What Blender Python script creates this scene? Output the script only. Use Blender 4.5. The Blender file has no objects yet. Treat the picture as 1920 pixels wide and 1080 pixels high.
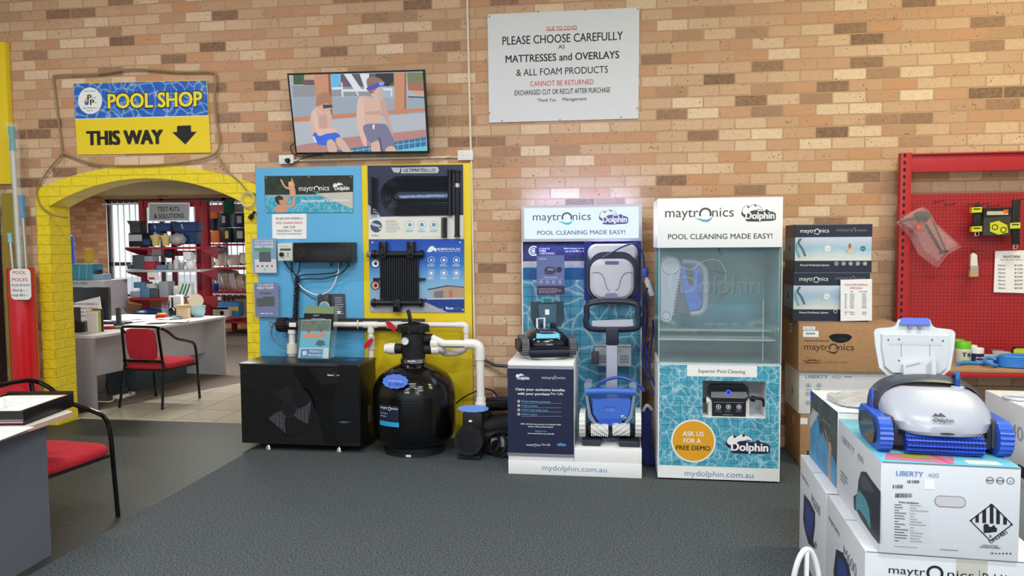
import bpy, bmesh, math, random
from mathutils import Vector, Matrix
S = bpy.context.scene
COL = S.collection
random.seed(7)
V = Vector
# ---------------------------------------------------------------- camera
FOC = 1400.0
YAW, PITCH, ROLL = math.radians(8.15), math.radians(3.35), math.radians(-.4)
CAM = V((0, -6.05, 1.613))
_f = V((-math.sin(YAW)*math.cos(PITCH), math.cos(YAW)*math.cos(PITCH), -math.sin(PITCH)))
_r0 = V((math.cos(YAW), math.sin(YAW), 0)); _u0 = _r0.cross(_f)
_r = math.cos(ROLL)*_r0 + math.sin(ROLL)*_u0
_u = math.cos(ROLL)*_u0 - math.sin(ROLL)*_r0
cd = bpy.data.cameras.new('camera'); cd.sensor_width = 36; cd.lens = FOC/1920*36; cd.clip_start = .05
co = bpy.data.objects.new('camera', cd); COL.objects.link(co)
co.matrix_world = Matrix(((_r.x, _u.x, -_f.x, CAM.x), (_r.y, _u.y, -_f.y, CAM.y), (_r.z, _u.z, -_f.z, CAM.z), (0, 0, 0, 1)))
S.camera = co
S.view_settings.view_transform = 'Standard'; S.view_settings.look = 'None'
S.view_settings.gamma = 1; S.view_settings.use_curve_mapping = False
S.view_settings.exposure = 0.0
# ---------------------------------------------------------------- daylight and lamps
W = bpy.data.worlds.new('world'); S.world = W; W.use_nodes = True
W.node_tree.nodes['Background'].inputs[0].default_value = (.86, .93, 1, 1)
W.node_tree.nodes['Background'].inputs[1].default_value = 1.25
def tube_light(x, y, z, L, power, colr, ang=0, w=.12):
    l = bpy.data.lights.new('tube_and_fill_lamp', 'AREA'); l.shape = 'RECTANGLE'; l.size = L; l.size_y = w
    l.energy = power; l.color = colr
    o = bpy.data.objects.new('tube_and_fill_lamp', l); COL.objects.link(o); o.location = (x, y, z); o.rotation_euler = (0, 0, ang)
WARM = (1, .93, .56); NEUT = (1, .97, .93); COOL = (.92, .965, 1)
tube_light(-4.0, -2.6, 4.35, 1.5, 72, NEUT)
tube_light(-1.2, -3.3, 4.35, 1.5, 58, NEUT)
tube_light(2.9, -1.9, 4.35, 1.5, 82, WARM)
tube_light(1.4, -4.6, 4.35, 1.5, 100, COOL)
tube_light(-2.2, -6.8, 4.35, 1.5, 185, COOL)  # unseen fill lamp behind the camera, to brighten surfaces facing it
tube_light(1.6, -7.2, 4.35, 1.5, 180, COOL)  # second unseen fill behind the camera, added for the same front faces
tube_light(-5.2, 2.9, 2.56, 1.2, 105, (1, .98, .95))
tube_light(-9.0, 5.7, 2.56, 1.2, 60, (1, .98, .95))  # unseen extra lamp, added to brighten the far shelves and brick

def ray(px, py):
    return _f + _r*((px-960)/FOC) - _u*((py-540)/FOC)
def at(px, py, Y):            # the point of the plane y = Y seen at a pixel of the photograph
    d = ray(px, py); return CAM + d*((Y-CAM.y)/d.y)
def atz(px, py, Z=0):         # the same for a level plane
    d = ray(px, py); return CAM + d*((Z-CAM.z)/d.z)
class Fr:                     # a drawing plane: origin, across, up; its normal faces the viewer
    def __init__(s, o, ux, uy):
        s.o = V(o); s.ux = V(ux).normalized(); uy = V(uy); s.uy = (uy - s.ux*uy.dot(s.ux)).normalized(); s.n = s.ux.cross(s.uy)
    def p(s, u, v, w=0): return s.o + s.ux*u + s.uy*v + s.n*w
    def px(s, x, y):
        d = ray(x, y); q = CAM + d*((s.o-CAM).dot(s.n)/d.dot(s.n)) - s.o
        return q.dot(s.ux), q.dot(s.uy)
    def off(s, w): return Fr(s.o + s.n*w, s.ux, s.uy)
def wallf(Y): return Fr((0, Y, 0), (1, 0, 0), (0, 0, 1))
def frpx(bl, br, Y): a, b = at(*bl, Y), at(*br, Y); return Fr(a, b-a, (0, 0, 1))
# ---------------------------------------------------------------- materials
def lin(c): c = c/255; return c/12.92 if c <= .04045 else ((c+.055)/1.055)**2.4
def rgb(h):
    if isinstance(h, str): h = tuple(int(h[i:i+2], 16) for i in (0, 2, 4))
    return tuple(lin(c) for c in h) + (1,)
MATS = {}
def mat(h, rough=.5, metal=0, emit=0, trans=0, alpha=1, ior=1.45, bump=0, bscale=200, var=0, vscale=8, coat=0):
    key = (h, rough, metal, emit, trans, alpha, ior, bump, bscale, var, vscale, coat)
    if key in MATS: return MATS[key]
    m = bpy.data.materials.new('finish'); m.use_nodes = True; nt = m.node_tree; b = nt.nodes['Principled BSDF']
    b.inputs['Base Color'].default_value = rgb(h); b.inputs['Roughness'].default_value = rough
    b.inputs['Metallic'].default_value = metal; b.inputs['IOR'].default_value = ior
    b.inputs['Transmission Weight'].default_value = trans; b.inputs['Alpha'].default_value = alpha
    b.inputs['Coat Weight'].default_value = coat
    if alpha < .5: b.inputs['Specular IOR Level'].default_value = .15
    if emit: b.inputs['Emission Color'].default_value = rgb(h); b.inputs['Emission Strength'].default_value = emit
    if emit: b.inputs['Base Color'].default_value = (.02, .02, .02, 1)
    if bump or var:
        tc = nt.nodes.new('ShaderNodeTexCoord')
    if bump:
        n = nt.nodes.new('ShaderNodeTexNoise'); n.inputs['Scale'].default_value = bscale; n.inputs['Detail'].default_value = 4
        bp = nt.nodes.new('ShaderNodeBump'); bp.inputs['Strength'].default_value = bump; bp.inputs['Distance'].default_value = .01
        nt.links.new(tc.outputs['Object'], n.inputs['Vector']); nt.links.new(n.outputs[0], bp.inputs['Height']); nt.links.new(bp.outputs[0], b.inputs['Normal'])
    if var:
        n = nt.nodes.new('ShaderNodeTexNoise'); n.inputs['Scale'].default_value = vscale; n.inputs['Detail'].default_value = 5
        r = nt.nodes.new('ShaderNodeValToRGB'); c = rgb(h)
        r.color_ramp.elements[0].position = .3; r.color_ramp.elements[1].position = .7
        r.color_ramp.elements[0].color = tuple(x*(1-var) for x in c[:3])+(1,); r.color_ramp.elements[1].color = tuple(min(1, x*(1+var)) for x in c[:3])+(1,)
        nt.links.new(tc.outputs['Object'], n.inputs['Vector']); nt.links.new(n.outputs[0], r.inputs[0]); nt.links.new(r.outputs[0], b.inputs['Base Color'])
        if emit: nt.links.new(r.outputs[0], b.inputs['Emission Color'])
    MATS[key] = m
    return m
class NT:                     # short hand for hand written node materials
    def __init__(s, rough=.6):
        s.m = bpy.data.materials.new('surface'); s.m.use_nodes = True; s.t = s.m.node_tree; s.b = s.t.nodes['Principled BSDF']
        s.b.inputs['Roughness'].default_value = rough
        s.tc = s.n('TexCoord').outputs['Object']
    def n(s, k, **kw):
        o = s.t.nodes.new('ShaderNode'+k)
        for a, v in kw.items():
            if a in o.inputs: s.put(v, o.inputs[a])
            else: setattr(o, a, v)
        return o
    def put(s, v, i):
        if isinstance(v, bpy.types.NodeSocket): s.t.links.new(v, i)
        else: i.default_value = v
    def xyz(s, a='X', b='Z', ox=0, oy=0):
        q = s.n('SeparateXYZ'); s.put(s.tc, q.inputs[0]); c = s.n('CombineXYZ')
        s.put(q.outputs[a], c.inputs[0]); s.put(q.outputs[b], c.inputs[1])
        mp = s.n('Mapping'); s.put(c.outputs[0], mp.inputs[0]); mp.inputs['Location'].default_value = (ox, oy, 0)
        return mp.outputs[0]
    def math(s, op, a, b=0):
        o = s.n('Math'); o.operation = op; s.put(a, o.inputs[0]); s.put(b, o.inputs[1]); return o.outputs[0]
    def mix(s, f, a, b):
        o = s.n('MixRGB'); s.put(f, o.inputs[0]); s.put(a, o.inputs[1]); s.put(b, o.inputs[2]); return o.outputs[0]
    def ramp(s, f, stops, const=False):
        o = s.n('ValToRGB'); s.put(f, o.inputs[0]); e = o.color_ramp.elements
        if const: o.color_ramp.interpolation = 'CONSTANT'
        while len(e) < len(stops): e.new(.5)
        for k, (p, c) in enumerate(stops): e[k].position = p; e[k].color = rgb(c)
        return o.outputs[0]
    def bump(s, h, st=.5, d=.01):
        o = s.n('Bump'); s.put(h, o.inputs['Height']); o.inputs['Strength'].default_value = st; o.inputs['Distance'].default_value = d
        s.put(o.outputs[0], s.b.inputs['Normal'])
    def col(s, c): s.put(c, s.b.inputs['Base Color']); return s.m
def brick_mat(stops, mortar, ax='X', ox=0, oz=0, w=.24, h=.086, ms=.0055):
    t = NT(.85); v = t.xyz(ax, 'Z', ox, oz)
    k = dict(Scale=1.0)
    br = t.n('TexBrick', offset=.5, squash=1.0); t.put(v, br.inputs['Vector'])
    for a, q in (('Scale', 1), ('Mortar Size', ms), ('Mortar Smooth', .3), ('Bias', 0), ('Brick Width', w), ('Row Height', h)): br.inputs[a].default_value = q
    br.inputs['Color1'].default_value = (0, 0, 0, 1); br.inputs['Color2'].default_value = (1, 1, 1, 1); br.inputs['Mortar'].default_value = (.5, .5, .5, 1)
    base = t.ramp(br.outputs['Color'], stops)
    n1 = t.n('TexNoise'); t.put(t.tc, n1.inputs['Vector']); n1.inputs['Scale'].default_value = 30; n1.inputs['Detail'].default_value = 8; n1.inputs['Roughness'].default_value = .7
    base = t.mix(t.math('MULTIPLY', t.math('SUBTRACT', n1.outputs[0], .42), 1.6), base, rgb((192, 150, 116)))
    vo = t.n('TexVoronoi'); t.put(t.tc, vo.inputs['Vector']); vo.inputs['Scale'].default_value = 38
    n2 = t.n('TexNoise'); t.put(t.tc, n2.inputs['Vector']); n2.inputs['Scale'].default_value = 9
    spot = t.math('LESS_THAN', vo.outputs['Distance'], t.math('MULTIPLY', t.math('SUBTRACT', n2.outputs[0], .36), .78))
    base = t.mix(t.math('MULTIPLY', spot, .75), base, rgb((96, 66, 48)))
    c = t.mix(br.outputs['Fac'], base, rgb(mortar))
    n3 = t.n('TexNoise'); t.put(t.tc, n3.inputs['Vector']); n3.inputs['Scale'].default_value = 38; n3.inputs['Detail'].default_value = 7; n3.inputs['Distortion'].default_value = 1.2
    hgt = t.math('SUBTRACT', t.math('MULTIPLY', n3.outputs[0], .5), br.outputs['Fac'])
    t.bump(hgt, .8, .009)
    return t.col(c)
BR = [(0, (116, 90, 70)), (.08, (148, 116, 92)), (.17, (186, 146, 114)), (.27, (194, 144, 106)), (.36, (194, 156, 124)), (.6, (202, 168, 136)), (.85, (212, 182, 150)), (1, (226, 202, 172))]
M_BRICK = brick_mat(BR, (190, 152, 120), 'X', .07, .0)
M_BRICK_S = brick_mat(BR, (190, 152, 120), 'Y', .0, .0)
M_BRICK2 = brick_mat([(0, (176, 122, 86)), (.4, (206, 150, 110)), (1, (224, 176, 136))], (190, 146, 112), 'X')
def painted_brick(h, ax):
    t = NT(.45); v = t.xyz(ax, 'Z')
    br = t.n('TexBrick', offset=.5); t.put(v, br.inputs['Vector'])
    for a, q in (('Scale', 1), ('Mortar Size', .006), ('Mortar Smooth', .6), ('Brick Width', .24), ('Row Height', .086)): br.inputs[a].default_value = q
    n3 = t.n('TexNoise'); t.put(t.tc, n3.inputs['Vector']); n3.inputs['Scale'].default_value = 22; n3.inputs['Detail'].default_value = 3
    t.bump(t.math('SUBTRACT', t.math('MULTIPLY', n3.outputs[0], 1.2), br.outputs['Fac']), .7, .012)
    t.b.inputs['Base Color'].default_value = rgb(h); return t.m
YEL = (236, 212, 40)
M_YB, M_YBS = painted_brick(YEL, 'X'), painted_brick(YEL, 'Y')
def speckle(c0, c1, sc, rough=.9, bump=.4, fine=.5):
    t = NT(rough); n = t.n('TexNoise'); t.put(t.tc, n.inputs['Vector']); n.inputs['Scale'].default_value = sc; n.inputs['Detail'].default_value = 3; n.inputs['Roughness'].default_value = .8
    c = t.ramp(n.outputs[0], [(.38, c0), (.62, c1)]); t.bump(n.outputs[0], bump, .004); return t.col(c)
M_CARPET = speckle((16, 20, 22), (90, 98, 103), 100, bump=.08)
M_VINYL = speckle((42, 46, 43), (58, 62, 58), 40, .5, .05); M_VINYL.node_tree.nodes['Principled BSDF'].inputs['Specular IOR Level'].default_value = .18
M_BROWNC = speckle((84, 74, 68), (116, 104, 96), 70)
def tile_mat():
    t = NT(.22); q = t.xyz('X', 'Y', .1, .05)
    br = t.n('TexBrick', offset=0.0); t.put(q, br.inputs['Vector'])
    for a, z in (('Scale', 1), ('Mortar Size', .004), ('Brick Width', .4), ('Row Height', .4)): br.inputs[a].default_value = z
    br.inputs['Color1'].default_value = rgb((176, 168, 150)); br.inputs['Color2'].default_value = rgb((192, 184, 166)); br.inputs['Mortar'].default_value = rgb((112, 104, 92))
    return t.col(br.outputs['Color'])
M_TILE = tile_mat()
def pool_mat(ax='X', bx='Z', deep=(30, 116, 150), light=(96, 190, 214), grid=.042, sc=15, emit=0, lineamt=.5):
    t = NT(.35); v = t.xyz(ax, bx)
    n = t.n('TexNoise'); t.put(v, n.inputs['Vector']); n.inputs['Scale'].default_value = sc*.6; n.inputs['Detail'].default_value = 2
    w = t.n('VectorMath', operation='ADD'); t.put(v, w.inputs[0]); sc2 = t.n('VectorMath', operation='SCALE'); t.put(n.outputs['Color'], sc2.inputs[0]); sc2.inputs['Scale'].default_value = .12
    t.put(sc2.outputs[0], w.inputs[1])
    vo = t.n('TexVoronoi', feature='DISTANCE_TO_EDGE'); t.put(w.outputs[0], vo.inputs['Vector']); vo.inputs['Scale'].default_value = sc
    line = t.ramp(vo.outputs['Distance'], [(0, (255, 255, 255)), (.05, (110, 110, 110)), (.16, (0, 0, 0))])
    c = t.mix(n.outputs[0], rgb(deep), rgb(light))
    if grid:
        br = t.n('TexBrick', offset=0.0); t.put(v, br.inputs['Vector'])
        for a, z in (('Scale', 1), ('Mortar Size', grid*.03), ('Brick Width', grid), ('Row Height', grid)): br.inputs[a].default_value = z
        c = t.mix(t.math('MULTIPLY', br.outputs['Fac'], .85), c, rgb((20, 74, 100)))
    c = t.mix(t.math('MULTIPLY', line, lineamt), c, rgb((220, 244, 250)))
    if emit:
        t.put(c, t.b.inputs['Emission Color']); t.b.inputs['Emission Strength'].default_value = emit; c = (.02, .02, .02, 1)
    return t.col(c)
M_POOLTILE = pool_mat()
M_SIGNWATER = pool_mat(deep=(14, 74, 172), light=(44, 120, 214), grid=0, sc=11)
M_POOLBLUE = pool_mat(deep=(20, 130, 170), light=(70, 190, 214), grid=0, sc=16, lineamt=.4)
def peg_mat():
    t = NT(.45); v = t.xyz('X', 'Z'); fr = t.n('VectorMath', operation='FRACTION'); s = t.n('VectorMath', operation='SCALE'); t.put(v, s.inputs[0]); s.inputs['Scale'].default_value = 1/.0254
    t.put(s.outputs[0], fr.inputs[0]); d = t.n('VectorMath', operation='DISTANCE'); q = t.n('SeparateXYZ'); t.put(fr.outputs[0], q.inputs[0]); c = t.n('CombineXYZ')
    t.put(q.outputs[0], c.inputs[0]); t.put(q.outputs[1], c.inputs[1]); t.put(c.outputs[0], d.inputs[0]); d.inputs[1].default_value = (.5, .5, 0)
    h = t.math('LESS_THAN', d.outputs['Value'], .17)
    return t.col(t.mix(h, rgb((168, 30, 36)), rgb((52, 8, 10))))
M_PEG = peg_mat()
def grille_mat():
    t = NT(.4); v = t.xyz('X', 'Z'); br = t.n('TexBrick', offset=.5); t.put(v, br.inputs['Vector'])
    for a, z in (('Scale', 1), ('Mortar Size', .0035), ('Brick Width', .03), ('Row Height', .0125)): br.inputs[a].default_value = z
    t.bump(br.outputs['Fac'], 1, .01); return t.col(t.mix(br.outputs['Fac'], rgb((6, 6, 8)), rgb((22, 22, 25))))
M_CARD = mat((172, 132, 94), .8, var=.08, vscale=30)
M_CARD_W = mat((226, 227, 228), .55)
M_BLACK = mat((14, 14, 16), .35); M_BLACKG = mat((10, 10, 12), .12); M_BLACKM = mat((24, 24, 27), .6)
M_WHITE = mat((236, 237, 238), .45); M_PAPER = mat((238, 238, 240), .7); M_PVC = mat((234, 230, 222), .3)
M_INK = mat((30, 30, 34), .7); M_INKR = mat((196, 44, 50), .7); M_GREYINK = mat((120, 122, 128), .7)
M_RED = mat((200, 26, 32), .4); M_CHROME = mat((200, 200, 204), .2, 1); M_ALU = mat((196, 198, 202), .35, .9)
M_NAVY = mat((30, 36, 62), .4); M_BLUE = mat((44, 98, 214), .35); M_LBLUE = mat((104, 178, 226), .5)
M_GREY = mat((120, 124, 134), .45); M_LGREY = mat((190, 193, 200), .4); M_DGREY = mat((62, 64, 72), .45)
M_TEAL = mat((62, 150, 172), .4)
M_CLEAR = mat((255, 255, 255), .03, alpha=.08); M_FILM = mat((240, 244, 250), .12, alpha=.13, bump=.9, bscale=30)
M_ACRYL = mat((235, 245, 250), .05, alpha=.06)
M_REDCLOTH = mat((176, 34, 48), .95, bump=.3, bscale=400, var=.12, vscale=60)
# ---------------------------------------------------------------- mesh builder
WM = {}
def catmull(P, n=8, closed=False):
    P = [V(p) for p in P]; o = []; N = len(P)
    if N < 3: return P
    for i in range(N if closed else N-1):
        if closed: a, b, c, d = P[i-1], P[i], P[(i+1) % N], P[(i+2) % N]
        else: a, b, c, d = P[max(i-1, 0)], P[i], P[i+1], P[min(i+2, N-1)]
        for k in range(n):
            t = k/n
            o.append(.5*((2*b)+(c-a)*t+(2*a-5*b+4*c-d)*t*t+(3*b-a-3*c+d)*t**3))
    if not closed: o.append(P[-1])
    return o
_txt = {}
def text_geo(s, bold):
    if (s, bold) in _txt: return _txt[(s, bold)]
    cu = bpy.data.curves.new('t', 'FONT'); cu.body = s; cu.resolution_u = 3; cu.fill_mode = 'FRONT'
    ob = bpy.data.objects.new('t', cu); me = ob.to_mesh()
    g = ([v.co.copy() for v in me.vertices], [tuple(p.vertices) for p in me.polygons])
    if bold > 0:
        b_ = bold*.8; n_ = len(g[0]); sh = ((-b_, -b_*.4, 0), (b_, -b_*.4, 1), (-b_, b_*.4, 2), (b_, b_*.4, 3), (0, 0, 4)); v0, f0 = g
        g = ([v+Vector(d) for d in sh for v in v0], [tuple(i+k*n_ for i in f) for k in range(5) for f in f0])
    ob.to_mesh_clear(); bpy.data.objects.remove(ob); bpy.data.curves.remove(cu)
    _txt[(s, bold)] = g
    return g
class MB:
    def __init__(s): s.v = []; s.f = []; s.m = []; s.mats = []
    def mi(s, m):
        if m not in s.mats: s.mats.append(m)
        return s.mats.index(m)
    def add(s, vs, fs, m):
        k = len(s.v); i = s.mi(m); s.v += [V(v) for v in vs]
        for f in fs: s.f.append(tuple(k+a for a in f)); s.m.append(i)
        return s
    def box(s, a, b, m, bev=0, mtx=None):
        x0, y0, z0 = (min(p, q) for p, q in zip(a, b)); x1, y1, z1 = (max(p, q) for p, q in zip(a, b))
        vs = [V((x, y, z)) for z in (z0, z1) for y in (y0, y1) for x in (x0, x1)]
        fs = [(0, 2, 3, 1), (4, 5, 7, 6), (0, 1, 5, 4), (2, 6, 7, 3), (0, 4, 6, 2), (1, 3, 7, 5)]
        if bev:
            bm = bmesh.new(); bv = [bm.verts.new(v) for v in vs]
            for f in fs: bm.faces.new([bv[i] for i in f])
            bmesh.ops.bevel(bm, geom=list(bm.edges), offset=bev, segments=2, profile=.6, affect='EDGES')
            bm.verts.index_update(); vs = [v.co.copy() for v in bm.verts]; fs = [[v.index for v in f.verts] for f in bm.faces]; bm.free()
        if mtx: vs = [mtx @ v for v in vs]
        return s.add(vs, fs, m)
    def cyl(s, a, b, r, m, n=16, r2=None, caps=True):
        a, b = V(a), V(b); r2 = r if r2 is None else r2; d = (b-a).normalized()
        x = d.orthogonal().normalized(); y = d.cross(x); vs = []
        for c, q in ((a, r), (b, r2)):
            for i in range(n):
                t = 2*math.pi*i/n; vs.append(c + x*math.cos(t)*q + y*math.sin(t)*q)
        fs = [(i, (i+1) % n, n+(i+1) % n, n+i) for i in range(n)]
        if caps: fs += [tuple(range(n-1, -1, -1)), tuple(range(n, 2*n))]
        return s.add(vs, fs, m)
    def tube(s, P, r, m, n=8, k=8, closed=False, flat=1, caps=True):
        P = catmull(P, k, closed) if k else [V(p) for p in P]
        N = len(P); vs = []; x = None
        for i in range(N):
            d = (P[(i+1) % N]-P[i-1]) if closed else (P[min(i+1, N-1)]-P[max(i-1, 0)])
            d = d.normalized() if d.length > 1e-9 else V((0, 0, 1))
            if x is None: x = d.orthogonal().normalized()
            x = (x - d*x.dot(d)); x = x.normalized() if x.length > 1e-6 else d.orthogonal().normalized()
            y = d.cross(x); rr = r[min(i, len(r)-1)] if isinstance(r, (list, tuple)) else r
            for j in range(n):
                t = 2*math.pi*j/n; vs.append(P[i] + x*math.cos(t)*rr + y*math.sin(t)*rr*flat)
        fs = []
        for i in range(N if closed else N-1):
            a, b = i*n, ((i+1) % N)*n
            for j in range(n): fs.append((a+j, a+(j+1) % n, b+(j+1) % n, b+j))
        if not closed and caps: fs += [tuple(range(n-1, -1, -1)), tuple(range((N-1)*n, N*n))]
        return s.add(vs, fs, m)
    def lathe(s, prof, c, m, n=24, mtx=None, sy=1):
        c = V(c); vs = []; mtx = mtx or Matrix.Identity(3)
        for r, z in prof:
            for j in range(n):
                t = 2*math.pi*j/n; vs.append(c + mtx @ V((r*math.cos(t), r*math.sin(t)*sy, z)))
        fs = []
        for i in range(len(prof)-1):
            for j in range(n): fs.append((i*n+j, i*n+(j+1) % n, (i+1)*n+(j+1) % n, (i+1)*n+j))
        fs += [tuple(range(n-1, -1, -1)), tuple(range((len(prof)-1)*n, len(prof)*n))]
        return s.add(vs, fs, m)
    def loft(s, rings, m, caps=True):
        n = len(rings[0]); vs = [p for r in rings for p in r]; fs = []
        for i in range(len(rings)-1):
            for j in range(n): fs.append((i*n+j, i*n+(j+1) % n, (i+1)*n+(j+1) % n, (i+1)*n+j))
        if caps: fs += [tuple(range(n-1, -1, -1)), tuple(range((len(rings)-1)*n, len(rings)*n))]
        return s.add(vs, fs, m)
    def prism(s, P, fr, w0, w1, m, m_side=None):       # outline P in a frame, from depth w0 to w1
        n = len(P); s.add([fr.p(u, v, w0) for u, v in P]+[fr.p(u, v, w1) for u, v in P], [tuple(range(n-1, -1, -1)), tuple(range(n, 2*n))], m)
        vs = [fr.p(u, v, w0) for u, v in P]+[fr.p(u, v, w1) for u, v in P]
        return s.add(vs, [(i, (i+1) % n, n+(i+1) % n, n+i) for i in range(n)], m_side or m)
    def poly(s, P, fr, m, w=.0005): return s.add([fr.p(u, v, w) for u, v in P], [tuple(range(len(P)))], m)
    def rect(s, u0, v0, u1, v1, fr, m, w=.0005): return s.poly([(u0, v0), (u1, v0), (u1, v1), (u0, v1)], fr, m, w)
    def disc(s, u, v, r, fr, m, w=.0005, n=24, rv=None, a0=0):
        rv = rv or r; return s.poly([(u+r*math.cos(2*math.pi*i/n+a0), v+rv*math.sin(2*math.pi*i/n+a0)) for i in range(n)], fr, m, w)
    def ring(s, u, v, r, t, fr, m, w=.0005, n=24, a0=0, a1=2*math.pi):
        vs = []
        for i in range(n+1):
            a = a0+(a1-a0)*i/n
            for q in (r, r-t): vs.append(fr.p(u+q*math.cos(a), v+q*math.sin(a), w))
        return s.add(vs, [(2*i, 2*i+2, 2*i+3, 2*i+1) for i in range(n)], m)
    def line(s, P, t, fr, m, w=.0005):                  # a flat stroke of width t
        for (a, b), (c, d) in zip(P[:-1], P[1:]):
            L = math.hypot(c-a, d-b) or 1e-6; x, y = -(d-b)/L*t/2, (c-a)/L*t/2
            s.poly([(a+x, b+y), (a-x, b-y), (c-x, d-y), (c+x, d+y)], fr, m, w)
        return s
    def text(s, str_, u, v, h, fr, m, width=None, w=.0008, bold=0, al='c', rot=0):   # h: height of a capital; v: baseline
        vs, fs = text_geo(str_, bold)
        if not vs: return s
        x0 = min(p.x for p in vs); x1 = max(p.x for p in vs); k = h/.728; kx = (width/(x1-x0)) if width else k
        ox = {'c': (x0+x1)/2, 'l': x0, 'r': x1}[al]; c_, s_ = math.cos(rot), math.sin(rot)
        P = []
        for p in vs:
            a, b = (p.x-ox)*kx, p.y*k; P.append(fr.p(u+a*c_-b*s_, v+a*s_+b*c_, w+p.z*.00007))
        return s.add(P, fs, m)
    # the same, measured on the photograph: corners in pixels carried onto the plane of the frame
    def prect(s, b, fr, m, w=.0005):
        c = (b[0]+b[2])/2; r_ = (b[1]+b[3])/2; u0 = fr.px(b[0], r_)[0]; u1 = fr.px(b[2], r_)[0]; v1 = fr.px(c, b[1])[1]; v0 = fr.px(c, b[3])[1]
        return s.rect(u0, v0, u1, v1, fr, m, w)
    def ppoly(s, P, fr, m, w=.0005): return s.poly([fr.px(*p) for p in P], fr, m, w)
    def pline(s, P, t, fr, m, w=.0005): return s.line([fr.px(*p) for p in P], t, fr, m, w)
    def pdisc(s, x, y, r, fr, m, w=.0005, ry=None, n=24):
        u, v = fr.px(x, y); k = abs(fr.px(x+r, y)[0]-u); kv = abs(fr.px(x, y+(ry or r))[1]-v) if ry else k; return s.disc(u, v, k, fr, m, w, n, kv)
    def pring(s, x, y, r, t, fr, m, w=.0005, **k):
        u, v = fr.px(x, y); q = abs(fr.px(x+r, y)[0]-u); return s.ring(u, v, q, t*q/r, fr, m, w, **k)
    def ptext(s, str_, b, fr, m, bold=0, w=.0008):      # b: pixel box of the capitals
        c = (b[0]+b[2])/2; r_ = (b[1]+b[3])/2; u0 = fr.px(b[0], r_)[0]; u1 = fr.px(b[2], r_)[0]; v1 = fr.px(c, b[1])[1]; v0 = fr.px(c, b[3])[1]
        return s.text(str_, (u0+u1)/2, v0, v1-v0, fr, m, u1-u0, w, bold)
    def pprism(s, P, fr, w0, w1, m, ms=None): return s.prism([fr.px(*p) for p in P], fr, w0, w1, m, ms)
    def build(s, name, parent=None, label=None, cat=None, group=None, kind=None, local=False, sharp=35, origin=None):
        me = bpy.data.meshes.new(name)
        if parent is None:
            if origin is None and kind != 'structure':
                xs = [v.x for v in s.v]; ys = [v.y for v in s.v]; zs = [v.z for v in s.v]
                origin = V(((min(xs)+max(xs))/2, (min(ys)+max(ys))/2, min(zs)))
            T = Matrix.Translation(origin) if origin is not None else Matrix.Identity(4)
        else: T = WM[parent.name]
        inv = Matrix.Identity(4) if (local and parent) else T.inverted()
        me.from_pydata([inv @ v for v in s.v], [], s.f)
        for m in s.mats: me.materials.append(m)
        me.polygons.foreach_set('material_index', s.m); me.shade_smooth(); me.set_sharp_from_angle(angle=math.radians(sharp)); me.update()
        o = bpy.data.objects.new(name, me); COL.objects.link(o); WM[o.name] = T
        if parent: o.parent = parent
        else: o.matrix_world = T
        tag(o, label, cat, group, kind); return o
def tag(o, label=None, cat=None, group=None, kind=None):
    if label: o['label'] = label
    if cat: o['category'] = cat
    if group: o['group'] = group
    if kind: o['kind'] = kind
    return o
def thing(name, label, cat, loc=(0, 0, 0), rz=0, group=None):
    o = bpy.data.objects.new(name, None); COL.objects.link(o); o.empty_display_size = .1
    o.location = loc; o.rotation_euler = (0, 0, rz); WM[o.name] = Matrix.Translation(loc) @ Matrix.Rotation(rz, 4, 'Z')
    return tag(o, label, cat, group)
def dup(root, loc, rz=0, label=None, group=None):
    r = root.copy(); COL.objects.link(r); r.location = loc; r.rotation_euler = (0, 0, rz); WM[r.name] = Matrix.Translation(loc) @ Matrix.Rotation(rz, 4, 'Z')
    if label: r['label'] = label
    if group: r['group'] = group
    for ch in list(root.children):
        c = ch.copy(); COL.objects.link(c); c.parent = r
        for g in list(ch.children): d = g.copy(); COL.objects.link(d); d.parent = c
    return r
def rrect(w, h, r, n=5, cx=0, cy=0):                    # rounded rectangle outline
    o = []
    for sx, sy, a in ((1, 1, 0), (-1, 1, 90), (-1, -1, 180), (1, -1, 270)):
        for i in range(n+1):
            t = math.radians(a+90*i/n); o.append((cx+sx*(w/2-r)+r*math.cos(t), cy+sy*(h/2-r)+r*math.sin(t)))
    return o
def sring(cx, cy, z, a, b, n=28, e=.55, rot=None):      # superellipse ring in a level plane
    o = []
    for i in range(n):
        t = 2*math.pi*i/n; c, s_ = math.cos(t), math.sin(t)
        o.append(V((cx+a*math.copysign(abs(c)**e, c), cy+b*math.copysign(abs(s_)**e, s_), z)))
    return o
def logo_may(mb, fr, b, m, m2, w=.0008):                # letters, a ring for the o, a wave under it; b = pixel box of the small letters
    x0, y0, x1, y1 = b; L = x1-x0
    def T(s_, a, c):
        u0 = fr.px(x0+a*L, (y0+y1)/2)[0]; u1 = fr.px(x0+c*L, (y0+y1)/2)[0]; v0 = fr.px((x0+x1)/2, y1)[1]; v1 = fr.px((x0+x1)/2, y0)[1]
        mb.text(s_, (u0+u1)/2, v0, (v1-v0)*1.33, fr, m, u1-u0, w)
    T('maytr', 0, .485); T('nics', .685, 1)
    uc, vc = fr.px(x0+.585*L, y1-(y1-y0)*.42); R = (fr.px(x1, y0)[0]-fr.px(x0, y0)[0])*.092
    mb.ring(uc, vc, R, R*.3, fr, m, w, 20, math.radians(-25), math.radians(205))
    P = [(-1.6, -.75), (-1, -.95), (-.3, -1.3), (.4, -1.35), (.9, -1.0), (1.15, -.55), (.75, -.75), (.3, -.95), (-.3, -.92), (-1, -.72)]
    mb.poly([(uc+a*R, vc+c*R) for a, c in P], fr, m2, w)
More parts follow.
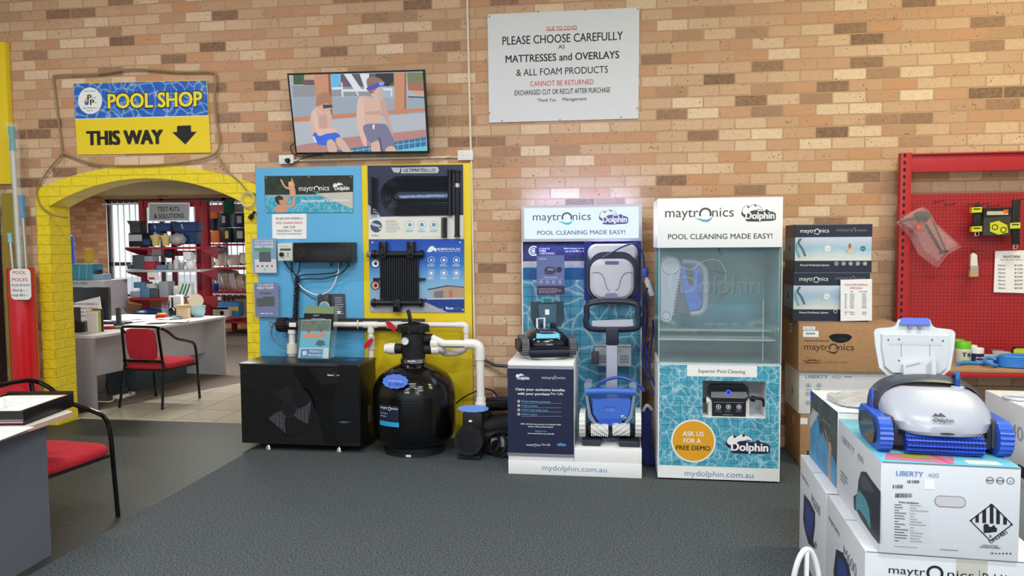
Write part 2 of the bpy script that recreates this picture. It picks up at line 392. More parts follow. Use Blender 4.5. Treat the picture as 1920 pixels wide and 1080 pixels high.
def logo_dol(mb, fr, b, m_fg, m_bg, w=.0008):           # word on a dark wave with curls above; b = pixel box of the whole mark
    x0, y0, x1, y1 = b; u0, v1 = fr.px(x0, y0); u1, v0 = fr.px(x1, y1); U = lambda a, c: (u0+(u1-u0)*a, v0+(v1-v0)*c)
    body = [(0, .55), (.03, .35), (.12, .22), (.16, .03), (.5, .0), (.55, -.03), (.6, .02), (.95, .06), (1, .3), (.97, .5), (.8, .62), (.73, .72), (.66, .62), (.5, .62), (.3, .75), (.1, .8)]
    sm_ = lambda P: [(p.x, p.y) for p in catmull([V((*U(*p), 0)) for p in P], 4, True)]
    mb.poly(sm_(body), fr, m_bg, w)
    curl = [(.02, .62), (.06, .82), (.16, .95), (.22, .84), (.26, .9), (.36, 1.02), (.44, .96), (.55, .86), (.62, .66), (.5, .72), (.42, .66), (.3, .62), (.22, .5), (.12, .42), (.05, .48)]
    mb.poly(sm_(curl), fr, m_fg, w*1.5)
    mb.line(sm_(curl)+sm_(curl)[:1], (u1-u0)*.012, fr, m_bg, w*1.8)
    for a, c in ((.2, .86), (.4, .93)): q = U(a, c); mb.disc(q[0], q[1], (u1-u0)*.03, fr, m_bg, w*2, 12)
    a, c = U(.12, .12), U(.96, .5)
    mb.text('Dolphin', (a[0]+c[0])/2, a[1]+(v1-v0)*.04, (v1-v0)*.42, fr, m_fg, c[0]-a[0], w*2, bold=.045)
def scribble(mb, fr, x0, y0, x1, y1, n, m, w=.0008, seed=1, fill=.45):   # rows of print too small to read
    rn = random.Random(seed); dy = (y1-y0)/n
    for i in range(n):
        y = y0+dy*(i+.5); x = x0; xe = x0+(x1-x0)*rn.uniform(.7, 1)
        while x < xe:
            L = rn.uniform(.06, .16)*(x1-x0); mb.prect((x, y-dy*fill/2, min(x+L, xe), y+dy*fill/2), fr, m, w); x += L+.02*(x1-x0)
# ================================================================ the setting
ZT = 4.5
AX0, AX1 = -5.03, -3.18
def arch_pts(n=24, x0=AX0, x1=AX1, zs=1.98, zc=2.21):
    w = (x1-x0)/2; h = zc-zs; R = (w*w+h*h)/(2*h); c = zc-R; a = math.asin(w/R); m = (x0+x1)/2
    return [(m+R*math.sin(-a+2*a*i/n), c+R*math.cos(-a+2*a*i/n)) for i in range(n+1)]
AP = arch_pts()
wf = wallf(0)
w = MB()
for y in (0, .23):
    f = wallf(y); w.rect(-7, 0, AX0, ZT, f, M_BRICK, 0); w.rect(AX1, 0, 5.5, ZT, f, M_BRICK, 0)
    for (a, b), (c, d) in zip(AP[:-1], AP[1:]): w.poly([(a, b), (c, d), (c, ZT), (a, ZT)], f, M_BRICK, 0)
w.build('wall_back', kind='structure', label='speckled tan brick wall with a wide arched opening')
t = MB()      # yellow paint round the opening
out = arch_pts(24, AX0-.13, AX1+.13, 2.13, 2.325)
rev = [(AX0, 0)]+AP+[(AX1, 0)]; band = [(AX0-.13, 0)]+out+[(AX1+.13, 0)]
f = wallf(-.012)
for i in range(len(rev)-1):
    t.poly([rev[i], rev[i+1], band[i+1], band[i]], f, M_YB, 0)
    for P, y0, y1, m in ((rev, -.012, .24, M_YBS), (band, -.012, .001, M_YBS)):
        (a, b), (c, d) = P[i], P[i+1]; t.add([(a, y0, b), (c, y0, d), (c, y1, d), (a, y1, b)], [(0, 1, 2, 3)], m)
t.build('trim_1', kind='structure', label='bright yellow painted brick surround of the archway')
fl = MB()
def area(P, m): fl.add([(x, y, 0) for x, y in P], [tuple(range(len(P)))], m)
VX = -2.88
area([(VX, -9), (6, -9), (6, .1), (VX, .1)], M_CARPET)
area([(-7, -9), (VX, -9), (VX, .1), (-7, .1)], M_VINYL); area([(AX0, .1), (AX1, .1), (AX1, .26), (AX0, .26)], M_VINYL)
ta, tb = (-5.25, .26), (-4.0, 3.1)
area([ta, (AX1+.4, .26), (AX1+.4, 3.1), tb], M_TILE)
area([(-13, .26), ta, tb, (-13, 3.1)], M_BROWNC); area([(-13, 3.1), (AX1+.4, 3.1), (AX1+.4, 8), (-13, 8)], M_BROWNC)
fl.build('floor', kind='structure', label='grey speckled carpet, dark vinyl walkway and beige tiles')
M_CEIL = mat((226, 224, 216), .8); M_CEIL2 = mat((200, 184, 120), .8)
c = MB(); c.box((-7, -9, ZT), (5.5, .23, ZT+.1), M_CEIL); c.build('ceiling', kind='structure')
c = MB(); c.box((-13, .23, 2.62), (-2.6, 8, 2.7), M_CEIL2); c.build('ceiling.001', kind='structure')
c = MB(); c.box((-7, -9.1, 2.35), (5.5, -9, ZT), mat((214, 206, 190), .8)); c.build('front_light_blocker', kind='structure')  # unseen bulkhead, added over the open front to cut the daylight fill
c = MB(); c.box((-7.1, -9, 0), (-7, .0, ZT), mat((214, 206, 190), .8)); c.build('wall_left', kind='structure')
c = MB(); c.box((5.5, -9, 0), (5.6, .23, ZT), mat((214, 206, 190), .8)); c.build('wall_right', kind='structure')
c = MB(); c.box((-2.7, .23, 0), (-2.6, 8, 2.62), mat((210, 200, 186), .8)); c.build('wall_side', kind='structure')
c = MB(); c.box((-13.1, .23, 0), (-13, 8, 2.62), mat((200, 170, 140), .8)); c.build('wall_side.001', kind='structure')
# far wall of the next room with its long window
FY = 7.6; ff = wallf(FY)
wx0 = at(199, 450, FY).x; wx1 = -4.2; wz0 = at(270, 556, FY).z; wz1 = at(250, 373, FY).z
w = MB()
for a, b, c_, d in ((-13, 0, wx0, 2.62), (wx0, 0, -2.7, wz0), (wx0, wz1, -2.7, 2.62), (wx1, wz0, -2.7, wz1)):
    w.box((a, FY, b), (c_, FY+.2, d), M_BRICK2)
w.build('wall_far', kind='structure', label='reddish tan brick wall with a long barred window')
MF = mat((60, 56, 54), .5)
wi = MB(); 
for x in (wx0+.03, at(302, 450, FY).x, at(420, 450, FY).x, wx1-.03): wi.box((x-.035, FY+.03, wz0), (x+.035, FY+.09, wz1), MF)
zm = at(250, 495, FY).z
for z in (wz0+.03, zm, wz1-.04): wi.box((wx0, FY+.03, z-.035), (wx1, FY+.09, z+.035), MF)
wi.box((wx0-.05, FY-.1, wz0-.06), (wx1, FY+.02, wz0), M_WHITE)
g = wi.build('window_1', kind='structure', label='long window with dark frame and white sill behind security bars')
gl = MB(); gl.box((wx0, FY+.055, wz0), (wx1, FY+.062, wz1), M_CLEAR); gl.build('window_pane', g)
br = MB(); x = wx0+.06
while x < wx1: br.cyl((x, FY-.04, wz0+.02), (x, FY-.04, wz1-.06), .011, M_WHITE, 8); x += .125
for z in (wz0+.06, wz1-.1): br.box((wx0-.03, FY-.045, z-.014), (wx1, FY-.032, z+.014), M_WHITE)
br.build('window_bars', g)
o = MB(); o.box((-30, 7.8, -.3), (12, 40, -.25), mat((190, 196, 200), .9)); o.build('ground', kind='structure', label='pale concrete yard outside the window')
# wooden partition at the far left with a yellow panel over it
MW = mat((58, 38, 34), .6, var=.25, vscale=6)
p = MB(); p.box((-6.4, -.1, 0), (-5.52, -.02, 2.13), MW); p.build('trim_2', kind='structure', label='dark brown timber panelling left of the pole holder')
xr = at(14, 200, -.06).x; p = MB(); p.box((-6.6, -.06, at(8, 345, -.06).z), (xr, -.005, at(5, 78, -.06).z), mat((232, 204, 40), .5), .004)
p.build('wall_panel', label='plain yellow panel on the brick wall at the far left edge', cat='panel')
cu = MB(); 
for k in range(7):
    x = at(13+k*3, 560, -.05).x; cu.tube([(x+.03*math.sin(k), -.04+.01*math.sin(k*2), .01), (x, -.045, 1.2), (x+.01, -.045, 2.1)], .017, mat((150, 134, 40), .7), 8)
cu.build('rope', label='bundle of olive yellow cords hanging beside the red pole holder', cat='cord')
# ================================================================ next room: desk, chair, shelving
def make_chair(label, loc, rz):
    # tubular armchair facing +y, origin on the floor below the seat centre
    r = thing('armchair', label, 'chair', loc, rz, 'red seated tubular armchairs')
    R_ = .0135
    for s in (-1, 1):
        m = MB()       # front leg, arm and top rail are bent from one tube: half each
        m.tube([(s*.265, .27, 0), (s*.265, .25, .30), (s*.265, .235, .50), (s*.265, .20, .595), (s*.265, .1, .635), (s*.262, -.08, .685), (s*.25, -.2, .77), (s*.19, -.27, .815), (0, -.285, .82)], R_, M_BLACKG, 10)
        m.build('arm', r, local=True)
        m = MB(); m.tube([(s*.245, -.30, 0), (s*.222, -.235, .40), (s*.215, -.24, .5), (s*.205, -.275, .80)], R_, M_BLACKG, 10, 6); m.build('leg', r, local=True)
    m = MB(); m.box((-.225, -.255, .455), (.225, -.232, .485), M_BLACKG, .004); m.box((-.25, -.22, .365), (.25, .25, .385), M_BLACKM); m.build('seat_frame', r, local=True)
    m = MB(); m.loft([sring(0, .02, z, a, b, 36, .35) for z, a, b in ((.385, .235, .235), (.39, .252, .248), (.402, .261, .255), (.42, .263, .257), (.436, .256, .25), (.448, .238, .232), (.455, .20, .20), (.458, .12, .12))], M_REDCLOTH); m.build('seat', r, local=True)
    m = MB(); rings = []
    for z, a, y in ((.49, .12, -.235), (.5, .15, -.24), (.6, .17, -.25), (.75, .165, -.272), (.79, .14, -.28), (.8, .1, -.282)):
        rings.append([V((q.x, y+q.y, z)) for q in sring(0, 0, z, a, .02, 28, .4)])
    m.loft(rings, M_REDCLOTH); m.build('backrest', r, local=True)
    return r
make_chair('red fabric armchair with black tube frame in front of the white desk beyond the archway', (-4.70, 1.02, 0), math.radians(-4))
make_chair('red fabric armchair with black tube frame partly hidden behind the near grey desk', (-3.27, -2.27, 0), math.radians(-97))
DSK = mat((206, 208, 208), .4); DGR = mat((150, 152, 158), .5)
d = thing('office_desk', 'grey desk with pale top crowded with papers beyond the archway', 'desk', (-5.45, 1.6, 0))
c0 = V((-5.10, .60)); c1 = V((-4.86, 2.66)); ud = (c1-c0).normalized(); nd = V((-ud.y, ud.x))
fd = Fr((c0.x, c0.y, 0), (nd.x, nd.y, 0), (0, 0, 1))
def dk(a, b): q = c0+ud*a+nd*b; return q.x, q.y           # along the desk, across it
Ld = (c1-c0).length
def slab(mb, a0, a1, b0, b1, z0, z1, m):
    P = [dk(a0, b0), dk(a1, b0), dk(a1, b1), dk(a0, b1)]
    return mb.add([(x, y, z) for z in (z0, z1) for x, y in P], [(3, 2, 1, 0), (4, 5, 6, 7), (0, 1, 5, 4), (1, 2, 6, 5), (2, 3, 7, 6), (3, 0, 4, 7)], m)
m = MB(); slab(m, 0, Ld, 0, 1.5, .715, .74, DSK); m.build('desk_top', d)
for a in (0, Ld-.025): m = MB(); slab(m, a, a+.025, .02, 1.48, 0, .715, DGR if a == 0 else DSK); m.build('side_panel', d)
m = MB(); slab(m, .025, Ld-.025, .30, .32, .28, .715, mat((196, 198, 208), .5)); m.build('modesty_panel', d)
# things under and on the desk
m = MB(); slab(m, .9, 1.75, .35, .75, .0, .27, mat((58, 74, 84), .6)); m.build('storage_box', label='long slate blue storage box on the floor under the white desk', cat='box')
m = MB(); slab(m, .1, .3, .32, .5, 0, .26, M_CARD); m.build('cardboard_box', label='small cardboard box among cables under the white desk', cat='box')
for k, (cc, lb) in enumerate((((225, 220, 210), 'white cable looped on the floor under the white desk'), ((30, 30, 32), 'black cable tangle hanging under the white desk'))):
    m = MB(); q = [dk(.12+.1*i, .2+.06*math.sin(i*2+k*2)) for i in range(6)]
    m.tube([(x, y, .01+(.02+.24*k)*abs(math.sin(i*1.7+k))) for i, (x, y) in enumerate(q)], .006, mat(cc, .5), 6); m.build('cable', label=lb, cat='cable')
m = MB(); q = dk(.62, .25); m.box((q[0]-.05, q[1]-.12, 0), (q[0]+.05, q[1]+.12, .035), M_WHITE, .006)
m.box((q[0]-.03, q[1]-.03, .035), (q[0]+.03, q[1]+.03, .1), mat((60, 60, 64), .4), .005); m.build('power_board', label='white power board with black plug on the floor under the white desk', cat='power board')
m = MB(); m.tube([at(142, 765, .5)*1, atz(150, 768, .02), atz(160, 764, .03), atz(158, 770, .01), atz(150, 772, .01)], .012, M_BLACKM, 8); m.build('cable', label='black cable coil on the floor beside the yellow pillar', cat='cable')
ZD = .74
def on(px, py, z=ZD): return atz(px, py, z)
def desk_box(name, lab, cat, px, py, sx, sy, h, m, rz=0, z=ZD, extra=None):
    q = on(px, py, z); mb = MB(); M4 = Matrix.Translation(q) @ Matrix.Rotation(rz, 4, 'Z'); mb.box((-sx/2, -sy/2, 0), (sx/2, sy/2, h), m, min(h, sx, sy)*.12, M4)
    if extra: extra(mb, M4)
    return mb.build(name, label=lab, cat=cat)
def mon(mb, M4): pass
mo = thing('computer_monitor', 'black monitor seen from behind on the white desk by the yellow pillar', 'monitor', on(163, 600))
q = on(163, 602); m = MB(); p0, p1 = at(124, 538, q.y), at(208, 600, q.y)
m.box((p0.x, q.y-.03, p1.z), (p1.x, q.y+.02, p0.z), mat((34, 35, 38), .45), .01); m.build('screen_back', mo)
m = MB(); m.cyl((q.x, q.y, ZD), (q.x, q.y, p1.z+.05), .03, M_BLACKM); m.cyl((q.x, q.y, ZD), (q.x, q.y, ZD+.012), .11, M_BLACKM, 24); m.build('stand', mo)
# notice leaning on the monitor
Y1 = q.y-.12; f = wallf(Y1); m = MB(); m.pprism([(120, 572), (187, 556), (194, 602), (124, 612)], f, -.003, 0, M_PAPER)
for i, (a, y, mm) in enumerate((('WE ARE NOW OFFERING A', 572, M_INK), ('POOL CLEANING SERVICE', 580, M_INKR), ('ASK OUR', 587, M_INK), ('FRIENDLY TEAM', 594, M_INK))):
    m.ptext(a, (128 if i < 2 else 146, y-4, 183 if i < 2 else 176, y), f, mm, .01)
m.build('paper_notice', label='curled white notice leaning in front of the monitor on the white desk', cat='notice')
# brochure holders by the pillar
for k, (px, lb) in enumerate(((148, 'black wire brochure rack at the left corner of the white desk'), (172, 'clear leaflet holder full of leaflets on the white desk corner'))):
    q = on(px, 623); m = MB()
    if k == 0:
        m.box((q.x-.08, q.y-.03, ZD), (q.x+.06, q.y+.1, ZD+.11), M_BLACKM, .01); m.box((q.x-.07, q.y-.01, ZD+.1), (q.x+.03, q.y+.0, ZD+.26), M_DGREY, 0)
    else:
        for i in range(4): m.box((q.x-.06+.01*i, q.y-.02+.025*i, ZD), (q.x+.06+.01*i, q.y-.01+.025*i, ZD+.2+.012*i), (M_ACRYL, M_PAPER, mat((196, 206, 90), .5), M_DGREY)[i])
    m.build('brochure_rack' if k == 0 else 'leaflet_holder', label=lb, cat='holder')
desk_box('desk_telephone', 'dark cordless telephone standing on the white desk', 'telephone', 224, 610, .09, .09, .03, M_DGREY, .2, extra=lambda mb, M4: mb.box((-.03, -.02, .03), (.02, .02, .2), M_DGREY, .01, M4))
desk_box('desk_tray', 'flat black tray lying on the white desk', 'tray', 215, 607, .35, .12, .02, M_BLACKM, .1)
desk_box('tape_dispenser', 'small red and green tape dispenser on the white desk', 'stationery', 205, 617, .1, .05, .03, M_RED, .3, extra=lambda mb, M4: mb.box((.05, -.02, 0), (.13, .02, .025), mat((60, 130, 70), .5), .004, M4))
rn = random.Random(4)
for i in range(9):
    px = rn.uniform(215, 345); py = 603-(px-215)*.045+rn.uniform(-4, 6); q = on(px, py, ZD+.002+.002*i); a = rn.uniform(-.6, .6); m = MB()
    M4 = Matrix.Translation(q) @ Matrix.Rotation(a, 4, 'Z'); m.box((-.1, -.148, 0), (.1, .148, .0015), M_PAPER, 0, M4)
    for j in range(8): m.add([M4 @ V((x, y, .002)) for x, y in ((-.08, .11-.027*j), (.08-.03*(j % 3), .11-.027*j), (.08-.03*(j % 3), .102-.027*j), (-.08, .102-.027*j))], [(0, 1, 2, 3)], (M_GREYINK, mat((90, 150, 110), .6))[i % 2])
    m.build('paper_sheet', label='loose printed sheet among the papers spread over the white desk', cat='paper', group='papers on the white desk')
desk_box('stapler', 'red and yellow desk gadget on the white desk below the jars', 'stationery', 304, 598, .13, .08, .05, M_RED, .1, extra=lambda mb, M4: mb.box((-.05, -.03, .05), (.04, .03, .07), mat((220, 200, 60), .5), .008, M4))
desk_box('pencil_case', 'flat teal pencil case on the white desk', 'case', 326, 598, .2, .05, .03, M_TEAL, .1)
def bottle(name, lab, cat, px, py, prof, m, cap=None, z=ZD, capm=None):
    q = on(px, py, z); mb = MB(); mb.lathe(prof, q, m, 20); r = mb.build(name, label=lab, cat=cat, origin=q)
    if cap: c = MB(); c.lathe(cap, q, capm, 16); c.build('cap', r)
    return r
bottle('pen_cup', 'blue grey cup of pens on the white desk', 'cup', 311, 593, [(.04, 0), (.045, .1), (.04, .1), (.036, .02)], mat((130, 140, 170), .4))
for k in range(4): q = on(309+k*2, 592.5); m = MB(); m.tube([(q.x, q.y, ZD+.02), (q.x+.02*(k-1.5), q.y, ZD+.17+.01*k)], .005, (M_BLUE, M_RED, M_TEAL, M_DGREY)[k], 6, 0); m.build('pen', label='pen standing in the cup on the white desk', cat='pen', group='pens in the cup')
bottle('spray_bottle', 'black dropper bottle with long stem on the white desk', 'bottle', 324, 594, [(.055, 0), (.058, .08), (.035, .11), (.012, .12), (.01, .24)], M_BLACKG)
bottle('glass_jar', 'tall jar with green bands on the white desk', 'jar', 338, 591, [(.05, 0), (.055, .02), (.055, .2), (.04, .23)], mat((120, 150, 120), .15), [(.045, .23), (.045, .26)], ZD, M_WHITE)
desk_box('white_carton', 'upright white carton behind the jars on the white desk', 'carton', 331, 591.5, .17, .06, .25, M_WHITE)
bottle('cream_jar', 'squat cream coloured jar on the white desk', 'jar', 344, 597, [(.075, 0), (.08, .02), (.08, .12), (.07, .14)], mat((214, 190, 160), .4), [(.078, .14), (.078, .165)], ZD, mat((190, 160, 120), .4))
bottle('amber_jar', 'amber glass jar beside the cream jar on the white desk', 'jar', 357, 594, [(.05, 0), (.058, .03), (.055, .16), (.03, .2)], mat((150, 120, 80), .15), [(.034, .2), (.03, .23)], ZD, M_WHITE)
q = on(372, 594); m = MB(); m.lathe([(.05, 0), (.08, .05), (.09, .14), (.085, .14), (.06, .03)], q, mat((160, 206, 214), .4)); r = m.build('container_tub', label='pale blue tub with its white lid propped up on the white desk', cat='tub', origin=q)
m = MB(); m.cyl(q+V((-.01, -.03, .2)), q+V((.01, -.05, .205)), .085, mat((232, 224, 206), .4), 28); m.build('lid', r)
# hanging test equipment shelf at the far left: blue things on a shelf
YS = 5.2; f = wallf(YS)
def pbox(name, lab, cat, b, depth, m, Y, group=None, face=None, bev=.006, parent=None):
    a, c_ = at(b[0], (b[1]+b[3])/2, Y), at(b[2], (b[1]+b[3])/2, Y); z1, z0 = at((b[0]+b[2])/2, b[1], Y).z, at((b[0]+b[2])/2, b[3], Y).z
    mb = MB(); mb.box((a.x, Y, z0), (c_.x, Y+depth, z1), m, bev)
    if face: face(mb, wallf(Y))
    return mb.build(name, parent, lab, cat, group)
a_, b_ = at(115, 530, 4.6), at(196, 530, 4.6); zt_ = at(155, 526, 4.6).z; m = MB(); m.box((a_.x-.6, 4.6, 0), (b_.x, 5.15, zt_), M_LGREY, .006); m.ptext('POOL HOSE', (133, 529, 163, 533), wallf(4.6), M_INK, .01); m.build('display_cabinet', label='pale cabinet with a printed top edge left of the barred window', cat='cabinet')
pbox('display_case', 'row of upright teal pouches in a clear crate on the white shelf', 'crate', (124, 495, 174, 526), .25, M_TEAL, 4.75, face=lambda mb, f: [mb.pline([(128+k*7, 497), (127+k*7, 524)], .02, f, (M_ACRYL, mat((110, 190, 214), .4))[k % 2]) for k in range(7)])
pbox('spray_pack', 'pale blue spray pack on the white shelf beside the pouches', 'pack', (174, 514, 193, 527), .2, mat((150, 180, 206), .4), 4.75, face=lambda mb, f: mb.pprism([(180, 506), (184, 506), (184, 514), (180, 514)], f, -.1, 0, M_NAVY))
pbox('pool_noodle', 'tall blue foam tube standing behind the pouches', 'tube', (125, 441, 135, 526), .08, M_BLUE, 5.02, bev=.03)
pbox('yellow_pack', 'narrow yellow pack standing above the teal pouches', 'pack', (159, 467, 171, 526), .06, mat((232, 180, 30), .4), 5.02)
pbox('cardboard_box', 'open cardboard box on the floor behind the desk under the window', 'box', (207, 563, 270, 645), .5, M_CARD, 5.6, face=lambda mb, f: mb.pprism([(225, 566), (268, 572), (262, 580), (235, 578)], f, 0, .02, M_CARD))
# red shelving
RS = mat((168, 26, 40), .45)
YA = 5.0
g = thing('shelf_unit', 'red steel shelving stocked with test kits before the barred window', 'shelving', at(330, 600, YA+.3))
def pb(mb, b, y0, y1, m, bev=0):
    a, c_ = at(b[0], (b[1]+b[3])/2, y0), at(b[2], (b[1]+b[3])/2, y0); z1, z0 = at((b[0]+b[2])/2, b[1], y0).z, at((b[0]+b[2])/2, b[3], y0).z
    return mb.box((a.x, y0, z0), (c_.x, y1, z1), m, bev)
for b in ((369, 376, 378, 646), (264, 376, 272, 646)): m = MB(); pb(m, (b[0], b[1], b[2], b[3]), YA+.32, YA+.42, RS); m.build('upright', g)
m = MB(); pb(m, (264, 376, 378, 388), YA+.34, YA+.4, RS); pb(m, (322, 388, 330, 580), YA+.34, YA+.38, RS); pb(m, (272, 470, 366, 480), YA+.36, YA+.38, RS); m.build('frame', g)
SH = ((234, 463, 376), (236, 506, 376), (240, 559, 376))
for x0, y, x1 in SH:
    m = MB(); a, b = at(x0, y, YA-.15), at(x1, y, YA-.15); z = a.z; ze = at(330, y, YA-.15).z
    m.box((a.x, YA-.15, ze-.035), (b.x, YA+.34, ze), RS if y != 506 else M_LGREY, .004)
    xb = b.x; m.add([(xb-.02, YA-.15, ze-.02), (xb-.02, YA+.34, ze-.0), (xb-.02, YA+.34, ze-.2), (xb+.01, YA-.15, ze-.05), (xb+.01, YA+.34, ze), (xb+.01, YA+.34, ze-.2)], [(0, 1, 2), (5, 4, 3), (0, 3, 4, 1), (1, 4, 5, 2), (2, 5, 3, 0)], RS)
    a2 = a.x+.02; m.add([(a2-.02, YA-.15, ze-.02), (a2-.02, YA+.34, ze-.0), (a2-.02, YA+.34, ze-.16), (a2+.01, YA-.15, ze-.05), (a2+.01, YA+.34, ze), (a2+.01, YA+.34, ze-.16)], [(0, 1, 2), (5, 4, 3), (0, 3, 4, 1), (1, 4, 5, 2), (2, 5, 3, 0)], RS)
    m.build('shelf', g)
sg = MB(); f = wallf(YA+.31); sg.pprism([(279, 381), (355, 381), (355, 414), (279, 414)], f, -.01, .02, M_LGREY); f2 = f.off(.02)
sg.ptext('TEST KITS', (295, 387, 336, 396), f2, M_INK, .018); sg.ptext('& SOLUTIONS', (289, 400, 345, 409), f2, M_INK, .018); sg.pline([(279, 381), (355, 381), (355, 414), (279, 414), (279, 381)], .02, f2, M_CHROME)
sg.build('shelf_sign', label='grey department sign reading TEST KITS & SOLUTIONS on the red shelving', cat='sign')
NB = mat((26, 54, 110), .4)
zi = 0
def sitem(name, lab, cat, b, m, depth=.2, Y=YA-.05, group=None, face=None, bev=.01): return pbox(name, lab, cat, b, depth, m, Y, group, face, bev)
def stext(s_, b, mm): return lambda mb, f: mb.ptext(s_, b, f, mm, .01)
for i, b in enumerate(((277, 418, 319, 434), (328, 416, 368, 434), (330, 434, 364, 458), (277, 434, 300, 440))):
    sitem('blue_carton', ('blue carton behind the yellow dispensers, directly below the grey sign at left', 'blue carton below the right half of the grey sign', 'blue carton on the top shelf beside the red upright', 'thin blue carton under the blue cartons at left')[i], 'carton', b, NB, .2, YA+.08, 'blue cartons on the top red shelf', lambda mb, f, b=b: mb.pline([(b[0]+12, b[1]+4), (b[0]+15, b[3]-5)], .02, f, M_LGREY))
sitem('stepped_carton', 'black and white carton on the top red shelf at left', 'carton', (241, 437, 268, 463), M_BLACKM, .3, YA-.1, face=lambda mb, f: mb.prect((242, 440, 266, 452), f, M_LGREY))
sitem('flared_bucket', 'grey scoop bucket standing on the carton at the left end of the top red shelf', 'bucket', (243, 420, 263, 437), M_DGREY, .15, YA-.05, face=lambda mb, f: mb.pprism([(239, 414), (265, 414), (262, 422), (244, 422)], f, -.14, .02, M_DGREY))
sitem('navy_pouch', 'navy pouch lying in front of the cartons on the top red shelf', 'pouch', (265, 447, 281, 461), NB, .1, YA-.1, bev=.03)
for i, x in enumerate((288, 307)):
    q = at(x, 461, YA-.1); z1 = at(x, 441, YA-.1).z; h = z1-q.z; mb = MB(); mb.lathe([(.05, 0), (.06, h*.5), (.085, h*.85), (.085, h), (.05, h)], q+V((0, .06, 0)), mat((222, 206, 130), .4), 16)
    mb.lathe([(.04, h), (.03, h*1.15), (.01, h*1.2)], q+V((0, .06, 0)), M_LGREY, 12)
    mb.build('floating_dispenser', label=('cream floating dispenser, left of the pair on the top red shelf', 'cream floating dispenser, right of the pair on the top red shelf')[i], cat='dispenser', group='floating dispensers')
def lump(name, lab, cat, b, m, Y, depth=.1, group=None, seed=0, k=.2):
    c_ = at((b[0]+b[2])/2, (b[1]+b[3])/2, Y); a = abs(at(b[2], b[1], Y).x-at(b[0], b[1], Y).x)/2; h = abs(at(b[0], b[1], Y).z-at(b[0], b[3], Y).z)/2; rn = random.Random(seed); mb = MB(); rings = []
    for i in range(9):
        t_ = -1+2*i/8; s_ = max(.12, (1-abs(t_)**2.4)**.6); ring = []
        for j in range(18):
            an = 2*math.pi*j/18; q = 1+rn.uniform(-k, k)*.6; ring.append(V((c_.x+a*s_*math.cos(an)*q, c_.y+depth*s_*math.sin(an)*q, c_.z+h*t_)))
        rings.append(ring)
    mb.loft(rings, m); return mb.build(name, label=lab, cat=cat, group=group, sharp=25)
lump('bagged_hardware', 'clear plastic bag of grey fittings on the top red shelf', 'bag', (319, 437, 347, 462), mat((168, 168, 176), .2, bump=.8, bscale=40), YA, .12, seed=1)
MIX = [mat((60, 60, 66), .4), mat((170, 30, 50), .4), mat((84, 130, 170), .4), mat((150, 158, 166), .3), mat((204, 204, 208), .35), mat((190, 176, 130), .4), mat((230, 232, 236), .3), mat((76, 84, 92), .5)]
row2 = [((248, 478, 270, 505), 7, 'dark hooded test set on the second red shelf at left', 'test_kit'), ((270, 480, 286, 491), 3, 'grey carton stacked on the red carton of the second shelf', 'carton'), ((270, 491, 290, 505), 1, 'red carton on the second red shelf', 'carton'), ((292, 497, 312, 505), 2, 'flat blue carton on the second red shelf', 'carton'),
        ((312, 490, 322, 505), 3, 'grey bottle pack on the second red shelf', 'bottle_pack'), ((323, 480, 333, 505), 4, 'pale tall bottle on the second red shelf', 'bottle_pack'), ((334, 489, 342, 505), 3, 'grey squat jar on the second red shelf', 'jar_pack'), ((343, 472, 357, 487), 6, 'white carton on top of the ribbed jar', 'carton'), ((238, 496, 247, 505), 7, 'small dark pack at the left end of the second red shelf', 'pack')]
def scyl(name, lab, cat, b, m, Y=YA-.1, group=None, neck=.75):
    q = at((b[0]+b[2])/2, b[3], Y); h = at((b[0]+b[2])/2, b[1], Y).z-q.z; r_ = abs(at(b[2], b[3], Y).x-at(b[0], b[3], Y).x)/2; r0 = thing(name, lab, cat, q+V((0, r_, 0)), 0, group); mb = MB()
    mb.lathe([(r_*.92, .001), (r_, h*.05), (r_, h*.68), (r_*neck, h*.76)], q+V((0, r_, 0)), m, 18); mb.build('container_body', r0); mb = MB(); mb.lathe([(r_*neck*.95, h*.76), (r_*neck*.95, h*.97), (r_*neck*.8, h)], q+V((0, r_, 0)), M_WHITE, 16); mb.build('cap', r0); return r0
for b, k, lb, nm in row2:
    if nm in ('bottle_pack', 'jar_pack'): scyl(nm.split('_')[0], lb, nm.split('_')[0], b, MIX[k], neck=.5 if nm[0] == 'b' else .9)
    else: sitem(nm, lb, 'pack', b, MIX[k], .18, YA-.1)
q = at(352, 505, YA-.1); mb = MB(); mb.lathe([(.05, 0), (.075, .03), (.08, .08), (.06, .13), (.05, .15)], q+V((0, .08, 0)), MIX[6], 18); mb.build('ribbed_jar', label='white ribbed jar at the right end of the second red shelf', cat='jar')
sitem('dark_bag', 'black bag hanging above the grey bottles on the second red shelf', 'bag', (306, 466, 322, 484), M_BLACKM, .1, YA-.1, bev=.05); sitem('pink_card', 'pink and white card behind the second red shelf', 'card', (276, 464, 312, 480), mat((226, 120, 140), .5), .01, YA+.25, face=lambda mb, f: mb.prect((285, 465, 302, 479), f, M_WHITE))
row3 = [((244, 546, 262, 558), 3, 'small clear carton at the left end of the third red shelf'), ((262, 538, 280, 558), 2, 'blue carton on the third red shelf'), ((281, 542, 296, 558), 7, 'dark blue carton on the third red shelf'), ((298, 528, 315, 558), 3, 'clear upright case on the third red shelf'), ((322, 536, 334, 558), 4, 'pale tub on the third red shelf'), ((250, 529, 272, 540), 2, 'blue pack leaning over the cartons of the third red shelf'), ((274, 532, 290, 541), 4, 'clear pouch on top of the dark blue carton')]
for b, k, lb in row3: scyl('tub', lb, 'tub', b, MIX[k], neck=.95) if 'tub' in lb else sitem('test_kit_pack', lb, 'pack', b, MIX[k], .2, YA-.1, 'packs on the third red shelf')
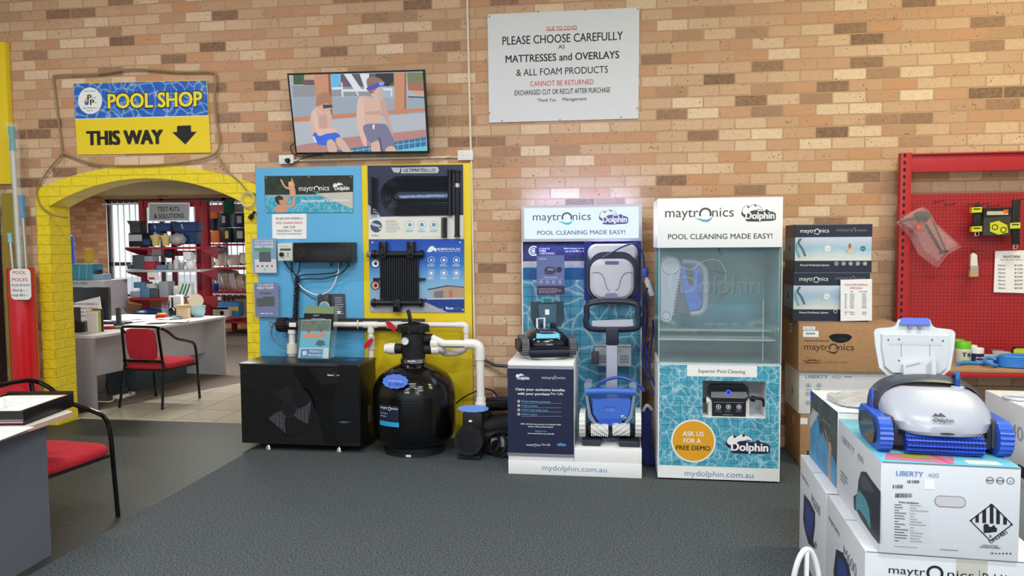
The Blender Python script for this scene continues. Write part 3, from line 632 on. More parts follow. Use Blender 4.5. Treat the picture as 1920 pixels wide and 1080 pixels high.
sitem('green_leaflet_pack', 'green and white pack tilted on the third red shelf', 'pack', (334, 530, 358, 556), M_WHITE, .1, YA-.1, face=lambda mb, f: [mb.pline([(336+k*6, 555), (344+k*6, 532)], .03, f, mat((40, 140, 90), .5)) for k in range(3)])
sitem('price_card', 'white and red price card hanging from the second red shelf', 'card', (277, 510, 297, 525), M_WHITE, .004, YA-.17, face=lambda mb, f: mb.prect((279, 520, 290, 524), f, M_INKR))
lump('blue_bag', 'blue bag on the lowest red shelf behind the desk', 'bag', (252, 577, 312, 598), NB, YA-.1, .2, seed=3)
# right unit further back
YB = 6.9
g = thing('shelf_unit', 'red steel shelving with buckets and hose coils at the far right of the archway', 'shelving', at(425, 620, YB+.2))
for b in ((381, 378, 391, 610),): m = MB(); pb(m, b, YB-.6, YB-.5, RS); m.build('upright', g)
m = MB(); pb(m, (383, 384, 420, 398), YB+.4, YB+.45, RS); m.build('frame', g); m = MB(); pb(m, (434, 598, 440, 620), YB+.1, YB+.2, RS); m.build('leg', g)
SZ = []
for y0, y1 in ((458, 456), (504, 499), (549, 542), (604, 597)):
    a = at(384, y0, YB-.4); b = at(468, y1, YB+.1); m = MB(); z = (a.z+b.z)/2; SZ.append(z); m.box((a.x, YB-.35, z-.035), (b.x+.5, YB+.45, z), RS, .004); m.build('shelf', g)
OR = mat((206, 110, 40), .45); DKB = mat((30, 44, 66), .4)
for b, m_, lb in (((384, 398, 408, 410), OR, 'orange carton on top of the stack at left of the far shelf'), ((384, 410, 402, 432), DKB, 'dark blue carton under the orange carton of the far shelf'), ((386, 434, 396, 454), mat((110, 160, 206), .4), 'pale blue pack low on the top far shelf'), ((396, 432, 411, 455), OR, 'orange carton standing on the top far shelf'),
                  ((410, 399, 427, 426), DKB, 'navy carton stacked above the one with a yellow tag'), ((416, 427, 433, 455), DKB, 'navy carton with a yellow tag on the top far shelf'), ((438, 399, 458, 426), DKB, 'navy carton with pale print at the upper right of the far shelf'), ((438, 427, 460, 455), DKB, 'navy carton with pale print at the lower right of the far shelf')):
    sitem('filter_carton', lb, 'carton', b, m_, .3, YB-.25, 'cartons on the top far shelf', (lambda mb, f, b=b: mb.prect((b[0]+6, b[1]+6, b[2]-5, b[3]-8), f, mat((226, 206, 40), .5) if b[0] == 416 else M_LGREY)) if m_ is DKB and b[0] > 405 else None)
sitem('green_cloth', 'dark green cloth hanging over the top of the far shelf', 'cloth', (419, 376, 438, 400), mat((20, 92, 74), .8), .03, YB-.1); sitem('grey_carton', 'pale carton on top of the far shelf', 'carton', (428, 382, 456, 398), M_LGREY, .2, YB)
for i, b in enumerate(((398, 472, 417, 499), (418, 478, 444, 497), (445, 474, 466, 494), (384, 480, 397, 501))):
    q = at((b[0]+b[2])/2, b[3], YB-.2); r_ = abs(at(b[2], b[3], YB-.2).x-at(b[0], b[3], YB-.2).x)/2; h = at((b[0]+b[2])/2, b[1], YB-.2).z-q.z; mb = MB()
    mb.lathe([(r_*.8, 0), (r_*.95, h*.86), (r_*1.02, h*.88), (r_*1.02, h), (r_*.9, h), (r_*.8, .03)], q+V((0, r_, 0)), mat((220, 214, 206), .4), 24)
    mb.build('plastic_bucket', label=('narrow white bucket near the red upright of the far shelf', 'wide white bucket in the middle of the far shelf', 'white bucket at the right end of the far shelf, beside the yellow pillar', 'small white basket against the red upright of the far shelf')[i], cat='bucket', group='buckets on the far shelf')
lump('bagged_fittings', 'crumpled clear bag lying over the white buckets of the far shelf', 'bag', (394, 461, 425, 476), mat((140, 140, 150), .2, bump=.8, bscale=40), YB-.2, .12, seed=5)
for i, (x, y, r_) in enumerate(((403, 525, 19), (416, 524, 20), (429, 523, 20), (441, 522, 18), (456, 523, 14))):
    q = at(x, y, YB-.05); R_ = r_*.0093; q.z = SZ[2]+R_+.026; m = MB(); cc = (mat((196, 184, 170), .4), mat((214, 216, 222), .25))[i % 2]
    for k in range(4): m.tube([q+V((R_*.16*math.sin(a)+.024*k-.04, R_*math.cos(a)*.6*0+.12*math.cos(a), R_*math.sin(a+.0) if False else R_*math.cos(a+1.57))) for a in [2*math.pi*j/12 for j in range(12)]], .022, cc, 6, 3, True)
    m.build('hose_coil', label=('beige hose coil nearest the red upright of the far shelf', 'clear wrapped hose coil second from the red upright', 'beige hose coil in the middle of the far shelf', 'clear wrapped hose coil second from the yellow pillar', 'small hose coil beside the yellow pillar on the far shelf')[i], cat='hose', group='hose coils on the far shelf')
sitem('blue_tub', 'small blue and white tub on the hose shelf by the red upright', 'tub', (388, 532, 402, 548), M_BLUE, .15, YB-.35)
sitem('cardboard_box', 'brown cardboard box with round holes on the lowest far shelf', 'box', (415, 557, 464, 590), mat((150, 132, 120), .8), .35, YB-.1, face=lambda mb, f: [mb.pdisc(421+k*8, 562, 2.2, f, M_BLACKM) for k in range(3)])
sitem('blue_carton', 'bright blue and yellow carton on the lowest far shelf', 'carton', (409, 567, 447, 594), mat((50, 130, 200), .4), .18, YB-.3, face=lambda mb, f: mb.prect((426, 575, 447, 583), f, mat((220, 180, 40), .5)))
sitem('white_carton', 'white and black carton on the lowest far shelf by the desk', 'carton', (391, 576, 428, 594), M_WHITE, .13, YB-.45, face=lambda mb, f: [mb.prect((391, 576, 428, 580), f, M_BLACKM), mb.pdisc(416, 587, 4, f, M_BLACKM)])
# ================================================================ on the wall
def Z(ox, oy, k): return lambda *P: [(ox+x/k, oy+y/k) for x, y in P]
M_YSIGN = mat((234, 208, 40), .45)
f = frpx((145, 290), (395, 286), -.012); m = MB(); m.pprism([(137, 156), (388, 150), (395, 286), (145, 290)], f, -.008, 0, M_YSIGN)
m.ppoly([(138, 157), (387, 151), (391, 217), (140.5, 223.5)], f, M_SIGNWATER)
m.pline([(140.5, 223.5), (391, 217)], .006, f, M_WHITE, .001)
m.pdisc(169, 189, 22.5, f, M_WHITE, .001, 25, 32)
for b, s_ in (((164, 177, 172, 188), 'P'), ((169, 186, 177, 197), 'P')): m.ptext(s_, b, f, M_INK, .03, .0015)
m.ptext('ool', (172, 180, 180, 185), f, M_GREYINK, 0, .0015); m.ptext('ro', (177, 190, 181, 194), f, M_GREYINK, 0, .0015)
m.ppoly([(162.5, 181), (167, 191), (165.5, 197), (160, 197), (158, 191)], f, mat((30, 110, 190), .5), .0014); m.ppoly([(162.5, 181), (165.5, 188), (161, 193), (159.3, 188.5)], f, mat((220, 200, 60), .5), .0016)
m.ptext('PROUD SUPPLIERS OF', (158, 170, 179, 172), f, M_INK, .01, .0015); m.ptext('Master & Barber Stores', (156, 201, 182, 203.5), f, M_INK, .01, .0015); m.ptext('FRANCHISE', (163, 206.5, 175, 208.5), f, M_INK, 0, .0015)
m.ptext('POOL SHOP', (200.5, 171, 381, 202.5), f, M_INK, .085, .0012); m.ptext('POOL SHOP', (202, 172.5, 379.5, 201), f, mat((240, 222, 60), .5), .04, .0020)
m.ptext('THIS WAY', (162, 243.5, 306, 270.5), f, M_INK, .075, .0012)
m.ppoly([(332, 236), (358, 235), (358.5, 247), (369, 247), (347.5, 271), (323, 248), (332, 247.5)], f, M_INK, .0012)
m.build('shop_sign', label='blue and yellow sign reading POOL SHOP THIS WAY above the archway', cat='sign')
z1, z2 = Z(0, 60, 3.857), Z(0, 340, 3.857)
M_ROPE = mat((150, 128, 88), .7); Yr = -.03
def wtube(P, r, mm, Y, name, lab, cat, n=8, k=6, parent=None, closed=False):
    q = MB(); q.tube([at(*p[:2], p[2] if len(p) > 2 else Y) for p in P], r, mm, n, k, closed); return q.build(name, parent, lab, cat)
wtube(z1((450, 870), (420, 620), (395, 420), (385, 335), (420, 313), (700, 302), (960, 268), (1300, 288), (1525, 290), (1560, 330), (1552, 480), (1562, 620), (1572, 862), (1320, 942), (1000, 966), (690, 955), (452, 872)), .0085, M_ROPE, Yr, 'rope', 'frayed brown cord looped round the shop sign', 'cord')
wtube(z1((452, 878), (340, 1010), (280, 1110))+z2((265, 90), (300, 180), (390, 245), (482, 262)), .0075, M_ROPE, Yr, 'rope', 'loose cord end hanging over the left shoulder of the yellow arch', 'cord')
lead = thing('power_lead', 'pale extension lead coiled at the right shoulder of the yellow arch', 'cord', at(465, 410, -.03))
P = z1((1565, 880), (1640, 1000), (1730, 1080))+z2((1790, 70), (1850, 95))
m = MB(); m.tube([at(*p, -.03) for p in P], .0065, M_ROPE, 8); c = at(465, 376, -.035)
for k in range(2): m.tube([c+V((.058*math.cos(a+k), -.006*k, .062*math.sin(a+k)+.01*k)) for a in [2*math.pi*j/10 for j in range(10)]], .006, mat((206, 196, 150), .5), 8, 4, True)
m.build('lead_coil', lead); m = MB(); m.tube([at(478, 396, -.04), at(474, 402, -.045), at(468, 410, -.045)], [.012]*10+[.02]*20, M_BLACKM, 10); m.build('socket', lead)
# notice
f = frpx((917, 230), (1197, 222), -.012); m = MB(); m.pprism([(914, 27), (1199, 14), (1197, 222), (917, 230)], f, -.008, 0, mat((212, 214, 218), .5))
for s_, b, mm, bo in (('DUE TO COVID', (1025, 48.5, 1082, 56), M_INKR, .006), ('PLEASE CHOOSE CAREFULLY', (942, 63, 1168, 79.5), M_INK, .012), ('AS', (1047, 83.5, 1059, 91), M_INK, .01), ('MATTRESSES and OVERLAYS', (948, 99, 1161, 113.5), M_INK, .02), ('& ALL FOAM PRODUCTS', (968, 126, 1140, 139.5), M_INK, .004), ('CANNOT BE RETURNED', (994, 150, 1113, 160), M_INKR, 0),
                      ('EXCHANGED CUT OR RECUT AFTER PURCHASE', (965, 166, 1144, 176), M_INK, .01), ('Thank You', (1008, 184, 1042, 190.5), M_INK, .004), ('Management', (1055, 182, 1100, 188.5), M_INK, .004)): m.ptext(s_, b, f, mm, bo)
m.pline([(1025, 57.5), (1082, 55.5)], .004, f, M_INKR)
for p in ((918, 31), (1009, 22), (1097, 18.5), (1196, 17), (1195, 203), (1164, 220), (1050, 225), (941, 227), (918, 212)): m.pdisc(*p, 1.6, f, M_GREY, .002, n=10)
m.build('wall_notice', label='large white notice about mattresses and foam products on the brick wall', cat='notice')
# television
tf0 = at(678, 289, -.10); a = math.radians(13); TVW, TVH = 1.14, .652
tv = thing('television', 'wall mounted television showing two boys at a pool edge', 'television', tf0)
fr = Fr(tf0, at(802, 287, -.10)-at(555, 290, -.10), (0, -math.sin(a), math.cos(a)))
m = MB(); m.prism([(-TVW/2, 0), (TVW/2, 0), (TVW/2, TVH), (-TVW/2, TVH)], fr, -.035, 0, mat((16, 16, 20), .3)); m.prism(rrect(.5, .35, .02, cy=.33), fr, -.075, -.03, M_BLACKM); m.build('casing', tv)
br = MB(); br.prism(rrect(.2, .2, .01, cy=.36), fr, -.12, -.07, M_BLACKM); q = fr.p(0, .36, -.1); br.cyl(q, (q.x, -.03, q.z-.05), .035, M_BLACKM); br.box((q.x-.1, -.012, q.z-.2), (q.x+.1, -.001, q.z+.1), M_BLACKM); br.build('wall_bracket', tv)
E_ = lambda c: mat(c, .3, emit=.86)
K = Z(520, 120, 5.053)
s = MB(); s.rect(-TVW/2+.014, .02, TVW/2-.014, TVH-.014, fr, E_((172, 186, 200)), .001)
uL, uR, vB, vT = -TVW/2+.014, TVW/2-.014, .02, TVH-.014
def KP(P, c, w, t=None, sm=0):
    o = []; P = K(*P)
    if sm and len(P) > 4: P = [(p.x, p.y) for p in catmull([V((a, b, 0)) for a, b in P], 4, True)]
    for x, y in P:
        u, v = fr.px(x, y); o.append((min(max(u, uL), uR), min(max(v, vB), vT)))
    if t: s.line(o, t, fr, E_(c), w)
    else: s.poly(o, fr, E_(c), w)
w = .001
for c, P in (((196, 168, 132), ((130, 95), (360, 92), (360, 170), (135, 170))), ((62, 92, 58), ((150, 95), (255, 92), (250, 195), (155, 195))), ((110, 84, 88), ((255, 150), (350, 150), (355, 200), (250, 200))), ((150, 152, 160), ((140, 205), (900, 195), (900, 305), (150, 312))), ((92, 90, 96), ((600, 95), (1110, 85), (1110, 210), (600, 215))),
              ((40, 40, 44), ((930, 90), (1100, 86), (1100, 170), (1050, 215), (940, 180))), ((96, 190, 240), ((515, 95), (590, 92), (588, 215), (520, 215))), ((120, 80, 130), ((615, 160), (670, 160), (680, 215), (620, 215))), ((116, 130, 92), ((1230, 80), (1400, 80), (1400, 175), (1235, 180))), ((168, 110, 90), ((1235, 175), (1400, 165), (1400, 260), (1240, 250))),
              ((206, 170, 140), ((1250, 250), (1400, 255), (1400, 300), (1290, 290))), ((60, 64, 74), ((1240, 305), (1400, 310), (1400, 322), (1240, 318))), ((160, 172, 186), ((150, 312), (1400, 322), (1400, 480), (160, 500)))): w += .00012; KP(P, c, w)
for P in (((630, 95), (700, 92), (800, 240), (730, 245)), ((780, 92), (870, 90), (870, 240), (830, 240)), ((515, 220), (610, 218), (620, 240), (520, 245)), ((620, 240), (860, 235), (860, 260), (620, 262)), ((990, 230), (1085, 228), (1088, 250), (1000, 252)), ((605, 175), (618, 175), (628, 310), (612, 312)), ((735, 245), (750, 245), (775, 300), (762, 300)), ((1075, 230), (1088, 230), (1088, 305), (1076, 305))): KP(P, (226, 234, 242), .0027)
for P, c in ((((352, 95), (505, 90), (525, 520), (375, 540)), (206, 146, 112)), (((480, 92), (505, 90), (525, 520), (500, 522)), (150, 96, 72)), (((1105, 85), (1225, 80), (1222, 470), (1115, 475)), (206, 142, 108)), (((1205, 82), (1225, 80), (1222, 470), (1205, 471)), (164, 104, 78)), (((155, 505), (1400, 415), (1400, 450), (155, 552)), (204, 138, 100)),
             (((160, 552), (1400, 462), (1405, 620), (600, 700), (170, 780)), (186, 192, 202)), (((170, 775), (600, 700), (1408, 620), (1410, 690), (900, 770), (500, 830), (180, 852)), (190, 138, 134)), (((440, 838), (900, 770), (1412, 690), (1415, 850), (440, 850)), (44, 120, 164)), (((1140, 815), (1415, 775), (1415, 850), (1140, 850)), (110, 206, 228))): w += .0002; KP(P, c, w)
for k in range(14): KP(((710+k*54, 805-k*8), (712+k*54, 850-k*4)), (170, 214, 232), w+.0001, .004)
KP(((700, 825), (1412, 728)), (170, 214, 232), w+.0001, .004)
SK, SKD = (222, 184, 168), (188, 146, 134)
for P, c in ((((330, 450), (380, 405), (450, 415), (505, 440), (520, 620), (480, 670), (350, 680), (312, 560)), SK), (((395, 490), (470, 470), (480, 600), (400, 640)), (206, 166, 152)), (((345, 655), (470, 660), (560, 650), (600, 690), (560, 730), (460, 770), (370, 750)), (60, 110, 224)), (((338, 690), (360, 740), (380, 750), (350, 680)), (230, 236, 246)), (((470, 740), (520, 715), (560, 780), (560, 850), (500, 850)), SK), (((555, 730), (600, 695), (680, 790), (705, 850), (640, 850)), SK),
             (((330, 470), (360, 440), (385, 520), (400, 610), (540, 605), (560, 640), (480, 655), (400, 680), (370, 640)), (232, 196, 180)), (((375, 340), (400, 290), (460, 275), (510, 310), (520, 390), (500, 440), (430, 450), (385, 400)), (222, 176, 154)), (((370, 380), (385, 300), (430, 270), (480, 272), (520, 330), (515, 385), (470, 375), (420, 385), (395, 400)), (176, 128, 96)), (((430, 385), (520, 385), (528, 412), (440, 422)), (60, 64, 84)), (((490, 430), (500, 420), (505, 445)), SKD),
             (((765, 340), (830, 300), (880, 320), (960, 320), (1010, 310), (1045, 450), (985, 480), (980, 570), (830, 580), (825, 480), (800, 640), (755, 560)), SK), (((830, 455), (980, 440), (980, 480), (840, 480)), (204, 164, 150)), (((985, 320), (1020, 330), (1060, 500), (1100, 670), (1075, 670), (1030, 540), (980, 420)), (206, 166, 154)), (((765, 345), (815, 330), (830, 560), (850, 760), (830, 775), (800, 720), (755, 540)), (230, 192, 178)),
             (((830, 575), (980, 565), (1045, 590), (1120, 770), (1050, 790), (1000, 830), (960, 720), (880, 745), (825, 650)), (124, 124, 156)), (((905, 575), (925, 572), (920, 620), (905, 610)), (236, 236, 244)), (((890, 760), (960, 730), (985, 800), (975, 850), (905, 850)), SK), (((1030, 800), (1090, 775), (1135, 820), (1135, 850), (1040, 850)), SK), (((960, 690), (975, 690), (1005, 830), (985, 840)), (84, 84, 112)),
             (((880, 240), (960, 220), (1000, 240), (1005, 320), (950, 345), (900, 300)), SK), (((850, 150), (900, 120), (970, 135), (1015, 175), (1000, 200), (960, 215), (920, 260), (890, 280), (865, 250)), (150, 112, 92)), (((860, 215), (1005, 165), (1020, 185), (1000, 205), (868, 250)), (70, 84, 196)), (((965, 170), (1015, 172), (1012, 195), (970, 205)), (150, 170, 226)), (((905, 250), (925, 250), (925, 280), (908, 275)), SKD), (((970, 230), (1010, 235), (1000, 320), (960, 335)), (196, 180, 186))): w += .00015; KP(P, c, w, None, 1)
s.build('screen', tv)
M_BOXW = mat((226, 226, 224), .45)
o = MB(); pf = wallf(-.03)
def outlet(name, lab, b):
    r = thing(name, lab, 'power point', at((b[0]+b[2])/2, b[3], -.02)); q = MB(); u0, v1 = wallf(-.03).px(b[0], b[1]); u1, v0 = wallf(-.03).px(b[2], b[3]); q.box((u0, -.035, v0), (u1, -.001, v1), M_BOXW, .004)
    for c in (-.022, .022):
        for dx, rt in ((-.008, .5), (.008, -.5)): q.box(((u0+u1)/2+c+dx-.001, -.0365, (v0+v1)/2-.004), ((u0+u1)/2+c+dx+.001, -.035, (v0+v1)/2+.004), M_INK)
        q.box(((u0+u1)/2+c-.006, -.038, v1-.016), ((u0+u1)/2+c+.006, -.035, v1-.006), M_WHITE, .001)
    q.build('face_plate', r); return r
outlet('power_point', 'white power point under the left end of the television with a black plug', (523, 291, 551, 307))
outlet('power_point', 'white power point to the lower right of the television', (858, 282, 887, 300))
m = MB(); q = at(539, 301, -.045); m.cyl(q+V((0, .009, 0)), q+V((0, -.02, 0)), .022, M_BLACKM, 16, .016); r = m.build('power_plug', label='black plug with lead in the power point under the television', cat='plug'); wtube([(539, 302, -.06), (545, 308, -.05), (556, 303, -.02), (572, 295, -.02), (590, 292, -.03), (604, 290, -.06)], .004, M_BLACKM, 0, 'cord', None, None, parent=r)
wtube([(554, 268, -.07), (545, 275, -.05), (549, 287, -.03), (560, 293, -.02), (572, 292, -.05)], .004, M_BLACKM, 0, 'loose_cable', 'black cable looping out behind the lower left corner of the television', 'cable')
wtube([(800, 284, -.05), (812, 276, -.02), (803, 290, -.02), (814, 300, -.02), (840, 295, -.02), (859, 291, -.02)], .003, mat((170, 160, 140), .6), 0, 'loose_cable', 'thin pale cable beside the right power point under the television', 'cable')
def duct(P0, P1, name, lab):
    q = MB(); q.tube([at(*P0, -.012), at(*P1, -.012)], .0105, mat((222, 210, 190), .5), 4, 0); return q.build(name, label=lab, cat='conduit')
duct((551, 301), (858, 294), 'cable_conduit', 'thin cream conduit running level below the television')
duct((876, -6), (883, 282), 'cable_conduit', 'tall cream conduit rising from the right power point to the top of the wall')
duct((884, 300), (890, 648), 'cable_conduit', 'cream conduit dropping beside the yellow display board')
# ================================================================ display boards
PY = -.03
bl0, bl1, bt = at(483.5, 500, PY).x, at(681, 500, PY).x, at(580, 313, PY).z
m = MB(); m.box((bl0, PY, .0), (bl1, -.002, bt), mat((92, 172, 220), .5), .003); m.build('display_board', label='sky blue painted display board right of the archway', cat='board')
yl1 = at(884, 500, PY).x; m = MB(); m.box((bl1+.001, PY, .0), (yl1, -.002, at(780, 308, PY).z), mat((232, 206, 30), .5), .003); m.build('display_board', label='yellow painted display board behind the black tank', cat='board')
G = Z(470, 300, 3.6); pf = wallf(PY-.006)
def PG(mb, P, c, w=.0006, mm=None):
    P = G(*P)
    if len(P) > 5: P = [(p.x, p.y) for p in catmull([V((a, b, 0)) for a, b in P], 4, True)]
    mb.ppoly(P, pf, mm or mat(c, .45), w)
m = MB(); m.pprism(G((93, 108), (690, 103), (690, 355), (98, 356)), pf, -.006, 0, mat((40, 48, 44), .4))
PG(m, ((94, 110), (300, 108), (300, 240), (96, 240)), None, .0003, mat((38, 52, 40), .6, var=.5, vscale=14)); PG(m, ((300, 108), (690, 104), (690, 220), (300, 240)), None, .0003, mat((40, 44, 36), .6, var=.5, vscale=14))
PG(m, ((97, 240), (460, 238), (690, 330), (690, 354), (99, 355)), None, .0008, M_POOLBLUE); PG(m, ((440, 225), (690, 215), (690, 330), (470, 240)), (196, 196, 186), .0007); PG(m, ((100, 236), (460, 232), (470, 242), (100, 246)), (150, 176, 180), .0009)
SKN = (206, 150, 118)
PG(m, ((165, 320), (200, 300), (215, 270), (250, 235), (262, 242), (240, 300), (270, 300), (285, 255), (298, 250), (295, 310), (250, 325), (240, 350), (170, 352)), SKN, .0012); PG(m, ((163, 260), (185, 240), (215, 250), (222, 280), (205, 300), (180, 295)), (60, 44, 38), .0014); PG(m, ((190, 270), (222, 268), (222, 292), (198, 300)), SKN, .0016)
PG(m, ((255, 160), (280, 150), (298, 190), (302, 235), (270, 240), (262, 200)), (214, 160, 128), .0012); PG(m, ((200, 132), (212, 135), (235, 175), (265, 188), (262, 200), (225, 182)), (214, 160, 128), .0013); PG(m, ((272, 125), (280, 125), (300, 175), (290, 180)), (214, 160, 128), .0013); PG(m, ((255, 150), (275, 142), (288, 165), (270, 180), (258, 172)), (226, 176, 140), .0015)
logo_may(m, pf, (470+326/3.6, 300+178/3.6, 470+530/3.6, 300+207/3.6), M_WHITE, M_TEAL, .0015); logo_dol(m, pf, (470+552/3.6, 300+152/3.6, 470+672/3.6, 300+210/3.6), M_WHITE, mat((60, 70, 70), .5), .001)
m.ptext('Exceptional Experience', (470+346/3.6, 300+262/3.6, 470+664/3.6, 300+282/3.6), pf, M_WHITE, .02, .0016)
for p in G((104, 120), (392, 114), (678, 114), (110, 346), (400, 346), (682, 345)): m.pdisc(*p, 1.6, pf, M_CHROME, .002, n=10)
m.build('pool_poster', label='wide poster of a man lifting a child in a pool on the blue board', cat='poster')
f = wallf(PY-.003); m = MB(); m.pprism(G((144, 366), (377, 362), (377, 531), (146, 533)), f, -.002, 0, M_PAPER)
for s_, y, x0, x1, mm, h in (('WE ARE NOW OFFERING A', 402, 168, 352, M_INK, 15), ('POOL CLEANING SERVICE', 431, 172, 350, M_INKR, 15), ('ASK OUR', 460, 220, 302, M_INK, 15), ('FRIENDLY TEAM', 486, 178, 344, M_INK, 16), ('FOR MORE INFORMATION', 503, 180, 345, M_INK, 9)): m.ptext(s_, G((x0, y-h))[0]+G((x1, y))[0], f, mm, .012 if h != 16 else 0)
m.build('paper_notice', label='white paper notice about a pool cleaning service on the blue board', cat='notice')
# acrylic flyer pockets with heat pump flyers
def flyer(b, lab, top, dark):
    r = thing('flyer_holder', lab, 'flyer', at((b[0]+b[2])/2, b[3], PY-.02)); ff_ = wallf(PY-.03); x0, y0, x1, y1 = b; q = MB()
    q.pprism([(x0, y0), (x1, y0), (x1+2, y1), (x0+3, y1)], ff_, -.001, 0, mat(top, .4)); W_ = x1-x0; H_ = y1-y0
    if dark:
        q.prect((x0+3, y0+H_*.32, x1, y0+H_*.6), ff_, mat((100, 160, 190), .4)); q.prect((x0+6, y0+H_*.6, x1+1, y1-1), ff_, mat((214, 210, 216), .4), .0006); q.prect((x0+5, y0+H_*.26, x1-9, y0+H_*.36), ff_, mat((40, 130, 70), .5), .0008)
        q.prect((x0+14, y0+H_*.38, x1-9, y0+H_*.68), ff_, M_BLACKM, .001)
        q.ptext('NEW SERIES', (x0+7, y0+3, x1-5, y0+5.5), ff_, M_WHITE, .01); q.ptext('FULL INVERTER', (x0+5, y0+7, x1-4, y0+11), ff_, M_WHITE, .02); q.ptext('HEAT PUMP', (x0+6, y0+13, x1-4, y0+18), ff_, M_WHITE, .03)
        for k in range(4): q.pdisc(x0+11+k*9, y1-13, 1.8, ff_, M_INK, .001, n=10)
    else:
        q.ptext('FULL INVERTER', (x0+7, y0+2, x1-8, y0+5.5), ff_, M_WHITE, .02); q.ptext('HEAT PUMP', (x0+6, y0+7, x1-8, y0+12), ff_, M_WHITE, .03); q.prect((x0+10, y0+18, x1-12, y0+22), ff_, M_DGREY, .0006)
        q.prect((x0+5, y0+29, x0+19, y0+45), ff_, M_BLACKM, .0008); q.prect((x0+17, y0+26, x1-6, y0+44), ff_, M_BLACK, .001)
    q.ptext('X', (x0+W_*.5, y1-9, x0+W_*.6, y1-4), ff_, M_INK if dark else M_WHITE, 0); q.pline([(x0+W_*.28, y1-6), (x0+W_*.48, y1-6)], .006, ff_, M_INK if dark else M_WHITE); q.pline([(x0+W_*.64, y1-6), (x0+W_*.8, y1-6)], .006, ff_, M_INK if dark else M_WHITE); q.build('flyer', r)
    q = MB(); q.pprism([(x0-1, y0-1), (x1+1, y0-1), (x1+3, y1+1), (x0+2, y1+1)], ff_, .004, .006, M_ACRYL); q.pprism([(x0-1, y0-1), (x0+1, y0-1), (x0+4, y1+1), (x0+2, y1+1)], ff_, -.025, .006, M_ACRYL); q.pprism([(x1-1, y0-1), (x1+1, y0-1), (x1+3, y1+1), (x1+1, y1+1)], ff_, -.025, .006, M_ACRYL); q.build('acrylic_sleeve', r)
flyer((472, 447, 517, 512), 'pale heat pump flyer, upper of two at the left edge of the blue board', (120, 150, 190), True)
flyer((476, 530, 521, 594), 'violet heat pump flyer, lower of two at the left edge of the blue board', (96, 104, 158), False)
# controller
r = thing('pool_controller', 'white control box with small display joined to a long black box on the blue board', 'controller', at(590, 492, PY-.06))
m = MB(); a_, b_ = at(549, 455, -.17), at(655, 492, -.17); m.box((a_.x, -.17, b_.z), (b_.x+.02, PY-.001, a_.z), mat((20, 21, 28), .25), .006); ff_ = wallf(-.17); m.pring(564, 473, 7, .6, ff_, M_DGREY, .001); m.ptext('AQUA', (596, 470, 632, 478), ff_, mat((36, 38, 48), .4), 0); m.build('power_box', r)
m = MB(); a_, b_ = at(520, 456, -.12), at(549, 489, -.12); m.box((a_.x, -.12, b_.z), (b_.x, PY-.001, a_.z), mat((206, 212, 202), .4), .006); ff_ = wallf(-.12); m.prect((525, 466, 545, 470), ff_, mat((70, 84, 72), .3), .001); m.ptext('CHLOR', (524, 461, 540, 463), ff_, M_GREYINK)
for k in range(3): m.pdisc(540, 474+k*3.2, 1, ff_, M_INK, .001, n=10)
m.build('display_box', r); q = at(529, 477, -.12); m = MB(); m.cyl(q, q+V((0, -.02, 0)), .018, M_BLACK, 16); m.build('knob', r)
for x in (621, 638, 653): m = MB(); q = at(x, 492, -.1); m.cyl(q+V((0, 0, .01)), q-V((0, 0, .035)), .012, M_BLACKG, 12); m.build('cable_gland', r)
CB = thing('cable_bundle', 'bundle of black cables wrapped in a spiral below the control boxes', 'cable', at(555, 600, -.06))
for k, P in enumerate((((531, 486), (540, 500), (552, 513), (557, 522)), ((547, 491), (548, 505), (553, 515), (557, 522)), ((562, 492), (561, 506), (558, 514), (557, 522)), ((638, 496), (630, 510), (600, 514), (566, 516), (557, 524)), ((654, 496), (640, 512), (610, 522), (575, 523), (557, 526)))):
    m = MB(); m.tube([at(*p, -.07-.006*k) for p in P], .0055, M_BLACKM, 6); m.build('lead', CB)
m = MB(); P = [at(557-(y-520)*.04, y, -.065) for y in range(520, 603, 6)]; m.tube(P, .011, M_BLACKM, 8)
for i in range(60): pass
hel = []
for i in range(150): t_ = i/149; c = at(557-3.4*t_, 520+81*t_, -.065); hel.append(c+V((.021*math.cos(i*.75), .021*math.sin(i*.75), 0)))
m.tube(hel, .0055, M_BLACK, 6, 0); m.build('spiral_wrap', CB)
wtube([(635, 492, -.08), (634, 510, -.09), (622, 540, -.08), (600, 553, -.07), (578, 547, -.06), (562, 535, -.06), (557, 524, -.06)], .005, M_WHITE, 0, 'white_cable', 'white cable looping below the black control box', 'cable')
wtube([(545, 491, -.05), (550, 530, -.04), (575, 552, -.036), (592, 562, -.036)], .003, M_DGREY, 0, 'grey_cable', 'thin grey cable crossing the blue board behind the white loop', 'cable')
r = thing('information_card', 'dark grey printed card behind the brochures on the blue board', 'card', at(632, 600, -.04)); ff_ = wallf(-.045); m = MB(); m.pprism([(600, 551), (646, 551), (648, 601), (600, 601)], ff_, -.012, 0, mat((74, 78, 88), .4)); scribble(m, ff_, 628, 556, 645, 590, 8, M_LGREY, seed=3, fill=.3); m.prect((633, 583, 638, 588), ff_, M_WHITE, .001); m.build('card', r)
r = thing('flow_sensor', 'clear bagged sensor with gauge hanging behind the brochures', 'sensor', at(608, 580, -.08)); m = MB(); q = at(608, 565, -.075); m.box((q.x-.055, -.1, q.z-.05), (q.x+.05, -.05, q.z+.06), mat((60, 64, 70), .2, bump=1, bscale=40), .02); m.build('sensor_body', r)
m = MB(); q = at(609, 575, -.1); m.cyl(q, q+V((0, -.012, 0)), .045, M_LGREY, 24); m.disc(0, 0, .036, Fr(q+V((0, -.013, 0)), (1, 0, 0), (0, 0, 1)), mat((90, 170, 190), .3)); m.build('gauge', r)
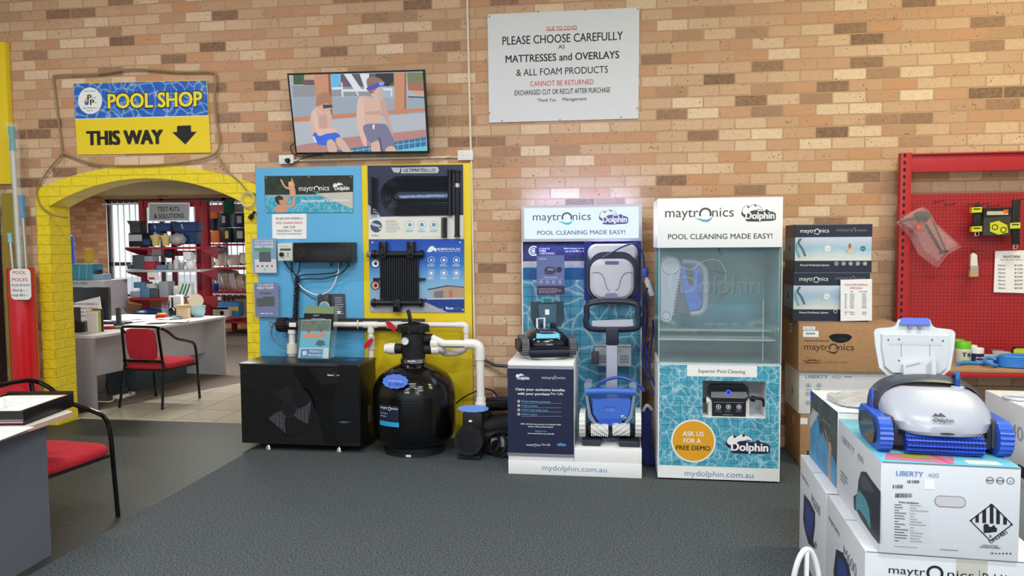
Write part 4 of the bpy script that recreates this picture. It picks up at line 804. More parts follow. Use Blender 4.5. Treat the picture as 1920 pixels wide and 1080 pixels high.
# ---- solar display boards
m = MB(); f = wallf(PY-.008); x0, x1 = 690, 868
DN = mat((40, 52, 78), .4)
def solar_board(lab, P, base): 
    r = thing('solar_display', lab, 'display board', at(*G(((P[0][0]+P[1][0])/2, P[2][1]))[0], PY-.008)); q = MB(); q.pprism(G(*P), f, -.007, 0, base); return r, q
r, m = solar_board('navy and white display board with looped black solar tubing, upper one on the yellow board', ((788, 38), (1432, 30), (1436, 534), (796, 536)), DN)
m.ppoly(G((795, 385), (1436, 372), (1436, 533), (796, 535)), f, mat((226, 226, 220), .4)); m.ppoly(G((1000, 240), (1330, 230), (1330, 250), (1010, 258)), f, mat((120, 150, 190), .4, var=.5, vscale=40), .0006); m.ppoly(G((790, 300), (850, 340), (880, 390), (795, 400)), f, mat((190, 200, 214), .4, var=.4, vscale=30), .0006)
m.ppoly(G((1012, 52), (1262, 46), (1272, 68), (1262, 88), (1012, 90), (1020, 70)), f, M_LGREY, .0008); m.ptext('ULTIMATE', G((1032, 56))[0]+G((1172, 80))[0], f, M_INK, .03, .0012); m.ptext('BLUE', G((1174, 56))[0]+G((1248, 80))[0], f, M_INK, 0, .0012)
for k in range(3): m.ppoly(G((948+k*22, 50), (965+k*22, 52), (985+k*12, 75), (1000, 88), (965+k*10, 82)), f, M_LGREY, .0009+.0002*k)
for k, x in enumerate((1075, 1156, 1236)): m.pdisc(*G((x, 437))[0], 7.2, f, M_WHITE, .0008); m.pring(*G((x, 437))[0], 7.2, .6, f, mat((60, 90, 130), .5), .001); m.pdisc(*G((x, 437))[0], 4, f, mat((90, 150, 190), .5), .0012, n=5+k); scribble(m, f, G((x-28, 0))[0][0], 300+470/3.6, G((x+28, 0))[0][0], 300+488/3.6, 2, M_TEAL, seed=k)
m.pdisc(*G((848, 448))[0], 11, f, mat((60, 84, 110), .4), .0008); m.pline(G((815, 430), (880, 450), (870, 470)), .02, f, M_LGREY, .001); m.ptext('ULTIMATEBLUE', G((912, 408))[0]+G((980, 416))[0], f, M_INK, .01); scribble(m, f, 470+912/3.6, 300+420/3.6, 470+1015/3.6, 300+490/3.6, 8, M_GREYINK, seed=9, fill=.3); m.ptext('Boss', G((836, 504))[0]+G((866, 515))[0], f, M_INK, .02); m.pdisc(*G((822, 510))[0], 1.5, f, M_GREYINK, .0008, n=10)
m.pline(G((1036, 400), (1036, 500)), .002, f, M_LGREY, .0008); m.pline(G((1150, 519), (1290, 519)), .002, f, M_GREYINK, .0008)
m.build('backing_board', r)
RB = mat((24, 26, 32), .26)
def gp(x, y, w_): p = G((x, y))[0]; u, v = f.px(*p); return f.p(u, v, w_)
for k in range(10):
    ya = 112+k*10.5; yb = 370-k*11.5; xl = 882+k*10; m = MB()
    m.tube([gp(1330, ya, .014), gp(1170, ya, .014), *[gp(1015-(1015-xl)*math.sin(t_), (ya+yb)/2-(yb-ya)/2*math.cos(t_), .014) for t_ in [math.pi*j/8 for j in range(9)]], gp(1170, yb, .014), gp(1330, yb, .014)], .0044, RB, 8, 6); m.build('solar_tube', r)
for x, y0, y1, rr, nm in ((1348, 68, 376, .018, 'manifold'), (1398, 72, 520, .020, 'manifold'), (824, 114, 368, .008, 'comb_strip'), (1318, 388, 526, .014, 'comb_strip')):
    m = MB(); m.cyl(gp(x, y0, .022), gp(x, y1, .022), rr, RB, 14)
    if nm == 'manifold':
        for y in (y0+4, y1-6): m.cyl(gp(x, y-4, .022), gp(x, y+6, .022), rr*1.3, RB, 14)
        if x > 1390: m.cyl(gp(x, 160, .022), gp(x, 186, .022), rr*1.08, M_ALU, 14)
    else:
        for k in range(14): y = y0+(y1-y0)*(k+.5)/14; dx = 40 if x < 900 else -28; m.cyl(gp(x, y, .02), gp(x+dx, y+(6 if dx > 0 else 0), .018), .0045, RB, 8)
    m.build(nm, r)
def rhino_mat():
    t = NT(.4); q = t.n('SeparateXYZ'); t.put(t.tc, q.inputs[0]); h = t.math('MULTIPLY', q.outputs['Z'], 1/.58)
    return t.col(t.ramp(h, [(0, (150, 160, 190)), (.18, (150, 176, 200)), (.45, (120, 176, 220)), (.7, (40, 110, 200)), (1, (20, 74, 180))]))
r, m = solar_board('blue display board with a ribbed black solar panel, lower one on the yellow board', ((797, 538), (1440, 535), (1442, 1030), (806, 1026)), rhino_mat())
m.ppoly(G((1170, 936), (1442, 930), (1442, 1028), (1330, 1028), (1180, 990)), f, mat((24, 60, 140), .4), .0006); m.ppoly(G((806, 990), (1180, 960), (1330, 1028), (806, 1026)), f, mat((170, 172, 190), .4), .0007)
m.ppoly(G((1190, 872), (1330, 845), (1440, 856), (1440, 862), (1335, 852), (1200, 878)), f, M_DGREY, .0009); m.ppoly(G((1230, 880), (1335, 852), (1440, 862), (1440, 930), (1230, 930)), f, mat((176, 150, 130), .4), .0007); m.ppoly(G((1240, 890), (1300, 880), (1300, 930), (1240, 930)), f, mat((110, 120, 130), .3), .0009); m.prect(G((1340, 880))[0]+G((1362, 928))[0], f, mat((190, 110, 80), .5), .001); m.ppoly(G((1190, 932), (1440, 928), (1440, 940), (1190, 942)), f, M_LGREY, .0011)
m.ppoly(G((1188, 620), (1205, 590), (1225, 578), (1255, 600), (1250, 622), (1235, 608), (1215, 622)), f, M_WHITE, .001); m.ptext('RHINO', G((1260, 593))[0]+G((1336, 608))[0], f, M_WHITE, .04); m.ptext('SOLAR', G((1340, 593))[0]+G((1416, 608))[0], f, M_WHITE, .01); m.ptext('MODULAR SOLAR POOL HEATING', G((1262, 613))[0]+G((1416, 619))[0], f, M_WHITE, .01)
for i in range(6):
    x, y = 1219+(i % 3)*85, 676+(i//3)*87; m.pring(*G((x, y))[0], 6.4, .7, f, M_WHITE, .001); m.pdisc(*G((x, y))[0], 3.2, f, M_WHITE, .001, n=3+i); scribble(m, f, 470+(x-26)/3.6, 300+(y+28)/3.6, 470+(x+26)/3.6, 300+(y+42)/3.6, 2, M_WHITE, seed=i)
for y in (698, 846): m.pdisc(*G((842, y))[0], 8.6, f, M_WHITE if y < 700 else mat((216, 160, 130), .5), .001); m.pring(*G((842, y))[0], 8.6, 1.6, f, M_INK, .0014); m.ppoly(G((830, y+4), (845, y-14), (856, y+2), (846, y+14)), f, M_INK, .0012)
m.ptext('Boss', G((1318, 990))[0]+G((1368, 1008))[0], f, M_WHITE, .03); m.ptext('Solar', G((1372, 992))[0]+G((1420, 1008))[0], f, mat((90, 120, 180), .5)); m.pring(*G((1292, 1005))[0], 1.8, .4, f, M_WHITE, .001)
for p in G((822, 556), (1414, 556), (820, 1008), (1432, 1010)): m.pdisc(*p, 1.5, f, M_WHITE, .002, n=10)
m.build('backing_board', r)
for k in range(17): x = 886+k*15.4; m = MB(); m.cyl(gp(x, 655, .03), gp(x, 940, .03), .0072, RB, 8); m.build('panel_rib', r)
m = MB(); m.prect(G((880, 665))[0]+G((1140, 935))[0], f, M_BLACKM, .022); m.build('panel_back', r)
for y in (636, 962):
    m = MB(); m.cyl(gp(826, y, .035), gp(1176, y, .035), .026, RB, 18)
    for x in (842, 1160): m.cyl(gp(x-9, y, .035), gp(x+9, y, .035), .036, RB, 18)
    if y < 700: m.cyl(gp(796, y, .035), gp(828, y, .035), .022, M_GREY, 16)
    m.build('manifold', r)
for x, y0, y1 in ((905, 550, 662), (1092, 548, 664), (1000, 936, 1022)): m = MB(); a_, b_ = gp(x-24, y0, 0), gp(x+24, y1, .0); m.box((a_.x, a_.y-.075, b_.z), (b_.x, a_.y-.001, a_.z), RB, .008); m.box((a_.x+.015, a_.y-.085, b_.z+.02), (b_.x-.015, a_.y-.07, a_.z-.03), M_BLACKG, .004); m.build('clamp', r)
for x in (855, 1160): m = MB(); a_, b_ = gp(x-22, 795, 0), gp(x+22, 812, 0); m.box((a_.x, a_.y-.03, b_.z), (b_.x, a_.y-.001, a_.z), RB, .003); m.build('bracket', r)
# ================================================================ pump equipment
Q = Z(440, 560, 3.375)
def q3(x, y, Y): return at(*Q((x, y))[0], Y)
YP = -.13
pp = thing('pipe_manifold', 'white pipework with two red valve handles across the blue and yellow boards', 'pipework', q3(860, 340, YP))
m = MB(); a_, b_ = q3(300, 122, -.06), q3(1200, 205, -.06); m.box((a_.x, -.075, b_.z), (b_.x, -.031, a_.z), mat((44, 46, 54), .5), .003); m.build('mounting_rail', pp)
def pipe(P, r_, Y, name='pipe', parent=pp, mm=M_PVC, k=0): m = MB(); m.tube([q3(*p[:2], p[2] if len(p) > 2 else Y) for p in P], r_, mm, 16, k); return m.build(name, parent)
pipe(((610, 163), (1425, 166)), .022, YP)
m = MB(); m.tube([q3(1400, 166, YP), q3(1440, 166, YP), q3(1463, 175, YP), q3(1466, 215, YP)], .027, M_PVC, 16, 6); m.build('elbow', pp)
pipe(((1466, 210), (1466, 268, YP), (1466, 275, -.2)), .022, YP)
m = MB(); m.cyl(q3(815, 165, YP), q3(905, 165, YP), .028, M_PVC, 18); m.cyl(q3(862, 165, YP), q3(862, 215, YP), .028, M_PVC, 18); m.build('tee_fitting', pp)
pipe(((862, 200), (868, 640)), .022, YP)
for x0, y0, x1, y1 in ((965, 166, 1055, 166), (864, 235, 866, 320)): m = MB(); m.cyl(q3(x0, y0, YP), q3(x1, y1, YP), .031, mat((206, 204, 206), .3), 18); m.build('valve_body', pp)
for cx, cy, a_ in ((992, 172, -.75), (848, 282, .8)):
    m = MB(); f = Fr(q3(cx, cy, YP-.05), (1, 0, 0), (0, 0, 1)); c_, s_ = math.cos(a_), math.sin(a_)
    P = [(-.05, -.012), (-.018, -.02), (.018, -.02), (.05, -.012), (.05, .012), (.018, .02), (-.018, .02), (-.05, .012)]; m.prism([(x*c_-y*s_, x*s_+y*c_) for x, y in P], f, 0, .014, M_RED); m.cyl(q3(cx, cy, YP-.025), q3(cx, cy, YP-.05), .012, M_RED, 12); m.build('valve_handle', pp)
for x in (778,): m = MB(); m.tube([q3(x, 140, -.08), q3(x, 140, -.14), q3(x, 163, -.16), q3(x, 186, -.14), q3(x, 186, -.08)], .006, M_PVC, 6); m.build('pipe_clip', pp)
ce = thing('chlorinator_cell', 'black cylindrical cell with a large ribbed end cap on white pipe risers', 'chlorinator', q3(360, 350, YP))
m = MB(); m.cyl(q3(330, 165, YP), q3(620, 165, YP), .045, M_BLACKM, 24); f = Fr(q3(366, 165, YP-.046), (1, 0, 0), (0, 0, 1)); m.rect(-.03, -.018, .03, .018, f, M_PAPER, .001); m.text('CELL', 0, -.004, .008, f, M_INK); m.build('cell_body', ce)
m = MB(); m.cyl(q3(275, 165, YP), q3(332, 165, YP), .057, M_BLACKM, 24)
for k in range(16): t_ = 2*math.pi*k/16; d_ = V((0, math.cos(t_)*.057, math.sin(t_)*.057)); m.cyl(q3(285, 165, YP)+d_, q3(330, 165, YP)+d_, .006, M_BLACKM, 6)
m.cyl(q3(240, 158, YP), q3(278, 160, YP), .012, M_BLACKM, 10); m.build('end_cap', ce)
pipe(((363, 195), (363, 350)), .026, YP, 'pipe_riser', ce)
m = MB(); m.cyl(q3(363, 285, YP), q3(363, 345, YP), .042, M_PVC, 20); m.cyl(q3(363, 195, YP), q3(363, 220, YP), .034, M_PVC, 20); m.cyl(q3(363, 340, YP), q3(363, 500, YP), .032, M_PVC, 20); m.build('union', ce)
wtube([Q((250, 160))[0]+(-.14,), Q((222, 140))[0]+(-.16,), Q((225, 175))[0]+(-.17,), Q((245, 165))[0]+(-.16,), Q((232, 195))[0]+(-.15,), Q((240, 250))[0]+(-.12,), Q((290, 295))[0]+(-.1,), Q((345, 285))[0]+(-.1,)], .006, M_GREY, 0, 'cell_lead', None, None, parent=ce)
# heat pump
hx0, hx1, hz0, hz1, hy0, hy1 = -2.955, -1.975, .052, .694, -.58, -.19
hp = thing('heat_pump', 'large black heat pump with a grille front on four chrome feet', 'heat pump', ((hx0+hx1)/2, -.4, 0))
m = MB(); m.box((hx0, hy0+.02, hz0), (hx1, hy1, hz1-.02), mat((18, 18, 21), .4), .006); 
for k in range(44): z = hz0+.03+k*.0132; m.box((hx0-.006, hy0+.06, z), (hx0, hy1-.02, z+.006), M_BLACKM)
f = Fr((hx1+.001, 0, 0), (0, 1, 0), (0, 0, 1)); m.rect(-.40, .36, -.31, .5, f, M_BLACKG, .001); m.rect(-.40, .2, -.33, .34, f, mat((130, 126, 120), .5), .001); m.build('cabinet', hp)
m = MB(); m.box((hx0-.006, hy0, hz1-.022), (hx1+.006, hy1+.006, hz1), mat((40, 40, 44), .35), .006); m.build('lid', hp)
m = MB(); m.box((hx0+.004, hy0, hz0+.008), (hx1-.004, hy0+.02, hz1-.024), grille_mat()); f = wallf(hy0-.001)
XP = Q((355, 430), (455, 430), (545, 545), (655, 540), (600, 700), (660, 920), (570, 920), (530, 740), (480, 640), (395, 500)); m.ppoly(XP, f, mat((14, 14, 16), .3), .001)
m.ppoly(Q((655, 420), (780, 420), (780, 915), (640, 915), (610, 700), (660, 560)), f, mat((16, 16, 19), .35), .0008)
m.ppoly(Q((585, 478), (628, 482), (625, 488), (590, 488)), f, M_LGREY, .002); m.ptext('X', Q((620, 466))[0]+Q((640, 496))[0], f, M_CHROME, .02, .002); m.ptext('us', Q((644, 478))[0]+Q((665, 488))[0], f, M_LGREY, .02, .002); m.ppoly(Q((650, 780), (690, 774), (740, 780), (690, 788)), f, M_CHROME, .002)
m.build('front_grille', hp)
fa = MB(); cx, cy = f.px(*Q((345, 700))[0]); Rf = .205
fa.ring(cx, cy, Rf+.012, .008, f, mat((24, 24, 28), .3), .001, 40)
BLD = mat((92, 94, 108), .25)
for k in range(3):
    a0 = math.radians(-50+120*k); P = []
    for t_ in [i/8 for i in range(9)]: P.append((cx+(.06+.13*t_)*math.cos(a0+.25*t_), cy+(.06+.13*t_)*math.sin(a0+.25*t_)))
    for t_ in [i/8 for i in range(9)][::-1]: P.append((cx+(.06+.135*t_)*math.cos(a0+.9+.35*t_), cy+(.06+.135*t_)*math.sin(a0+.9+.35*t_)))
    fa.poly(P, f, BLD if k != 1 else mat((40, 40, 50), .3), .0015)
fa.disc(cx, cy, .062, f, mat((30, 30, 34), .3), .002, 28); fa.ring(cx, cy, .062, .004, f, M_DGREY, .0022)
fa.build('fan', hp)
gb = MB(); y = -Rf
while y < Rf: h = math.sqrt(max(0, Rf*Rf-y*y)); gb.rect(cx-h, cy+y, cx+h, cy+y+.0045, f, M_BLACKM, .003); y += .0125
x = -Rf
while x < Rf: h = math.sqrt(max(0, Rf*Rf-x*x)); gb.rect(cx+x, cy-h, cx+x+.004, cy+h, f, M_BLACKM, .003); x += .03
gb.build('fan_guard', hp)
for x, y in ((-2.75, -.53), (-2.165, -.53), (-2.75, -.26), (-2.165, -.26)): m = MB(); m.lathe([(.03, 0), (.03, .008), (.012, .05), (.006, .056)], (x, y, 0), M_CHROME, 18); m.build('foot', hp)
m = MB(); q = at(660, 677, -.35); q.z = hz1+.001; m.lathe([(.055, 0), (.055, .002)], q, M_BLUE, 20, sy=.6); m.build('price_card', label='blue card lying on the right corner of the black heat pump', cat='card')
# brochure stand
bs = thing('brochure_stand', 'clear stand of product brochures standing on the black heat pump', 'brochure stand', at(598, 672, -.47))
YB0 = -.47; f = wallf(YB0); R6 = lambda *P: [(440+x/3.375, 560+y/3.375) for x, y in P]
m = MB(); m.pprism(R6((448, 45), (630, 52), (600, 370), (425, 372)), f.off(-.055), -.004, 0, mat((130, 150, 110), .4)); ff_ = f.off(-.055); m.ppoly(R6((440, 92), (628, 96), (622, 200), (432, 190)), ff_, M_BLACKM, .001); m.ptext('LIBERTY', R6((498, 103))[0]+R6((536, 110))[0], ff_, M_WHITE, .01, .0015); m.ptext('Cordless Pool Cleaning', R6((488, 123))[0]+R6((572, 130))[0], ff_, M_WHITE, .01, .0015); m.build('tall_brochure', bs)
m = MB(); m.pprism(R6((424, 135), (610, 132), (592, 378), (404, 372)), f, -.004, 0, mat((190, 220, 226), .4))
m.ppoly(R6((425, 137), (608, 135), (603, 205), (420, 205)), f, mat((70, 96, 70), .5, var=.5, vscale=30), .0008); m.ppoly(R6((419, 205), (603, 205), (597, 310), (409, 310)), f, mat((80, 180, 206), .4), .0008); m.ppoly(R6((424, 235), (470, 215), (520, 220), (545, 235), (520, 250), (440, 248)), f, mat((220, 130, 90), .5), .0012); m.pdisc(*R6((468, 205))[0], 3, f, mat((120, 70, 50), .5), .0014); m.ppoly(R6((535, 245), (548, 205), (570, 200), (575, 245)), f, mat((196, 130, 100), .5), .0013); m.pdisc(*R6((550, 200))[0], 2.6, f, mat((60, 40, 36), .5), .0015)
m.ppoly(R6((508, 290), (530, 262), (565, 265), (575, 292), (540, 302)), f, mat((50, 60, 84), .4), .0016); m.ppoly(R6((420, 318), (560, 318), (556, 376), (414, 374)), f, mat((30, 130, 180), .4), .001); m.ptext('PRODUCT', R6((476, 326))[0]+R6((554, 340))[0], f, M_WHITE, .01, .0015); m.ptext('BROCHURES', R6((466, 350))[0]+R6((556, 363))[0], f, M_WHITE, .01, .0015)
for a_ in range(4): t_ = a_*math.pi/2+.6; m.pdisc(440+(443+9*math.cos(t_))/3.375, 560+(344+9*math.sin(t_))/3.375, 2, f, M_WHITE, .0015, n=10)
m.build('front_brochure', bs)
m = MB(); m.pprism(R6((404, 130), (612, 128), (598, 380), (398, 376)), f, .004, .007, M_ACRYL); m.pprism(R6((596, 50), (634, 52), (605, 380), (580, 380)), f, -.09, -.06, M_ACRYL); m.pprism(R6((398, 366), (600, 366), (600, 382), (398, 380)), f, -.09, .006, M_ACRYL); m.build('acrylic_holder', bs)
# sand filter
FX, FYc = -1.592, -.40
sf = thing('sand_filter', 'glossy black sand filter tank with a valve on top before the yellow board', 'filter', (FX, FYc, 0))
m = MB(); m.lathe([(.24, 0), (.24, .03), (.228, .035), (.225, .09), (.2, .1)], (FX, FYc, 0), M_BLACKM, 48); f = Fr((FX-.0, FYc-.241, 0), (1, 0, 0), (0, 0, 1)); m.rect(-.005, .008, .035, .025, f, M_PAPER, .001); m.build('base_skirt', sf)
WND = NT(.12); wv = WND.n('TexWave'); wv.wave_type = 'BANDS'; wv.bands_direction = 'Z'; WND.put(WND.tc, wv.inputs['Vector']); wv.inputs['Scale'].default_value = 28; WND.bump(wv.outputs[0], .12, .004); M_TANK = WND.col(rgb((9, 9, 11)))
prof = [(.17, .05), (.25, .07), (.295, .11), (.318, .17), (.323, .24), (.323, .43), (.318, .49), (.30, .545), (.265, .595), (.215, .635), (.16, .665), (.11, .685), (.098, .70)]
cp = catmull([V((r_, 0, z)) for r_, z in prof], 4); m = MB(); m.lathe([(p.x, p.z) for p in cp], (FX, FYc, 0), M_TANK, 64); m.build('tank', sf, sharp=60)
m = MB(); m.lathe([(.09, .695), (.104, .698), (.104, .728), (.09, .73)], (FX, FYc, 0), M_CHROME, 32); m.cyl((FX-.02, FYc-.105, .713), (FX+.05, FYc-.105, .713), .008, M_CHROME, 8); m.build('clamp_ring', sf)
m = MB(); m.lathe([(.088, .728), (.092, .74), (.092, .93), (.115, .94), (.12, .955), (.12, .985), (.1, .995), (.04, 1.0)], (FX, FYc, 0), M_BLACKM, 32)
for k in range(8): t_ = 2*math.pi*k/8; m.cyl((FX+.115*math.cos(t_), FYc+.115*math.sin(t_), .935), (FX+.115*math.cos(t_), FYc+.115*math.sin(t_), .99), .014, M_BLACKM, 8)
m.cyl((FX-.09, FYc, .80), (FX-.15, FYc, .80), .04, M_BLACKM, 20); m.cyl((FX+.09, FYc, .88), (FX+.15, FYc, .88), .04, M_BLACKM, 20); m.cyl((FX+.09, FYc, .80), (FX+.15, FYc, .80), .04, M_BLACKM, 20); m.build('multiport_valve', sf)
m = MB(); m.box((-.012, -.02, -.06), (.012, .02, .06), M_BLACKG, .006, Matrix.Translation((FX-.02, FYc-.02, 1.05)) @ Matrix.Rotation(-.25, 4, 'Y')); m.cyl((FX, FYc, .995), (FX, FYc, 1.02), .03, M_BLACKG, 16); m.box((FX-.03, FYc-.05, 1.0), (FX+.06, FYc+.02, 1.015), M_BLACKG, .004); m.build('valve_handle', sf)
m = MB(); q = V((FX-.035, FYc-.095, .875)); m.cyl(q, q+V((0, -.022, 0)), .032, M_CHROME, 24); f = Fr(q+V((0, -.0225, 0)), (1, 0, 0), (0, 0, 1)); m.disc(0, 0, .026, f, M_WHITE); m.line([(-.014, -.014), (.008, .01)], .003, f, M_INK, .001); m.ring(0, 0, .024, .003, f, M_INK, .001, a0=.5, a1=3.5); m.build('pressure_gauge', sf)
m = MB(); m.cyl((FX-.145, FYc, .80), (FX-.20, FYc, .80), .046, M_PVC, 20); m.cyl((FX-.195, FYc, .80), (FX-.23, FYc, .80), .038, M_PVC, 20); m.build('union', sf)
f = Fr((FX-.07, FYc-.324, 0), V((1, -.22, 0)), (0, 0, 1))
lb = MB(); TW = lambda b: [Q(p)[0] for p in b]
u0, v1 = -.145, .445; R_ = .326
def onr(u, v, w_=.0): a_ = u/R_; return V((FX+(R_+w_)*math.sin(a_), FYc-(R_+w_)*math.cos(a_), v))
class Cyl:                     # label plane wrapped on the tank
    def p(s, u, v, w=0): return onr(u, v, w)
cf = Cyl()
for v_a, v_b, mm in ((.29, .415, M_NAVY), (.255, .29, mat((50, 160, 216), .4))):
    n_ = 8
    for i in range(n_): a_, b_ = -.215+.185*i/n_, -.215+.185*(i+1)/n_; lb.add([onr(a_, v_a), onr(b_, v_a), onr(b_, v_b), onr(a_, v_b)], [(0, 1, 2, 3)], mm)
lb.text('maytr', -.165, .385, .022, cf, M_WHITE, .078, .001); lb.ring(-.108, .39, .014, .004, cf, M_WHITE, .001); lb.text('nics', -.065, .385, .022, cf, M_WHITE, .055, .001); lb.text('Ecoclear', -.165, .345, .014, cf, M_LGREY, .07, .001); lb.text('Media Filter', -.17, .325, .009, cf, M_WHITE, .06, .001); lb.build('label', sf)
m = MB(); P = []
for i in range(48): t_ = 2*math.pi*i/48; k = 1+.1*abs(math.sin(t_*6)); P.append((.10*k*math.cos(t_), .052*k*math.sin(t_)))
q = V((FX-.06, FYc-.298, .595)); f = Fr(q, V((1, -.22, 0)), V((-.0, .45, 1))); m.prism(P, f, 0, .003, mat((70, 120, 220), .5)); m.text('WARRANTY 10 YEARS', 0, .018, .009, f, M_INKR, .12, .0036); m.text('Suitable for salt', 0, .0, .008, f, M_WHITE, .11, .0036); m.text('$1800', .01, -.035, .026, f, M_NAVY, .12, .0036); m.build('price_tag', label='blue cloud shaped price tag stuck on the shoulder of the black tank', cat='price tag')
# return pipes from the valve to the pump
rp = thing('return_pipe', 'thick white pipe bending down from the tank valve to the pump', 'pipe', (-1.05, -.45, .3))
YR = -.42; xe = q3(1545, 270, YR).x; zt = q3(1300, 285, YR).z
m = MB(); m.tube([(FX+.15, FYc, .885), (FX+.25, YR, zt), (xe-.08, YR, zt)], .031, M_PVC, 18, 0); f = Fr((FX+.2, YR-.032, zt-.018), (1, 0, 0), (0, 0, 1)); m.line([(.05, 0), (.33, 0)], .004, f, M_INK, .001); m.build('pipe', rp)
m = MB(); m.tube([(xe-.11, YR, zt), (xe-.04, YR, zt), (xe-.005, YR, zt-.015), (xe+.008, YR, zt-.05), (xe+.008, YR, zt-.12)], .039, M_PVC, 18, 6); m.build('elbow', rp)
zb = q3(1555, 700, YR).z; m = MB(); m.cyl((xe+.008, YR, zt-.1), (xe+.012, YR, zb+.03), .031, M_PVC, 18); m.build('pipe', rp)
m = MB(); m.cyl((xe+.012, YR, zb), (xe+.012, YR, zb+.055), .047, M_PVC, 24); m.cyl((xe+.012, YR, zb+.05), (xe+.012, YR, zb+.09), .038, M_PVC, 24); m.build('union_nut', rp)
m = MB(); m.cyl((FX+.145, FYc, zt+.002), (FX+.20, FYc, zt), .047, M_PVC, 24); m.build('union_nut', rp)
b2 = thing('branch_pipe', 'short grey and white pipe elbow behind the thick return pipe', 'pipe', (-1.25, -.3, .8))
m = MB(); m.tube([(FX+.15, FYc, .80), (FX+.22, FYc, .80), q3(1330, 342, -.34), q3(1400, 340, -.3), q3(1450, 320, -.25), q3(1466, 272, -.19)], .028, mat((206, 202, 196), .35), 16, 6); m.build('pipe', b2); m = MB(); m.cyl((FX+.15, FYc, .80), (FX+.205, FYc, .80), .042, M_PVC, 20); m.build('union_nut', b2)
# pump
pu = thing('pool_pump', 'black pool pump with finned motor facing forward beside the black tank', 'pump', (-1.05, -.5, 0))
U = lambda x, y, Y: at(840+x/3.724, 600+y/3.724, Y)
c_ = U(148, 850, -.64); c_.z = max(c_.z, .15)
m = MB(); m.cyl(c_, c_+V((.03, .3, 0)), .098, M_BLACKM, 28)
for k in range(22): t_ = 2*math.pi*k/22; d_ = V((math.cos(t_)*.098, 0, math.sin(t_)*.098)); m.cyl(c_+d_+V((0, .05, 0)), c_+d_+V((.028, .28, 0)), .006, M_BLACKM, 5)
m.build('motor', pu)
m = MB(); m.cyl(c_+V((-.002, -.03, 0)), c_+V((0, .04, 0)), .108, M_BLACKM, 30, .112); f = Fr(c_+V((-.002, -.031, 0)), (1, 0, 0), (0, 0, 1))
for k in range(11): y = -.075+k*.015; h = math.sqrt(.09**2-y*y); m.rect(-h, y, h, y+.005, f, M_BLACK, .001)
m.build('fan_cowl', pu)
m = MB(); m.box((c_.x-.09, -.63, 0), (c_.x+.08, -.3, .03), M_BLACKM, .006); m.box((c_.x-.07, -.6, .03), (c_.x+.06, -.5, .1), M_BLACKM, .01); m.build('foot', pu)
m = MB(); m.box((c_.x-.06, -.6, c_.z+.08), (c_.x+.09, -.45, c_.z+.2), M_BLACKM, .015); f = wallf(-.601); m.rect(c_.x-.01, c_.z+.13, c_.x+.015, c_.z+.145, f, M_PAPER, .001); m.build('terminal_box', pu)
m = MB(); px_ = xe+.012; m.cyl((px_, YR, zb-.01), (px_, YR, .08), .07, M_BLACKM, 24); m.lathe([(.05, 0), (.085, .005), (.085, .03), (.05, .04)], (px_, YR, zb-.045), M_BLACKM, 24); m.cyl((px_, YR, .2), (px_+.22, YR+.1, .2), .09, M_BLACKM, 24); m.cyl((px_+.02, YR+.03, .37), (px_+.2, YR+.1, .37), .055, M_BLACKG, 20); m.build('pump_housing', pu)
m = MB(); P = [(r_*(1+.06*abs(math.sin(t_*6)))*math.cos(t_), r_*.55*(1+.06*abs(math.sin(t_*6)))*math.sin(t_)) for r_ in (.115,) for t_ in [2*math.pi*i/48 for i in range(48)]]; q = U(172, 660, -.55); m.prism(P, Fr((q.x, -.53, c_.z+.215), (1, 0, 0), (0, .96, .2)), 0, .003, mat((110, 150, 226), .5)); m.build('price_tag', label='blue cloud shaped price tag lying on top of the pump', cat='price tag')
# things on the floor and wall between pump and first stand
wtube([(850, 760, -.1), (875, 742, -.12), (905, 730, -.1), (925, 734, -.08), (934, 752, -.07), (930, 770, -.08)], .006, M_BLACKM, 0, 'black_hose', 'black cable arching over the pump against the brick wall', 'cable')
wtube([(896, 668, -.05), (914, 678, -.06), (930, 685, -.07), (956, 687, -.1), (975, 690, -.12)], .013, M_DGREY, 0, 'grey_hose', 'grey corrugated hose on the brick wall beside the first stand', 'hose')
m = MB(); m.cyl(at(905, 755, -.2), at(955, 748, -.22), .018, M_PVC, 12); m.build('white_tube', label='white tube running level behind the pump to the first stand', cat='tube')
for k, P in enumerate((((908, 742), (922, 757), (928, 745)), ((926, 738), (930, 752), (926, 760)), ((940, 763), (960, 770)), ((936, 775), (948, 793), (946, 800)))):
    wtube([p+(-.24-.02*k,) for p in P], .004, M_LGREY, 0, 'loose_cable', ('pale cable crossing behind the white pipe over the pump', 'short pale cable hanging at the right of the white pipe', 'pale straight cable right of the pump lid', 'pale cable dropping beside the pump housing')[k], 'cable')
m = MB(); q = U(350, 850, -.42); m.box((q.x-.05, q.y-.05, q.z-.03), (q.x+.06, q.y+.05, q.z+.04), M_LGREY, .012); m.cyl(q+V((-.01, -.05, 0)), q+V((-.01, -.08, 0)), .03, M_BLACKG, 20); m.build('timer_switch', label='grey switch box with black knob on cables beside the pump', cat='switch')
for k in range(3):
    q = U(290+k*35, 915+k*25, -.5-.02*k); z0_ = .02+.05*(2-k); R_ = .075+.012*k; m = MB()
    m.tube([V((q.x+R_*math.cos(t_), q.y+.03*math.sin(t_*2), max(.014, .10+R_*math.sin(t_)))) for t_ in [2*math.pi*j/10 for j in range(10)]], .011, M_BLACKM, 8, 5, True)
    m.build('hose_loop', label=('loop of black hose next to the pump foot', 'middle loop of black hose on the carpet beside the pump', 'outer loop of black hose on the carpet near the first stand')[k], cat='hose')
